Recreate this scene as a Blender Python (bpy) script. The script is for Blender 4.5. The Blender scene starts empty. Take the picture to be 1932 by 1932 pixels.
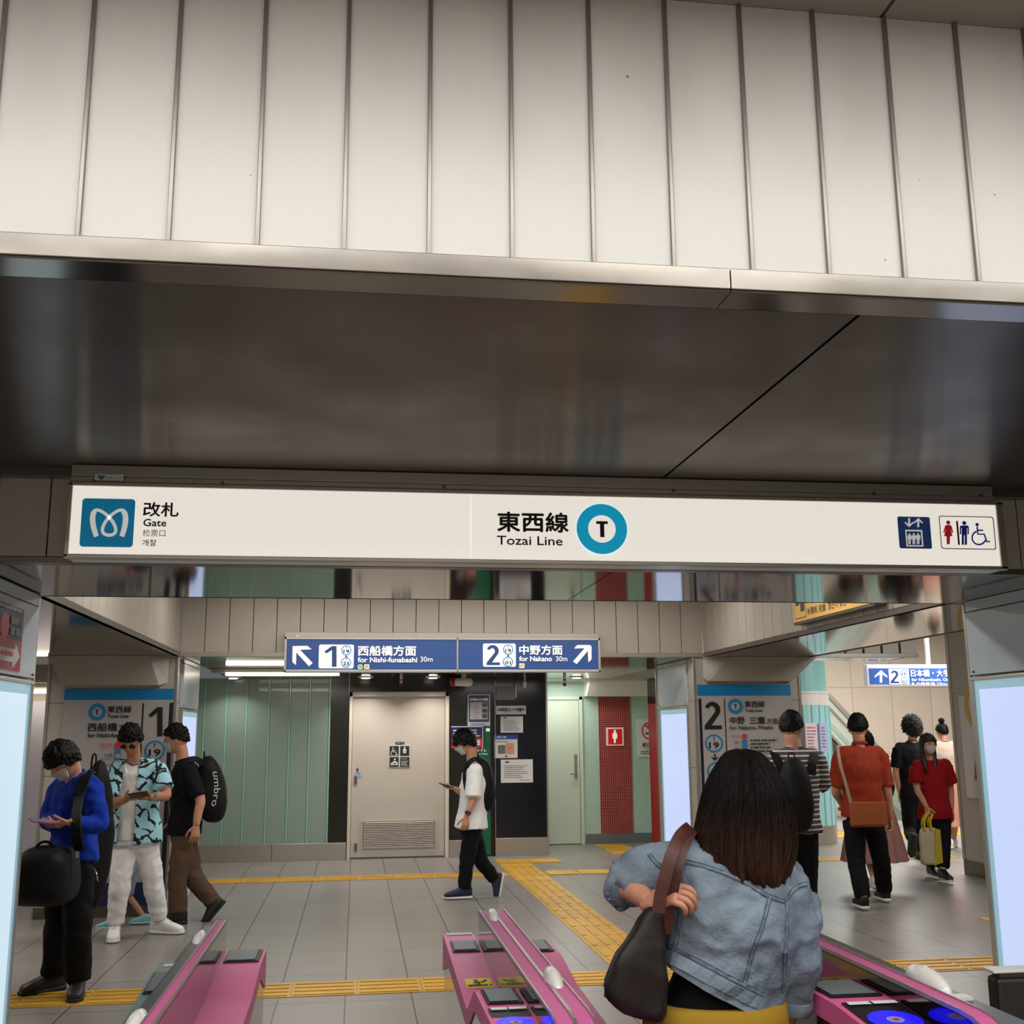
import bpy, bmesh, math, random
from mathutils import Vector, Matrix, noise
from mathutils.bvhtree import BVHTree
random.seed(7)
PI = math.pi
scene = bpy.context.scene
COL = scene.collection

# ------------------------------------------------------------------ camera, world, exposure
CAM = Vector((0.0, 0.0, 1.6))
FPX, CPX = 2090.0, 966.0
PITCH, YAW, ROLL = math.radians(11.27), math.radians(7.96), 0.008
FW = Vector((math.sin(YAW) * math.cos(PITCH), math.cos(YAW) * math.cos(PITCH), math.sin(PITCH)))
_r = Vector((math.cos(YAW), -math.sin(YAW), 0))
_u = _r.cross(FW)
RT = _r * math.cos(ROLL) - _u * math.sin(ROLL)
UP = _u * math.cos(ROLL) + _r * math.sin(ROLL)
cam_data = bpy.data.cameras.new('camera')
cam_data.sensor_width = 36.0
cam_data.lens = FPX / 1932.0 * 36.0
cam_data.clip_start = 0.05
cam_data.clip_end = 200
cam = bpy.data.objects.new('camera', cam_data)
COL.objects.link(cam)
cam.matrix_world = Matrix(((RT.x, UP.x, -FW.x, CAM.x), (RT.y, UP.y, -FW.y, CAM.y), (RT.z, UP.z, -FW.z, CAM.z), (0, 0, 0, 1)))
scene.camera = cam

world = bpy.data.worlds.new('world')
scene.world = world
world.use_nodes = True
world.node_tree.nodes['Background'].inputs[0].default_value = (0.9, 0.95, 1.0, 1)
world.node_tree.nodes['Background'].inputs[1].default_value = 0.12

scene.view_settings.view_transform = 'Standard'
scene.view_settings.look = 'None'
scene.view_settings.gamma = 1
scene.view_settings.use_curve_mapping = False
scene.view_settings.exposure = 0.0
scene.cycles.use_denoising = True
scene.cycles.max_bounces = 8
scene.cycles.sample_clamp_indirect = 6.0


def area(name, loc, size, power, color=(1, 1, 1), rot=(0, 0, 0), sy=None, spread=PI):
    l = bpy.data.lights.new(name, 'AREA')
    l.shape = 'RECTANGLE'
    l.size = size
    l.size_y = sy or size
    l.energy = power
    l.color = color
    l.spread = spread
    o = bpy.data.objects.new(name, l)
    o.location = loc
    o.rotation_euler = rot
    COL.objects.link(o)
    return o


WARM = (1.0, 0.955, 0.90)
NEUT = (1.0, 0.98, 0.955)
COOL = (0.80, 0.90, 1.0)
# the ceiling lamps of the hall in front of the gates (behind and above the camera), plus one added row
area('hall_lamp', (0.6, 1.45, 3.58), 7.5, 112, NEUT, sy=0.28)
area('hall_lamp', (0.6, -0.6, 3.58), 7.5, 90, NEUT, sy=0.28)
area('hall_lamp', (0.6, -2.6, 3.58), 7.5, 90, NEUT, sy=0.28)  # unseen extra row, added to brighten the sign front and its rail
# bay behind the gates
area('bay_lamp', (0.9, 7.3, 3.02), 4.4, 70, WARM, sy=0.25)
area('bay_lamp', (0.9, 9.7, 3.02), 4.4, 56, WARM, sy=0.25)
# concourse to the right and corridor to the left
area('concourse_lamp', (8.5, 12.5, 3.25), 3.0, 260, NEUT, sy=3.0)
area('concourse_lamp', (9.5, 18.5, 3.9), 4.5, 620, NEUT, sy=4.0)
area('concourse_lamp', (5.9, 8.6, 3.0), 1.6, 62, NEUT, sy=1.6)
area('corridor_lamp', (-4.3, 9.0, 2.9), 1.6, 60, WARM, sy=3.0)


def at(px, py, Y=None, X=None, Z=None):
    d = FW * FPX + RT * (px - CPX) - UP * (py - CPX)
    if Y is not None: t = (Y - CAM.y) / d.y
    elif X is not None: t = (X - CAM.x) / d.x
    else: t = (Z - CAM.z) / d.z
    return CAM + d * t


# ------------------------------------------------------------------ materials
MATS = {}


def lin(c):
    if isinstance(c, str):
        c = c.lstrip('#')
        c = tuple(int(c[i:i + 2], 16) / 255 for i in (0, 2, 4))
    return tuple((v / 12.92 if v <= 0.04045 else ((v + 0.055) / 1.055) ** 2.4) for v in c) + (1,)


def mat(name, color='#808080', rough=0.5, metal=0.0, var=0.0, vscale=8.0, bump=0.0, bscale=40.0, emit=0.0, stretch=(1, 1, 1),
        spec=0.5, trans=0.0, alpha=1.0, coat=0.0, rvar=0.0, sheen=0.0, emit_color=None):
    if name in MATS: return MATS[name]
    m = bpy.data.materials.new(name)
    m.use_nodes = True
    nt = m.node_tree
    b = nt.nodes['Principled BSDF']
    c = lin(color)
    m.diffuse_color = c
    b.inputs['Base Color'].default_value = c
    b.inputs['Roughness'].default_value = rough
    b.inputs['Metallic'].default_value = metal
    b.inputs['Specular IOR Level'].default_value = spec
    b.inputs['Transmission Weight'].default_value = trans
    b.inputs['Alpha'].default_value = alpha
    b.inputs['Coat Weight'].default_value = coat
    b.inputs['Sheen Weight'].default_value = sheen
    if emit:
        b.inputs['Emission Color'].default_value = lin(emit_color) if emit_color else c
        b.inputs['Emission Strength'].default_value = emit
    if var or bump or rvar:
        tc = nt.nodes.new('ShaderNodeTexCoord')
        mp = nt.nodes.new('ShaderNodeMapping')
        mp.inputs['Scale'].default_value = stretch
        nt.links.new(tc.outputs['Object'], mp.inputs['Vector'])
        if var:
            n = nt.nodes.new('ShaderNodeTexNoise')
            n.inputs['Scale'].default_value = vscale
            n.inputs['Detail'].default_value = 5
            nt.links.new(mp.outputs['Vector'], n.inputs['Vector'])
            r = nt.nodes.new('ShaderNodeMapRange')
            r.inputs['From Min'].default_value = 0.3
            r.inputs['From Max'].default_value = 0.7
            r.inputs['To Min'].default_value = 1 - var
            r.inputs['To Max'].default_value = 1 + var
            nt.links.new(n.outputs['Fac'], r.inputs['Value'])
            mx = nt.nodes.new('ShaderNodeVectorMath')
            mx.operation = 'SCALE'
            mx.inputs[0].default_value = c[:3]
            nt.links.new(r.outputs['Result'], mx.inputs['Scale'])
            nt.links.new(mx.outputs['Vector'], b.inputs['Base Color'])
            if rvar:
                r2 = nt.nodes.new('ShaderNodeMapRange')
                r2.inputs['From Min'].default_value = 0.3
                r2.inputs['From Max'].default_value = 0.7
                r2.inputs['To Min'].default_value = max(0.02, rough - rvar)
                r2.inputs['To Max'].default_value = rough + rvar
                nt.links.new(n.outputs['Fac'], r2.inputs['Value'])
                nt.links.new(r2.outputs['Result'], b.inputs['Roughness'])
        if bump:
            n2 = nt.nodes.new('ShaderNodeTexNoise')
            n2.inputs['Scale'].default_value = bscale
            n2.inputs['Detail'].default_value = 3
            nt.links.new(mp.outputs['Vector'], n2.inputs['Vector'])
            bp = nt.nodes.new('ShaderNodeBump')
            bp.inputs['Strength'].default_value = bump
            bp.inputs['Distance'].default_value = 0.01
            nt.links.new(n2.outputs['Fac'], bp.inputs['Height'])
            nt.links.new(bp.outputs['Normal'], b.inputs['Normal'])
    MATS[name] = m
    return m


def tile_mat(name, c1, c2, mortar, w, h, gap, rough=0.4, axes='XY', shift=(0, 0), offset=0.0, bump=0.2, var=0.06, spec=0.5):
    """tiles laid on the plane given by AXES of the object's own coordinates"""
    if name in MATS: return MATS[name]
    m = bpy.data.materials.new(name)
    m.use_nodes = True
    nt = m.node_tree
    b = nt.nodes['Principled BSDF']
    b.inputs['Roughness'].default_value = rough
    b.inputs['Specular IOR Level'].default_value = spec
    tc = nt.nodes.new('ShaderNodeTexCoord')
    sp = nt.nodes.new('ShaderNodeSeparateXYZ')
    cb = nt.nodes.new('ShaderNodeCombineXYZ')
    nt.links.new(tc.outputs['Object'], sp.inputs[0])
    for i, a in enumerate(axes):
        ad = nt.nodes.new('ShaderNodeMath')
        ad.inputs[1].default_value = shift[i]
        nt.links.new(sp.outputs[a], ad.inputs[0])
        nt.links.new(ad.outputs[0], cb.inputs[i])
    br = nt.nodes.new('ShaderNodeTexBrick')
    br.inputs['Color1'].default_value = lin(c1)
    br.inputs['Color2'].default_value = lin(c2)
    br.inputs['Mortar'].default_value = lin(mortar)
    br.inputs['Scale'].default_value = 1
    br.inputs['Mortar Size'].default_value = gap
    br.inputs['Mortar Smooth'].default_value = 0.1
    br.inputs['Brick Width'].default_value = w
    br.inputs['Row Height'].default_value = h
    br.offset = offset
    nt.links.new(cb.outputs[0], br.inputs['Vector'])
    n = nt.nodes.new('ShaderNodeTexNoise')
    n.inputs['Scale'].default_value = 3.0
    n.inputs['Detail'].default_value = 8
    nt.links.new(tc.outputs['Object'], n.inputs['Vector'])
    n3 = nt.nodes.new('ShaderNodeTexNoise')
    n3.inputs['Scale'].default_value = 120.0
    nt.links.new(tc.outputs['Object'], n3.inputs['Vector'])
    ad = nt.nodes.new('ShaderNodeMath')
    nt.links.new(n.outputs['Fac'], ad.inputs[0])
    nt.links.new(n3.outputs['Fac'], ad.inputs[1])
    r = nt.nodes.new('ShaderNodeMapRange')
    r.inputs['From Min'].default_value = 0.6
    r.inputs['From Max'].default_value = 1.4
    r.inputs['To Min'].default_value = 1 - var * 2
    r.inputs['To Max'].default_value = 1 + var * 2
    nt.links.new(ad.outputs[0], r.inputs['Value'])
    mx = nt.nodes.new('ShaderNodeVectorMath')
    mx.operation = 'SCALE'
    nt.links.new(br.outputs['Color'], mx.inputs[0])
    nt.links.new(r.outputs['Result'], mx.inputs['Scale'])
    nt.links.new(mx.outputs['Vector'], b.inputs['Base Color'])
    bp = nt.nodes.new('ShaderNodeBump')
    bp.inputs['Strength'].default_value = bump
    bp.inputs['Distance'].default_value = 0.003
    inv = nt.nodes.new('ShaderNodeMath')
    inv.operation = 'SUBTRACT'
    inv.inputs[0].default_value = 1
    nt.links.new(br.outputs['Fac'], inv.inputs[1])
    nt.links.new(inv.outputs[0], bp.inputs['Height'])
    nt.links.new(bp.outputs['Normal'], b.inputs['Normal'])
    MATS[name] = m
    return m


def metal_panel_mat(name, color, rough, metal, stretch, var=0.06, spots=0.0, spec=0.5):
    """sheet metal with brushed streaks and small dark specks"""
    m = mat(name, color, rough, metal, var=var, vscale=2.5, stretch=stretch, rvar=0.04, spec=spec)
    nt = m.node_tree
    b = nt.nodes['Principled BSDF']
    if spots and not nt.nodes.get('spot'):
        src = b.inputs['Base Color'].links[0].from_socket
        tc = nt.nodes.new('ShaderNodeTexCoord')
        v = nt.nodes.new('ShaderNodeTexVoronoi')
        v.name = 'spot'
        v.inputs['Scale'].default_value = 9
        nt.links.new(tc.outputs['Object'], v.inputs['Vector'])
        n = nt.nodes.new('ShaderNodeTexNoise')
        n.inputs['Scale'].default_value = 1.7
        nt.links.new(tc.outputs['Object'], n.inputs['Vector'])
        r = nt.nodes.new('ShaderNodeMapRange')
        r.inputs['From Min'].default_value = 0.45
        r.inputs['From Max'].default_value = 0.75
        r.inputs['To Max'].default_value = spots
        nt.links.new(n.outputs['Fac'], r.inputs['Value'])
        lt = nt.nodes.new('ShaderNodeMath')
        lt.operation = 'LESS_THAN'
        nt.links.new(v.outputs['Distance'], lt.inputs[0])
        nt.links.new(r.outputs['Result'], lt.inputs[1])
        ml = nt.nodes.new('ShaderNodeMath')
        ml.operation = 'MULTIPLY'
        ml.inputs[1].default_value = 0.6
        nt.links.new(lt.outputs[0], ml.inputs[0])
        mx = nt.nodes.new('ShaderNodeMixRGB')
        mx.inputs['Color2'].default_value = (0.03, 0.025, 0.02, 1)
        nt.links.new(src, mx.inputs['Color1'])
        nt.links.new(ml.outputs[0], mx.inputs['Fac'])
        nt.links.new(mx.outputs[0], b.inputs['Base Color'])
    return m


# ------------------------------------------------------------------ mesh helpers
def tag(o, label=None, cat=None, group=None, kind=None):
    if label: o['label'] = label
    if cat: o['category'] = cat
    if group: o['group'] = group
    if kind: o['kind'] = kind
    return o


def empty(name, loc=(0, 0, 0), label=None, cat=None, group=None):
    o = bpy.data.objects.new(name, None)
    o.empty_display_size = 0.1
    o.location = loc
    COL.objects.link(o)
    return tag(o, label, cat, group)


def link(name, bm, m, parent=None, smooth=False, loc=None):
    """one mesh object; the bmesh is in world coordinates, LOC moves the origin"""
    bmesh.ops.recalc_face_normals(bm, faces=bm.faces)
    me = bpy.data.meshes.new(name)
    off = Vector(loc) if loc is not None else (parent_loc(parent) if parent else None)
    if off is not None:
        for v in bm.verts: v.co -= off
    bm.to_mesh(me)
    bm.free()
    for mm in (m if isinstance(m, (list, tuple)) else [m]): me.materials.append(mm)
    if smooth:
        for p in me.polygons: p.use_smooth = True
    o = bpy.data.objects.new(name, me)
    COL.objects.link(o)
    if parent is not None:
        o.parent = parent
    elif loc is not None:
        o.location = loc
    return o


def parent_loc(p):
    v = Vector((0, 0, 0))
    while p is not None:
        v += p.location
        p = p.parent
    return v


def box(bm, x0, y0, z0, x1, y1, z1, bev=0.0):
    x0, x1 = sorted((x0, x1)); y0, y1 = sorted((y0, y1)); z0, z1 = sorted((z0, z1))
    r = bmesh.ops.create_cube(bm, size=1.0)
    vs = r['verts']
    for v in vs:
        v.co = Vector((x0 + (v.co.x + .5) * (x1 - x0), y0 + (v.co.y + .5) * (y1 - y0), z0 + (v.co.z + .5) * (z1 - z0)))
    if bev:
        es = {e for v in vs for e in v.link_edges}
        bmesh.ops.bevel(bm, geom=list(es), offset=bev, segments=2, affect='EDGES', profile=0.5)
    return vs


def BX(name, m, b, parent=None, bev=0.0, **k):
    bm = bmesh.new()
    for q in (b if isinstance(b[0], (list, tuple)) else [b]): box(bm, *q, bev=bev)
    o = link(name, bm, m, parent)
    if k: tag(o, **k)
    return o


def prism(bm, poly, ax, a0, a1):
    """extrude a polygon given in the other two coordinates along axis AX from a0 to a1"""
    def P(p, a):
        return Vector((a, p[0], p[1])) if ax == 0 else Vector((p[0], a, p[1])) if ax == 1 else Vector((p[0], p[1], a))
    lo = [bm.verts.new(P(p, a0)) for p in poly]
    hi = [bm.verts.new(P(p, a1)) for p in poly]
    n = len(poly)
    bm.faces.new(lo); bm.faces.new(hi[::-1])
    for i in range(n): bm.faces.new((lo[i], lo[(i + 1) % n], hi[(i + 1) % n], hi[i]))


def tube(bm, pts, r, n=8, caps=True):
    pts = [Vector(p) for p in pts]
    rs = r if isinstance(r, (list, tuple)) else [r] * len(pts)
    rings = []
    prev = None
    for i, p in enumerate(pts):
        t = (pts[min(i + 1, len(pts) - 1)] - pts[max(i - 1, 0)]).normalized()
        if prev is None:
            s = t.cross(Vector((0, 0, 1)))
            if s.length < 1e-3: s = t.cross(Vector((1, 0, 0)))
        else:
            s = prev - t * prev.dot(t)
        s.normalize()
        prev = s
        w = t.cross(s)
        rings.append([bm.verts.new(p + (s * math.cos(2 * PI * k / n) + w * math.sin(2 * PI * k / n)) * rs[i]) for k in range(n)])
    for a, b in zip(rings, rings[1:]):
        for k in range(n): bm.faces.new((a[k], a[(k + 1) % n], b[(k + 1) % n], b[k]))
    if caps:
        bm.faces.new(rings[0][::-1]); bm.faces.new(rings[-1])


def ribbon(bm, pts, nrm, w, th):
    """strap: flat band of width W, thickness TH, following PTS; NRM = outward normals (one or a list)"""
    pts = [Vector(p) for p in pts]
    rings = []
    for i, p in enumerate(pts):
        t = (pts[min(i + 1, len(pts) - 1)] - pts[max(i - 1, 0)]).normalized()
        nn = Vector(nrm[i] if isinstance(nrm, list) else nrm)
        nn = (nn - t * nn.dot(t)).normalized()
        s = t.cross(nn)
        rings.append([bm.verts.new(p + s * w / 2 * a + nn * th / 2 * b) for a, b in ((-1, -1), (1, -1), (1, 1), (-1, 1))])
    for a, b in zip(rings, rings[1:]):
        for k in range(4): bm.faces.new((a[k], a[(k + 1) % 4], b[(k + 1) % 4], b[k]))
    bm.faces.new(rings[0][::-1]); bm.faces.new(rings[-1])


def spline(pts, k=6):
    pts = [Vector(p) for p in pts]
    out = []
    for i in range(len(pts) - 1):
        p0, p1, p2, p3 = pts[max(i - 1, 0)], pts[i], pts[i + 1], pts[min(i + 2, len(pts) - 1)]
        for j in range(k):
            t = j / k
            out.append(0.5 * ((2 * p1) + (p2 - p0) * t + (2 * p0 - 5 * p1 + 4 * p2 - p3) * t * t + (3 * p1 - p0 - 3 * p2 + p3) * t ** 3))
    out.append(pts[-1])
    return out


def lathe(bm, prof, c=(0, 0, 0), n=24, ax='z'):
    rings = []
    for r, h in prof:
        ring = []
        for k in range(n):
            a = 2 * PI * k / n
            p = (r * math.cos(a), r * math.sin(a), h) if ax == 'z' else ((r * math.cos(a), h, r * math.sin(a)) if ax == 'y' else (h, r * math.cos(a), r * math.sin(a)))
            ring.append(bm.verts.new(Vector(p) + Vector(c)))
        rings.append(ring)
    for a, b in zip(rings, rings[1:]):
        for k in range(n): bm.faces.new((a[k], a[(k + 1) % n], b[(k + 1) % n], b[k]))
    bm.faces.new(rings[0][::-1]); bm.faces.new(rings[-1])


# ------------------------------------------------------------------ flat printed graphics on a surface
TEXT_CACHE = {}


def text_shape(s):
    if s in TEXT_CACHE: return TEXT_CACHE[s]
    c = bpy.data.curves.new('lettering_source', 'FONT')
    c.body = s
    c.resolution_u = 3
    o = bpy.data.objects.new('lettering_source', c)
    COL.objects.link(o)
    bpy.context.view_layer.update()
    dg = bpy.context.evaluated_depsgraph_get()
    me = bpy.data.meshes.new_from_object(o.evaluated_get(dg))
    vs = [(v.co.x, v.co.y) for v in me.vertices]
    fs = [tuple(p.vertices) for p in me.polygons]
    bpy.data.objects.remove(o)
    bpy.data.curves.remove(c)
    bpy.data.meshes.remove(me)
    x0, x1 = min(v[0] for v in vs), max(v[0] for v in vs)
    y0, y1 = min(v[1] for v in vs), max(v[1] for v in vs)
    vs = [((x - x0) / (x1 - x0), (y - y0) / (y1 - y0)) for x, y in vs]
    TEXT_CACHE[s] = (vs, fs)
    return TEXT_CACHE[s]


class Face:
    """a plane (point O, axes U right, V up, normal N) that collects printed shapes, one mesh per part name"""

    def __init__(s, O, U, V, parent, px=True):
        s.O, s.U, s.V = Vector(O), Vector(U).normalized(), Vector(V).normalized()
        s.N = s.U.cross(s.V).normalized()
        s.parent, s.px, s.parts, s.k = parent, px, {}, 0

    def c(s, x, y):
        if not s.px: return x, y
        d = FW * FPX + RT * (x - CPX) - UP * (y - CPX)
        t = (s.O - CAM).dot(s.N) / d.dot(s.N)
        q = CAM + d * t - s.O
        return q.dot(s.U), q.dot(s.V)

    def P(s, a, b, h):
        return s.O + s.U * a + s.V * b + s.N * h

    def add(s, part, m, vs, fs, h=None):
        s.k += 1
        h = 0.0012 + 0.00035 * s.k if h is None else h
        bm = s.parts.setdefault((part, m.name), (bmesh.new(), m))[0]
        vv = [bm.verts.new(s.P(a, b, h)) for a, b in vs]
        for f in fs:
            try: bm.faces.new([vv[i] for i in f])
            except ValueError: pass

    def rect(s, part, m, x0, y0, x1, y1, r=0.0):
        a0, b0 = s.c(x0, y0); a1, b1 = s.c(x1, y1)
        if s.px: a1 = s.c(x1, y0)[0]
        a0, a1 = sorted((a0, a1)); b0, b1 = sorted((b0, b1))
        if not r:
            s.add(part, m, [(a0, b0), (a1, b0), (a1, b1), (a0, b1)], [(0, 1, 2, 3)])
            return
        r = r * min(a1 - a0, b1 - b0)
        vs = []
        for cx, cy, s0 in ((a1 - r, b0 + r, -90), (a1 - r, b1 - r, 0), (a0 + r, b1 - r, 90), (a0 + r, b0 + r, 180)):
            for k in range(5):
                t = math.radians(s0 + 22.5 * k)
                vs.append((cx + r * math.cos(t), cy + r * math.sin(t)))
        s.add(part, m, vs, [tuple(range(len(vs)))])

    def poly(s, part, m, pts):
        vs = [s.c(*p) for p in pts]
        s.add(part, m, vs, [tuple(range(len(vs)))])

    def disc(s, part, m, x, y, r, r2=None, x2=None, ry=None):
        """disc or ring centred on (x,y); radii in the same units as x"""
        a, b = s.c(x, y)
        R = abs(s.c(x + r, y)[0] - a)
        RY = abs(s.c(x, y + (ry or r))[1] - b) if s.px else R
        n = 40
        o = [(a + R * math.cos(2 * PI * k / n), b + RY * math.sin(2 * PI * k / n)) for k in range(n)]
        if r2 is None:
            s.add(part, m, o, [tuple(range(n))])
        else:
            q = r2 / r
            i = [(a + q * R * math.cos(2 * PI * k / n), b + q * RY * math.sin(2 * PI * k / n)) for k in range(n)]
            s.add(part, m, o + i, [(k, (k + 1) % n, n + (k + 1) % n, n + k) for k in range(n)])

    def stroke(s, part, m, pts, w, closed=False):
        """polyline of width W (same units as x)"""
        q = [Vector(s.c(*p)) for p in pts]
        w = abs(s.c(pts[0][0] + w, pts[0][1])[0] - s.c(*pts[0])[0]) if s.px else w
        vs, fs = [], []
        n = len(q)
        for i in range(n):
            a = q[(i - 1) % n] if (closed or i) else q[0]
            b = q[(i + 1) % n] if (closed or i < n - 1) else q[-1]
            t = (b - a).normalized()
            nn = Vector((-t.y, t.x)) * w / 2
            vs += [tuple(q[i] + nn), tuple(q[i] - nn)]
        for i in range(n if closed else n - 1):
            j = (i + 1) % n
            fs.append((2 * i, 2 * i + 1, 2 * j + 1, 2 * j))
        s.add(part, m, vs, fs)

    def text(s, part, m, txt, x0, y0, x1, y1, bold=0.0):
        vs, fs = text_shape(txt)
        a0, b1 = s.c(x0, y0); a1, b0 = s.c(x1, y1)
        a0, a1 = sorted((a0, a1)) if not s.px else (a0, a1)
        b0, b1 = sorted((b0, b1))
        s.k += 1
        if part in ('lettering', 'platform_number'): part = part + '#%d' % s.k
        h0 = 0.0012 + 0.00035 * s.k
        d = bold * (b1 - b0)
        offs = [(0, 0)] if not d else [(0, 0), (d, 0), (-d, 0), (0, d), (0, -d)]
        for i, (dx, dy) in enumerate(offs):
            s.add(part, m, [(a0 + d + u * (a1 - a0 - 2 * d) + dx, b0 + d + v * (b1 - b0 - 2 * d) + dy) for u, v in vs], fs, h0 + i * 0.00008)
            s.k -= 1
        s.k += 1

    def lines(s, part, m, x0, y0, x1, y1, n, fill=0.35, rag=0.35, seed=1):
        """fine print too small to read: rows of short dashes"""
        rnd = random.Random(seed)
        a0, b1 = s.c(x0, y0); a1, b0 = s.c(x1, y1)
        st = (b1 - b0) / n
        vs, fs = [], []
        for i in range(n):
            yb = b1 - (i + 0.7) * st
            x = a0
            end = a1 - rnd.random() * rag * (a1 - a0)
            while x < end:
                L = rnd.uniform(0.5, 2.2) * st
                xe = min(x + L, end)
                k = len(vs)
                vs += [(x, yb), (xe, yb), (xe, yb + st * fill), (x, yb + st * fill)]
                fs.append((k, k + 1, k + 2, k + 3))
                x = xe + st * rnd.uniform(0.08, 0.3)
        s.add(part, m, vs, fs)

    def done(s):
        out = []
        for (part, _), (bm, m) in s.parts.items():
            me_faces = bm.faces
            for f in me_faces:
                f.normal_update()
            out.append(_flat(part.split('#')[0], bm, m, s.parent, s.N))
        s.parts = {}
        return out


def _flat(name, bm, m, parent, N):
    for f in bm.faces:
        f.normal_update()
        if f.normal.dot(N) < 0: f.normal_flip()
    me = bpy.data.meshes.new(name)
    off = parent_loc(parent)
    for v in bm.verts: v.co -= off
    bm.to_mesh(me)
    bm.free()
    me.materials.append(m)
    o = bpy.data.objects.new(name, me)
    COL.objects.link(o)
    o.parent = parent
    return o


def yface(Y, parent):      # a surface that faces the camera side (normal -Y)
    return Face((0, Y, 0), (1, 0, 0), (0, 0, 1), parent)

# ------------------------------------------------------------------ material library
M_FLOOR = tile_mat('floor_tile', '#8d8781', '#85807a', '#46423d', 0.41, 0.82, 0.0045, rough=0.33, axes='XY', shift=(0.035, 0.1), var=0.05)
M_STEEL = mat('brushed_steel', '#b4aea5', 0.3, 0.75, var=0.02, vscale=2)
M_STEEL_D = mat('dark_steel', '#6f6860', 0.3, 0.8, var=0.02, vscale=2)
M_TRIM = mat('soffit_trim_steel', '#b9b2a8', 0.22, 1.0, var=0.05, vscale=2, stretch=(1, 3, 3), rvar=0.04)
M_MIRROR = mat('mirror_soffit', '#7d7873', 0.07, 1.0, var=0.04, vscale=1.2)
M_BIGSOF = metal_panel_mat('beam_soffit_steel', '#6a615b', 0.30, 1.0, (1.0, 1.0, 1.0), 0.05, 0.05)
def brushed_across(m):
    # grain runs along X: highlights are drawn out along Y (tangent from the UV layer)
    nt = m.node_tree
    b = nt.nodes['Principled BSDF']
    b.inputs['Anisotropic'].default_value = 1.0
    tn = nt.nodes.new('ShaderNodeTangent')
    tn.direction_type = 'UV_MAP'
    tn.uv_map = 'grain'
    nt.links.new(tn.outputs[0], b.inputs['Tangent'])
brushed_across(M_BIGSOF)
M_PANEL = metal_panel_mat('wall_panel_metal', '#cdcac4', 0.45, 0.15, (2, 1, 0.6), 0.06, 0.08)
M_RIB = mat('panel_joint_metal', '#8b867e', 0.35, 0.8)
M_PANEL_D = metal_panel_mat('far_panel_metal', '#b0a89c', 0.45, 0.2, (2, 1, 0.6), 0.05, 0.0)
M_JOINT = mat('dark_joint', '#2a2623', 0.7)
M_COL = mat('column_cladding', '#b5aea3', 0.4, 0.1, var=0.03, vscale=2)
M_BLUEGREY = mat('blue_grey_enamel', '#bfccd2', 0.3, 0.0, var=0.02)
M_WHITE = mat('white_enamel', '#e4e0d8', 0.35)
M_BLACKPANEL = mat('black_glossy_panel', '#16150f', 0.18, 0.0, var=0.2, vscale=2)
M_DARKBLUE = mat('dark_navy_panel', '#0a0b12', 0.15)
M_MINTGLASS = mat('mint_frosted_glass', '#8b9f93', 0.28, 0.0, var=0.05, vscale=1.2, coat=0.25, spec=0.6)
M_MINTEDGE = mat('mint_glass_edge', '#8fc3ab', 0.15, 0.0, spec=0.8)
M_MINTTILE = tile_mat('mint_mosaic', '#b3cfbd', '#abc8b5', '#c2d8cb', 0.028, 0.028, 0.002, rough=0.3, axes='XZ', bump=0.3, var=0.02)
M_REDTILE = tile_mat('red_mosaic', '#8e1418', '#7c1014', '#c9877c', 0.032, 0.032, 0.0028, rough=0.3, axes='XZ', bump=0.4, var=0.08)
M_DOOR = mat('door_paint', '#c2b8ab', 0.4, 0.0, var=0.015, vscale=1)
M_DOORMINT = mat('door_mint', '#c9d3bf', 0.4)
M_GREEN = mat('green_sign', '#00603f', 0.4)
M_RED = mat('red_paint', '#8e0c14', 0.35)
M_BEIGETILE = tile_mat('beige_tile', '#cdbfae', '#c7b9a8', '#a39684', 0.9, 1.4, 0.008, rough=0.28, axes='XZ', shift=(0.2, 0.3), bump=0.2, var=0.02)
M_YELLOW = mat('tactile_yellow', '#c99a2e', 0.45, var=0.14, vscale=3)
M_INK = mat('ink_black', '#14110f', 0.5)
M_SIGNWHITE = mat('sign_white', '#dcd8cf', 0.35, emit=0.68, emit_color='#fff8ec')
M_SIGNBLUE = mat('sign_blue', '#2e5190', 0.35, emit=0.12)
M_CYAN = mat('line_cyan', '#00b6e4', 0.4, emit=0.4)
M_METRO = mat('emblem_blue', '#0085b5', 0.4, emit=0.3)
M_BOARDBLUE = mat('board_blue', '#0079b3', 0.4)
M_PRINTWHITE = mat('print_white', '#ece9e4', 0.4, emit=0.42)
M_PAPER = mat('paper_white', '#d9d7d6', 0.6)
M_NAVY = mat('navy_ink', '#1a2366', 0.5)
M_REDINK = mat('red_ink', '#c8202c', 0.5, emit=0.05)
M_SCREEN = mat('light_box_glow', '#7d8694', 0.3, emit=0.86, emit_color='#c6d6ff')
M_SCREEN_N = mat('near_light_box_glow', '#7d8a90', 0.3, emit=0.84, emit_color='#cfe8f6')
M_SCREENEDGE = mat('light_box_edge_glow', '#8fc0d0', 0.3, emit=0.42, emit_color='#a9cfe0')
M_LAMP = mat('lamp_glow', '#ffffff', 0.3, emit=9.0, emit_color='#fff3df')
M_CEIL = tile_mat('ceiling_panel', '#a39d92', '#9d978c', '#3a3733', 0.65, 0.65, 0.006, rough=0.5, axes='XY', shift=(0.5, 0.14), var=0.02)
M_GREYWALL = mat('grey_wall', '#9b948a', 0.55, var=0.03)
M_TAN = mat('tan_panel', '#a98e68', 0.5)

# ------------------------------------------------------------------ the setting
def S(name, m, b, bev=0.0, **k):
    o = BX(name, m, b, None, bev)
    o['kind'] = 'structure'
    return o

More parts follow.
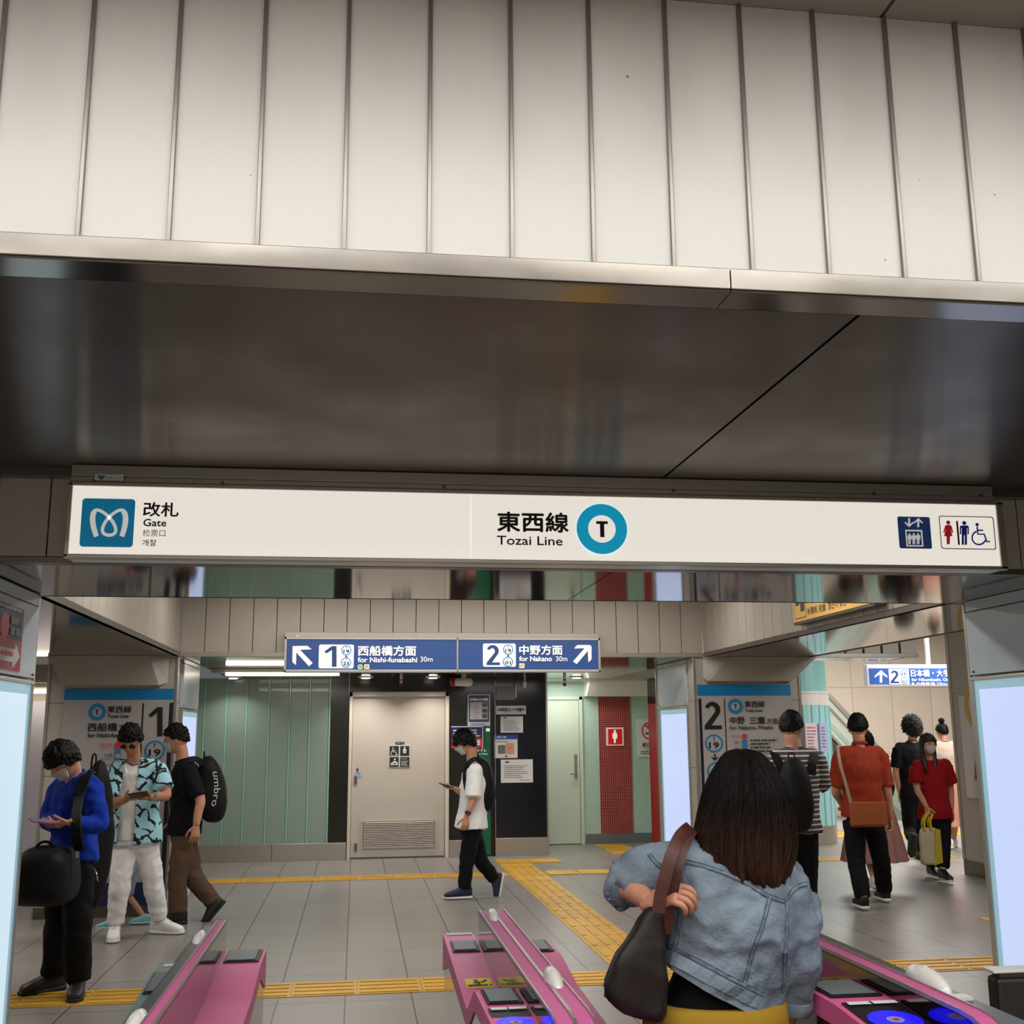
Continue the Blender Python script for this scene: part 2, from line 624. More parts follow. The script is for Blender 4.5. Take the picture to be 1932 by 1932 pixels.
S('floor', M_FLOOR, (-7, -3.6, -0.12, 18, 25, 0))
S('ceiling', M_CEIL, (-7, -3.6, 3.6, 18, 2.66, 3.75))
S('wall_behind', M_WHITE, (-7, -3.7, 0, 18, -3.6, 3.75))
S('wall_left', M_WHITE, (-7.1, -3.6, 0, -7, 25, 3.75))
S('wall_right', M_BEIGETILE, (18, -3.6, 0, 18.1, 25, 5.4))

# the great beam over the gates: a clad front face, trims, underside
LX, RX = -1.66, 3.45
S('wall_beam_core', M_GREYWALL, (-7, 2.70, 2.76, 18, 4.93, 3.75))
bm = bmesh.new()
xs = [-0.70 + 0.2155 * k for k in range(-29, 81)]
for k in range(len(xs) - 1):
    box(bm, xs[k] + 0.004, 2.66, 2.80, xs[k + 1] - 0.004, 2.70, 3.6, bev=0.002)
tag(link('wall_beam_panels', bm, M_PANEL), kind='structure')
bm = bmesh.new()
for x in xs: box(bm, x - 0.0055, 2.648, 2.80, x + 0.0055, 2.672, 3.6, bev=0.002)
tag(link('trim_1', bm, M_RIB), kind='structure')
S('trim_2', M_TRIM, [(-7, 2.64, 2.742, 0.955, 2.70, 2.80), (0.958, 2.64, 2.742, 6.5, 2.70, 2.80)], bev=0.002)
S('trim_3', mat('trim_under_steel', '#7d756c', 0.14, 1.0), [(-7, 2.645, 2.735, 0.955, 2.762, 2.7415), (0.958, 2.645, 2.735, 6.5, 2.762, 2.7415)], bev=0.001)
S('trim_4', M_JOINT, (-7, 2.70, 2.745, 10, 4.93, 2.758))
bso = S('ceiling_beam_soffit', M_BIGSOF, [(-7, 2.770, 2.738, -2.6, 4.86, 2.744), (-2.594, 2.770, 2.738, 1.365, 4.86, 2.744), (1.377, 2.770, 2.738, 5.3, 4.86, 2.744), (5.31, 2.770, 2.738, 12, 4.86, 2.744)])
uvl = bso.data.uv_layers.new(name='grain')
for lp in bso.data.loops:
    co = bso.data.vertices[lp.vertex_index].co
    uvl.data[lp.index].uv = (co.y, co.x)
S('trim_5', M_STEEL_D, (-7, 4.863, 2.70, 12, 4.93, 2.742))
# lower face that carries the sign, and the polished underside behind it
S('wall_lower_beam_core', M_GREYWALL, (-7, 4.97, 2.345, 12, 6.12, 3.75))
bm = bmesh.new()
for k in range(-26, 52):
    x = -1.335 + 0.2155 * k
    box(bm, x + 0.003, 4.94, 2.36, x + 0.2125, 4.97, 2.74, bev=0.002)
tag(link('wall_lower_beam_panels', bm, M_PANEL_D), kind='structure')
S('trim_6', M_STEEL_D, (-7, 4.935, 2.331, 12, 5.0, 2.358), bev=0.002)
S('ceiling_lower_soffit', M_MIRROR, [(-1.66, 5.0, 2.331, 1.166, 6.15, 2.340), (1.172, 5.0, 2.331, 3.45, 6.15, 2.340), (-3.3, 6.16, 2.331, -1.66, 10.85, 2.340), (3.45, 6.16, 2.331, 4.55, 10.85, 2.340),
                                       (-1.66, 10.91, 2.331, 0.45, 15.15, 2.340), (0.455, 10.91, 2.331, 3.45, 15.15, 2.340), (4.55, 10.91, 2.331, 5.6, 11.4, 2.340)])
S('ceiling_side_soffit', M_COL, [(-7, 5.0, 2.331, -1.68, 6.15, 2.340), (3.47, 5.0, 2.331, 12, 6.15, 2.340)])
S('trim_7', M_STEEL_D, [(-7, 6.12, 2.331, 12, 6.155, 2.372)])
S('wall_lower_beam_back', M_PANEL_D, (-7, 6.12, 2.372, 12, 6.15, 3.75))

# bay behind: ceiling and the clad sides of the raised part
S('ceiling_bay', M_COL, (-1.66, 6.15, 3.08, 3.45, 10.85, 3.2))
def ribs_x(name, x, s, y0, y1, n):
    bm = bmesh.new()
    st = (y1 - y0) / n
    for k in range(n):
        box(bm, x, y0 + k * st + 0.004, 2.372, x + s * 0.03, y0 + (k + 1) * st - 0.004, 3.08, bev=0.003)
    tag(link(name, bm, M_PANEL_D), kind='structure')
ribs_x('wall_bay_left', LX, -1, 6.15, 10.85, 22)
ribs_x('wall_bay_right', RX, 1, 6.15, 10.85, 22)
S('wall_bay_left_core', M_GREYWALL, (-3.3, 6.15, 2.345, -1.70, 10.85, 3.2))
S('wall_bay_right_core', M_GREYWALL, (3.49, 6.15, 2.345, 4.55, 10.85, 3.2))
S('trim_8', M_STEEL_D, [(-1.70, 6.15, 2.331, -1.655, 10.85, 2.37), (3.445, 6.15, 2.331, 3.49, 10.85, 2.37), (4.53, 6.15, 2.325, 4.56, 10.85, 2.36)], bev=0.002)
bm = bmesh.new()
for k in range(23):
    x = -1.66 + 0.2222 * k
    box(bm, x + 0.003, 10.85, 2.372, x + 0.2192, 10.88, 3.08, bev=0.002)
XE = at(1733, 1240, 10.85).x
for k in range(6):
    x = 4.56 + (XE - 4.56) / 6 * k
    box(bm, x + 0.012, 10.85, 2.372, x + (XE - 4.56) / 6 - 0.012, 10.88, 2.75, bev=0.002)
tag(link('wall_bay_far_panels', bm, M_PANEL_D), kind='structure')
S('wall_bay_far_core', M_JOINT, [(-1.66, 10.88, 2.345, 3.45, 11.4, 3.2), (4.56, 10.88, 2.345, XE, 11.4, 2.78)])
S('trim_9', M_STEEL, [(-1.66, 10.84, 2.331, 3.45, 10.905, 2.372), (4.56, 10.84, 2.331, XE, 10.905, 2.372)], bev=0.002)
# right concourse: high ceiling, beige far wall, floor runs through
S('ceiling_concourse', M_COL, [(4.56, 6.15, 3.6, 18, 10.85, 3.75), (4.56, 10.85, 4.9, 18, 25, 5.0)])
S('wall_concourse_far', M_BEIGETILE, (4.6, 23.0, 0, 18, 23.1, 5.0))
S('wall_concourse_divider', M_GREYWALL, [(4.56, 15.6, 0, 4.7, 23, 5.0)])
S('trim_10', M_BEIGETILE, (4.6, 10.85, 3.75, 18, 10.95, 5.0))

# far wall of the bay (Y = 15.15)
YW = 15.15
S('wall_far', M_BLACKPANEL, [(-0.345, YW, 0.0, -0.09, YW + 0.1, 2.335), (-0.09, YW + 0.02, 2.15, 1.26, YW + 0.1, 2.335), (1.24, YW, 0.0, 1.47, YW + 0.1, 2.335)])
S('wall_far_navy', M_DARKBLUE, [(1.47, YW + 0.02, 0.0, 1.86, YW + 0.1, 2.335), (1.86, YW, 0.0, 2.56, YW + 0.1, 2.335)])
S('baseboard_far', M_STEEL, [(-2.1, YW - 0.02, 0, -1.05, YW - 0.002, 0.215), (-1.045, YW - 0.02, 0, -0.10, YW - 0.002, 0.215), (1.245, YW - 0.02, 0, 1.465, YW - 0.002, 0.215), (1.862, YW - 0.02, 0, 2.565, YW - 0.002, 0.23)], bev=0.003)
S('trim_11', M_STEEL, [(2.56, YW - 0.01, 0, 2.585, YW + 0.1, 2.335), (-0.105, YW - 0.005, 2.1, -0.095, YW + 0.02, 2.335), (1.86, YW - 0.012, 0.02, 1.868, YW, 2.3)], bev=0.002)
S('wall_glass_backing', M_GREYWALL, (-2.3, YW + 0.05, 0, -0.345, YW + 0.12, 2.335))
# frosted glass wall, pane by pane
gx = [-2.25, -1.97, -1.69, -1.43, -1.14, -0.87, -0.61, -0.35]
for a, b in zip(gx, gx[1:]):
    e = empty('glass_wall_panel', ((a + b) / 2, YW, 0.215))
    n = gx.index(a)
    where = ['the left end of the glass wall, next to the lit box', 'second from the left end of the glass wall', 'third from the left end of the glass wall',
             'the middle of the glass wall', 'third from the black panel', 'second from the black panel', 'the right end, touching the black panel'][n]
    tag(e, 'frosted mint green glass wall panel, ' + where, 'glass panel', 'frosted mint glass wall panels')
    BX('pane', M_MINTGLASS, (a + 0.012, YW - 0.015, 0.215, b - 0.012, YW + 0.03, 2.33), e, bev=0.004)
    BX('edge_strip', M_MINTEDGE, (b - 0.011, YW - 0.022, 0.215, b + 0.011, YW + 0.03, 2.33), e, bev=0.003)

# recess with the mint mosaic
YR = 16.5
S('wall_recess', M_MINTTILE, [(2.56, YR, 0, 4.56, YR + 0.1, 2.6)])
S('wall_recess_left', M_MINTTILE, (2.50, YW + 0.1, 0, 2.56, YR, 2.6))
S('wall_recess_right', M_MINTTILE, (4.5, YW + 0.4, 0, 4.56, YR, 2.6))
S('ceiling_recess', M_COL, (2.5, YW, 2.335, 4.56, YR + 0.1, 2.45))
S('wall_recess_red', M_REDTILE, (3.585, YR - 0.012, 0.14, 4.075, YR, 2.14))
S('baseboard_recess', mat('terrazzo_skirting', '#6b7370', 0.4, var=0.15, vscale=60), (3.36, YR - 0.02, 0, 4.5, YR - 0.001, 0.14))
bm = bmesh.new()
prism(bm, [(YR, 2.12), (YR - 0.28, 2.12), (YR - 0.5, 2.335), (YR, 2.335)], 0, 3.36, 4.5)
tag(link('ceiling_recess_duct', bm, M_WHITE), kind='structure')
S('trim_12', M_RED, (4.10, YW - 0.12, 0.0, 4.22, YW + 0.4, 1.98), bev=0.004)
S('trim_13', M_BLACKPANEL, (4.10, YW - 0.12, 1.98, 4.22, YW + 0.4, 2.33))
# mint side door in the recess
S('door_1', M_DOORMINT, (2.62, YR - 0.03, 0.01, 3.28, YR, 2.07), bev=0.003)
dt = S('trim_14', M_DOORMINT, [(3.285, YR - 0.05, 0, 3.335, YR, 2.12), (2.57, YR - 0.05, 2.075, 3.335, YR, 2.12)], bev=0.002)
dh = empty('handle', (3.22, YR - 0.04, 1.0)); dh['label'] = 'steel lever handle'; dh.parent = bpy.data.objects['door_1']
BX('plate', M_STEEL, (3.20, YR - 0.04, 0.93, 3.245, YR - 0.03, 1.28), dh, bev=0.003)
BX('lever', M_STEEL, [(3.215, YR - 0.09, 0.99, 3.23, YR - 0.04, 1.01), (3.13, YR - 0.095, 0.992, 3.235, YR - 0.08, 1.012)], dh, bev=0.003)

# ------------------------------------------------------------------ columns
def column(name, x0, x1, y0, y1, face, label):
    """clad column; FACE = x of the face that carries the lit box"""
    e = empty(name, ((x0 + x1) / 2, (y0 + y1) / 2, 0), label, 'column')
    BX('cladding', M_COL, (x0, y0, 0.0, x1, y1, 2.329), e)
    bm = bmesh.new()
    for x in (x0, x1):
        for y in (y0, y1):
            box(bm, x - 0.012, y - 0.012, 0, x + 0.012, y + 0.012, 2.329, bev=0.004)
    link('corner_trim', bm, M_STEEL, e)
    BX('plinth', M_STEEL_D, [(x0 - 0.006, y0 - 0.006, 0, x1 + 0.006, y1 + 0.006, 0.1)], e)
    BX('joint', M_JOINT, [(x0 - 0.001, y0 - 0.001, z, x1 + 0.001, y1 + 0.001, z + 0.004) for z in (1.24, 1.90)], e)
    return e
column('column', -3.0, LX - 0.02, 4.99, 6.13, LX, 'clad station column nearest on the left, with the lit box and a poster')
column('column', RX + 0.07, 4.9, 4.99, 6.05, RX, 'clad station column nearest on the right, with the large white lit box')
column('column', -2.83, LX - 0.02, 10.87, 12.3, LX, 'clad column carrying the platform 1 board')
column('column', 3.33 + 0.02, 4.45, 10.87, 12.3, RX, 'clad column carrying the platform 2 board')

def light_box(x, s, y0, y1, z0, z1, label, near, bord=0.05, upz=2.28, lowz=0.0):
    """lit advertising box on the face x, facing direction s (+1 or -1 along X)"""
    e = empty('advertising_light_box', (x, (y0 + y1) / 2, 0), label, 'light box', None)
    glow = M_SCREEN_N if near == 2 else M_SCREEN
    fr = bmesh.new()
    t = 0.02
    for b in ((y0 - t, z0 - t, y1 + t, z0), (y0 - t, z1, y1 + t, z1 + t), (y0 - t, z0, y0, z1), (y1, z0, y1 + t, z1)):
        box(fr, x - s * 0.02, b[0], b[1], x + s * 0.016, b[2], b[3], bev=0.003)
    link('frame', fr, M_STEEL, e)
    BX('screen', glow, (x - s * 0.02, y0 + bord, z0 + bord, x + s * 0.006, y1 - bord, z1 - bord), e)
    ed = bmesh.new()
    for b in ((y0, z0, y1, z0 + bord), (y0, z1 - bord, y1, z1), (y0, z0 + bord, y0 + bord, z1 - bord), (y1 - bord, z0 + bord, y1, z1 - bord)):
        box(ed, x - s * 0.02, b[0], b[1], x + s * 0.005, b[2], b[3])
    link('screen_edge', ed, M_SCREENEDGE, e)
    BX('upper_panel', M_BLUEGREY, [(x - s * 0.02, y0 - t, z1 + t + 0.012, x + s * 0.012, y1 + t, upz)], e, bev=0.003)
    if upz < 2.3: BX('top_strip', M_BLUEGREY, [(x - s * 0.02, y0 - t, upz + 0.006, x + s * 0.008, y1 + t, 2.325)], e, bev=0.002)
    BX('lower_panel', M_BLUEGREY, [(x - s * 0.02, y0 - t, 0.01, x + s * 0.012, y1 + t, z0 - t - 0.012)], e, bev=0.003)
    bm = bmesh.new()
    for y in (y0 + 0.02, y1 - 0.02):
        lathe(bm, [(0.006, -0.004), (0.006, 0.004)], (x + s * 0.016, y, z1 + t + 0.03), 10, 'x')
    link('screw', bm, M_STEEL_D, e)
    return e
lbl = light_box(LX, 1, 5.08, 6.03, 0.12, 1.86, 'tall lit white box on the nearest left column', 2, upz=2.26)
light_box(RX + 0.05, -1, 5.05, 5.98, 0.24, 1.87, 'tall glowing blue-white box on the nearest right column', 1, upz=2.26)
light_box(LX, 1, 11.12, 12.16, 0.2, 1.83, 'narrow lit box on the inner side of the platform 1 column', 1)
light_box(RX - 0.10, -1, 11.12, 12.16, 0.2, 1.83, 'narrow glowing box between the red door edge and the platform 2 column', 1)

# duct hoods above the two boards
def hood(mir):
    if not mir:
        T = [(-2.83, 10.75), (-1.92, 10.75), (-1.76, 10.868), (-2.83, 10.868)]
        B = [(-2.69, 10.80), (-1.83, 10.80), (-1.76, 10.868), (-2.69, 10.868)]
        e = empty('duct_hood', (-2.3, 10.8, 2.06), 'beige metal hood above the Nishi-funabashi board on the left column', 'duct hood')
    else:
        a, b = at(1381, 1232, 10.75).x, at(1541, 1234, 10.75).x
        c, d = at(1337, 1286, 10.80).x, at(1494, 1279, 10.80).x
        T = [(b, 10.75), (a, 10.75), (at(1326, 1236, 10.868).x, 10.868), (b, 10.868)]
        B = [(d, 10.80), (c, 10.80), (at(1326, 1270, 10.868).x, 10.868), (d, 10.868)]
        e = empty('duct_hood', (3.9, 10.8, 2.06), 'beige metal hood above the Nakano board on the right column', 'duct hood')
    bm = bmesh.new()
    t = [bm.verts.new((x, y, 2.329)) for x, y in T]
    b = [bm.verts.new((x, y, (2.09 if mir else 2.06) + 0.03 * (i == 2))) for i, (x, y) in enumerate(B)]
    bm.faces.new(t); bm.faces.new(b[::-1])
    for i in range(4): bm.faces.new((t[i], t[(i + 1) % 4], b[(i + 1) % 4], b[i]))
    link('casing', bm, M_COL, e)
    BX('lower_rail', M_STEEL, (min(B[0][0], B[1][0]), 10.84, 2.077 if mir else 2.045, max(B[0][0], B[1][0]), 10.868, 2.09 if mir else 2.058), e)
hood(False); hood(True)

# right: far pillar with poster, round glass column, escalator
e = empty('pillar', (7.4, 11.2, 0), 'clad pillar with stainless edge and a poster, far side of the right passage', 'pillar')
BX('cladding', M_COL, (6.83, 10.3, 0.16, 8.2, 12.2, 4.9), e)
BX('plinth', M_STEEL_D, (6.82, 10.29, 0, 8.21, 12.21, 0.16), e)
BX('edge_trim', M_STEEL, [(6.815, 12.17, 0.16, 6.845, 12.215, 4.9), (6.82, 10.3, 2.03, 6.835, 12.2, 2.05)], e, bev=0.003)
po = empty('advertising_poster', (6.82, 11.3, 0.8), 'tall pale poster with yellow, red and blue figures on the far right pillar', 'poster')
BX('sheet', M_PAPER, (6.806, 10.75, 0.85, 6.829, 12.0, 1.97), po)
pf = Face((6.804, 0, 0), (0, -1, 0), (0, 0, 1), po)
pf.px = False
pf.disc('print', mat('poster_yellow', '#d8a92c', 0.5), -11.6, 1.86, 0.28, 0.2)
pf.poly('print', mat('poster_red', '#b8432e', 0.5), [(-11.8, 1.05), (-11.2, 1.0), (-11.15, 1.3), (-11.5, 1.42), (-11.75, 1.3)])
pf.poly('print', mat('poster_blue', '#2a3d74', 0.5), [(-11.5, 1.35), (-11.2, 1.38), (-11.25, 1.7), (-11.4, 1.76), (-11.5, 1.68)])
pf.text('print', M_REDINK, 'まと', -11.7, 0.88, -11.2, 0.98)
pf.done()

rc = empty('round_glass_column', (6.56, 16.0, 0), 'round column clad in pale mint glass in the right concourse', 'column')
bm = bmesh.new()
lathe(bm, [(0.40, 0.26), (0.40, 1.96)], (6.56, 16.0, 0), 40); link('glass_sleeve', bm, mat('column_mint', '#a9dcdc', 0.12, 0.0, coat=0.5), rc, smooth=False)
bm = bmesh.new()
for k in range(20):
    a = 2 * PI * k / 20
    box(bm, 6.56 + 0.402 * math.cos(a) - 0.01, 16.0 + 0.402 * math.sin(a) - 0.01, 0.26, 6.56 + 0.402 * math.cos(a) + 0.01, 16.0 + 0.402 * math.sin(a) + 0.01, 1.96)
link('glass_joint', bm, mat('column_joint', '#93cccb', 0.2), rc)
bm = bmesh.new(); lathe(bm, [(0.405, 1.96), (0.405, 2.12), (0.42, 2.13), (0.42, 2.16)], (6.56, 16.0, 0), 40); link('upper_band', bm, M_WHITE, rc)
bm = bmesh.new(); lathe(bm, [(0.38, 2.16), (0.38, 4.9)], (6.56, 16.0, 0), 40); link('upper_shaft', bm, mat('column_mint2', '#8fc9c4', 0.25), rc)
bm = bmesh.new(); lathe(bm, [(0.41, 0), (0.41, 0.26)], (6.56, 16.0, 0), 40); link('base', bm, M_STEEL, rc)
for (xa, ya, xb, yb, lab, tone) in ((1519, 1364, 1544, 1418, 'pale pink notice on the round mint column, left of the two', '#e3c3c6'), (1546, 1364, 1562, 1418, 'pale violet notice on the round mint column, right of the two', '#b9b6dd')):
    pa, pb = at(xa, ya, 15.56), at(xb, yb, 15.56)
    t = empty('notice', ((pa.x + pb.x) / 2, 15.56, pb.z), lab, 'notice', 'notices on the round column')
    BX('sheet', mat('notice_' + tone, tone, 0.5, emit=0.1), (pa.x, 15.56, pb.z, pb.x, 15.60, pa.z), t)
    f = yface(15.558, t)
    f.lines('print', mat('notice_ink', '#7a6f86', 0.6), xa + 3, ya + 6, xb - 2, yb - 6, 7, seed=xa)
    f.done()

# escalator rising to the left in front of the beige wall
YE = 19.5
es = empty('escalator', (11, YE, 0), 'escalator with mint glass sides and steel handrails rising left behind the crowd', 'escalator')
def el(px, py, dy=0): p = at(px, py, YE + dy); return p
A, B = el(1500, 1236), el(1735, 1490)
dirv = (B - A)
def lineup(off, w, name, m, y=0.0, th=0.05):
    bm = bmesh.new()
    p0, p1 = A + Vector((0, y, -off)), B + Vector((0, y, -off))
    prism(bm, [(p0.x, p0.z), (p1.x, p1.z), (p1.x, p1.z - w), (p0.x, p0.z - w)], 1, YE + y, YE + y + th)
    link(name, bm, m, es)
lineup(0.0, 0.11, 'handrail', M_STEEL, 0, 0.08)
lineup(0.26, 0.05, 'rail', M_STEEL, 0, 0.05)
lineup(0.75, 0.10, 'lower_rail', M_STEEL, 0, 0.07)
lineup(0.07, 0.75, 'glass_side', mat('escalator_glass', '#9fb5aa', 0.1, 0, alpha=0.3), 0.02, 0.03)
lineup(0.82, 0.30, 'side_cladding', M_STEEL_D, 0, 0.06)
lineup(0.0, 0.11, 'handrail', M_STEEL, 1.1, 0.08)
lineup(0.07, 0.75, 'glass_side', MATS['escalator_glass'], 1.12, 0.03)
bm = bmesh.new()
nst = 26
for k in range(nst):
    t0, t1 = k / nst, (k + 1) / nst
    x0, x1 = A.x + dirv.x * t0, A.x + dirv.x * t1
    z = A.z - 0.95 + dirv.z * t0
    box(bm, x0, YE + 0.1, z - 0.4, x1, YE + 1.05, z)
link('step', bm, M_STEEL_D, es)
BX('newel', M_STEEL, (B.x - 0.3, YE, 0.0, B.x + 0.35, YE + 1.15, max(0.9, B.z)), es, bev=0.05)
st = empty('safety_rail', (10.3, 18.6, 0), 'steel post barrier with pale glass infill beside the escalator foot', 'barrier')
pA, pB = at(1690, 1470, 18.2), at(1727, 1470, 18.2)
BX('glass_infill', MATS['escalator_glass'], (pA.x - 0.3, 18.2, 0.1, pB.x, 18.23, 1.0), st)
bm = bmesh.new()
for x in (pA.x - 0.3, pA.x + 0.1, pB.x): tube(bm, [(x, 18.2, 0), (x, 18.2, 1.1)], 0.025, 10)
tube(bm, [(pA.x - 0.3, 18.2, 1.1), (pB.x, 18.2, 1.1)], 0.025, 10)
link('rail', bm, M_STEEL, st)

# left corridor seen past the columns
S('wall_corridor_far', M_COL, [(-7, 14.2, 0, -2.3, 14.3, 3.2)])
S('ceiling_corridor', M_COL, (-7, 6.15, 3.05, -3.3, 14.3, 3.2))
S('trim_15', M_TAN, (-3.62, 14.17, 0.95, -3.4, 14.2, 1.78))
S('door_2', mat('lilac_white_panel', '#cfcad6', 0.4), (-3.38, 14.15, 0.0, -3.0, 14.2, 2.02), bev=0.004)
S('door_3', mat('lilac_white_panel', '#cfcad6', 0.4), (-4.7, 14.15, 0.0, -3.42, 14.2, 2.02), bev=0.004)
S('wall_corridor_beam', M_PANEL_D, [(-7, 12.4, 2.36, -2.9, 12.6, 3.05), (-7, 13.3, 2.2, -2.9, 13.4, 2.42)])
cl = empty('tube_light', (-3.6, 13.9, 2.13), 'short glowing tube light in the left corridor beside the platform 1 column', 'ceiling light')
BX('housing', M_WHITE, (-4.2, 13.86, 2.13, -3.02, 13.98, 2.17), cl); BX('diffuser', M_LAMP, (-4.15, 13.84, 2.10, -3.04, 13.93, 2.13), cl)

# lamps that the photograph shows
tl = empty('tube_light', (-0.9, 12.9, 2.30), 'glowing tube light under the polished ceiling, left of the blue sign', 'ceiling light')
BX('housing', M_STEEL, (-1.62, 12.86, 2.285, -0.2, 12.98, 2.331), tl, bev=0.004)
BX('diffuser', M_LAMP, (-1.46, 12.845, 2.255, -0.2, 12.93, 2.284), tl)
for i, (px, lab) in enumerate(((440, 'round downlight above the mint glass wall'), (690, 'round downlight above the left half of the wide door'), (817, 'round downlight above the right half of the wide door'), (1088, 'small downlight in the recess with the mint mosaic'))):
    p = at(px, 1284, 14.75)
    e = empty('downlight', (p.x, 14.75, 2.30), lab, 'ceiling light', 'round downlights in the polished ceiling')
    bm = bmesh.new(); lathe(bm, [(0.10, 0.0), (0.095, -0.012), (0.06, -0.016)], (p.x, 14.75, 2.331), 28); link('rim', bm, M_WHITE, e)
    bm = bmesh.new(); lathe(bm, [(0.055, -0.017), (0.055, -0.022)], (p.x, 14.75, 2.331), 24); link('lens', bm, M_LAMP, e)
    area('downlight_glow', (p.x, 14.75, 2.305), 0.11, 4 if i == 0 else 8, WARM, spread=2.2)
area('bay_lamp', (-0.4, 12.9, 2.25), 1.4, 24, WARM, sy=0.1)
area('bay_lamp', (2.2, 12.9, 2.32), 1.2, 22, WARM, sy=0.1)
area('recess_lamp', (3.0, 15.9, 2.33), 0.5, 13, NEUT, sy=0.3)

# ------------------------------------------------------------------ tactile paving
def strip(x0, x1, y0, y1, along, label, bars=4, step=0.41):
    bm = bmesh.new()
    n = max(1, round(((x1 - x0) if along == 'x' else (y1 - y0)) / step))
    for k in range(n):
        if along == 'x':
            a = x0 + (x1 - x0) * k / n + 0.003; b = x0 + (x1 - x0) * (k + 1) / n - 0.003
            box(bm, a, y0, 0.0005, b, y1, 0.004)
            for j in range(bars):
                c = y0 + (y1 - y0) * (j + .5) / bars
                box(bm, a + 0.015, c - 0.022, 0.004, b - 0.015, c + 0.022, 0.009, bev=0.0015)
        else:
            a = y0 + (y1 - y0) * k / n + 0.003; b = y0 + (y1 - y0) * (k + 1) / n - 0.003
            box(bm, x0, a, 0.0005, x1, b, 0.004)
            for j in range(bars):
                c = x0 + (x1 - x0) * (j + .5) / bars
                box(bm, c - 0.022, a + 0.015, 0.004, c + 0.022, b - 0.015, 0.009, bev=0.0015)
    o = link('tactile_paving', bm, M_YELLOW)
    tag(o, label, 'tactile paving', 'yellow tactile paving strips')
def dots(x0, x1, y0, y1, label, step=0.41):
    bm = bmesh.new()
    box(bm, x0, y0, 0.0005, x1, y1, 0.004)
    nx, ny = round((x1 - x0) / 0.068), round((y1 - y0) / 0.068)
    for i in range(nx):
        for j in range(ny):
            lathe(bm, [(0.022, 0.004), (0.016, 0.009)], (x0 + (i + .5) * (x1 - x0) / nx, y0 + (j + .5) * (y1 - y0) / ny, 0), 8)
    tag(link('tactile_paving', bm, M_YELLOW), label, 'tactile paving', 'yellow tactile paving strips')
strip(-4.5, 5.4, 7.45, 7.86, 'x', 'yellow tactile strip crossing just behind the pink gates')
strip(1.79, 2.19, 7.9, 14.25, 'y', 'yellow tactile strip running away from the gates towards the notices')
strip(-1.62, 1.77, 13.05, 13.42, 'x', 'thin yellow tactile strip in front of the mint glass wall and wide door', bars=4)
strip(2.21, 4.1, 13.05, 13.42, 'x', 'thin yellow tactile strip between the long strip and the right column', bars=8)
strip(1.79, 2.61, 14.28, 14.69, 'x', 'short yellow tactile strip under the notices on the navy wall', bars=8)
strip(3.45, 3.87, 15.0, 16.35, 'y', 'yellow tactile strip leading to the red mosaic', bars=5)
p = at(1805, 1750, Z=0)
dots(5.35, 6.2, 9.0, 9.41, 'square of dotted yellow paving near the right column foot')
strip(4.6, 7.6, 13.7, 14.05, 'x', 'yellow tactile strip under the walkers in the right concourse', bars=4)
strip(6.6, 10.2, 16.6, 17.4, 'x', 'broad yellow tactile strip near the escalator foot', bars=6)

# ------------------------------------------------------------------ pictograms
def pict_man(f, part, m, x, y, h, w=None):
    """standing figure; (x,y) top of the head, h = height in px"""
    k = h / 100.0
    f.disc(part, m, x, y + 9 * k, 8.5 * k)
    f.poly(part, m, [(x + a * k, y + b * k) for a, b in ((-14, 19), (14, 19), (19, 24), (19, 56), (13, 56), (13, 30), (11, 30), (11, 100), (1.5, 100), (1.5, 60), (-1.5, 60), (-1.5, 100), (-11, 100), (-11, 30), (-13, 30), (-13, 56), (-19, 56), (-19, 24))])

def pict_woman(f, part, m, x, y, h):
    k = h / 100.0
    f.disc(part, m, x, y + 9 * k, 8.5 * k)
    f.poly(part, m, [(x + a * k, y + b * k) for a, b in ((-9, 19), (9, 19), (14, 24), (21, 50), (16, 53), (10, 36), (18, 66), (8, 66), (6, 100), (-6, 100), (-8, 66), (-18, 66), (-10, 36), (-16, 53), (-21, 50), (-14, 24))])

def pict_wheelchair(f, part, m, x, y, h):
    """(x,y) = head centre"""
    k = h / 100.0
    f.disc(part, m, x, y, 8 * k)
    P = lambda pts: [(x + a * k, y + b * k) for a, b in pts]
    f.stroke(part, m, P([(0, 10), (3, 45), (33, 45), (46, 82), (60, 78)]), 8 * k)
    f.stroke(part, m, P([(2, 27), (28, 27)]), 7 * k)
    arc = [(8 + 32 * math.cos(math.radians(t)), 62 + 32 * math.sin(math.radians(t))) for t in range(20, 262, 11)]
    f.stroke(part, m, P(arc), 7 * k)

def arrow(f, part, m, x, y, s, ang, w=0.2):
    """block arrow centred on (x,y), length s, pointing ANG degrees counter-clockwise from up; swept-back head"""
    part = part + '#%d' % f.k
    ca, sa = math.cos(math.radians(ang)), math.sin(math.radians(ang))
    R = lambda a, b: (x + (a * ca - b * sa * -1) * s if False else x + (a * ca + b * sa) * s, y + (-a * sa + b * ca) * s)
    for q in ([(-w / 2, -0.36), (w / 2, -0.36), (w / 2, 0.5), (-w / 2, 0.5)],
              [(0, -0.5), (0.0, -0.5 + w * 1.35), (-0.5 + w * 0.05, 0.12), (-0.5, -0.03)],
              [(0, -0.5), (0.5, -0.03), (0.5 - w * 0.05, 0.12), (0.0, -0.5 + w * 1.35)]):
        f.poly(part, m, [R(a, b) for a, b in q])

def one(f, part, m, x0, y0, x1, y1):
    """the figure 1 with a flag and no foot"""
    w, h = x1 - x0, y1 - y0
    part += '#%d' % f.k
    f.poly(part, m, [(x0 + a * w, y0 + b * h) for a, b in ((0.62, 0.0), (1.0, 0.0), (1.0, 1.0), (0.62, 1.0), (0.62, 0.19), (0.16, 0.36), (0.0, 0.26))])

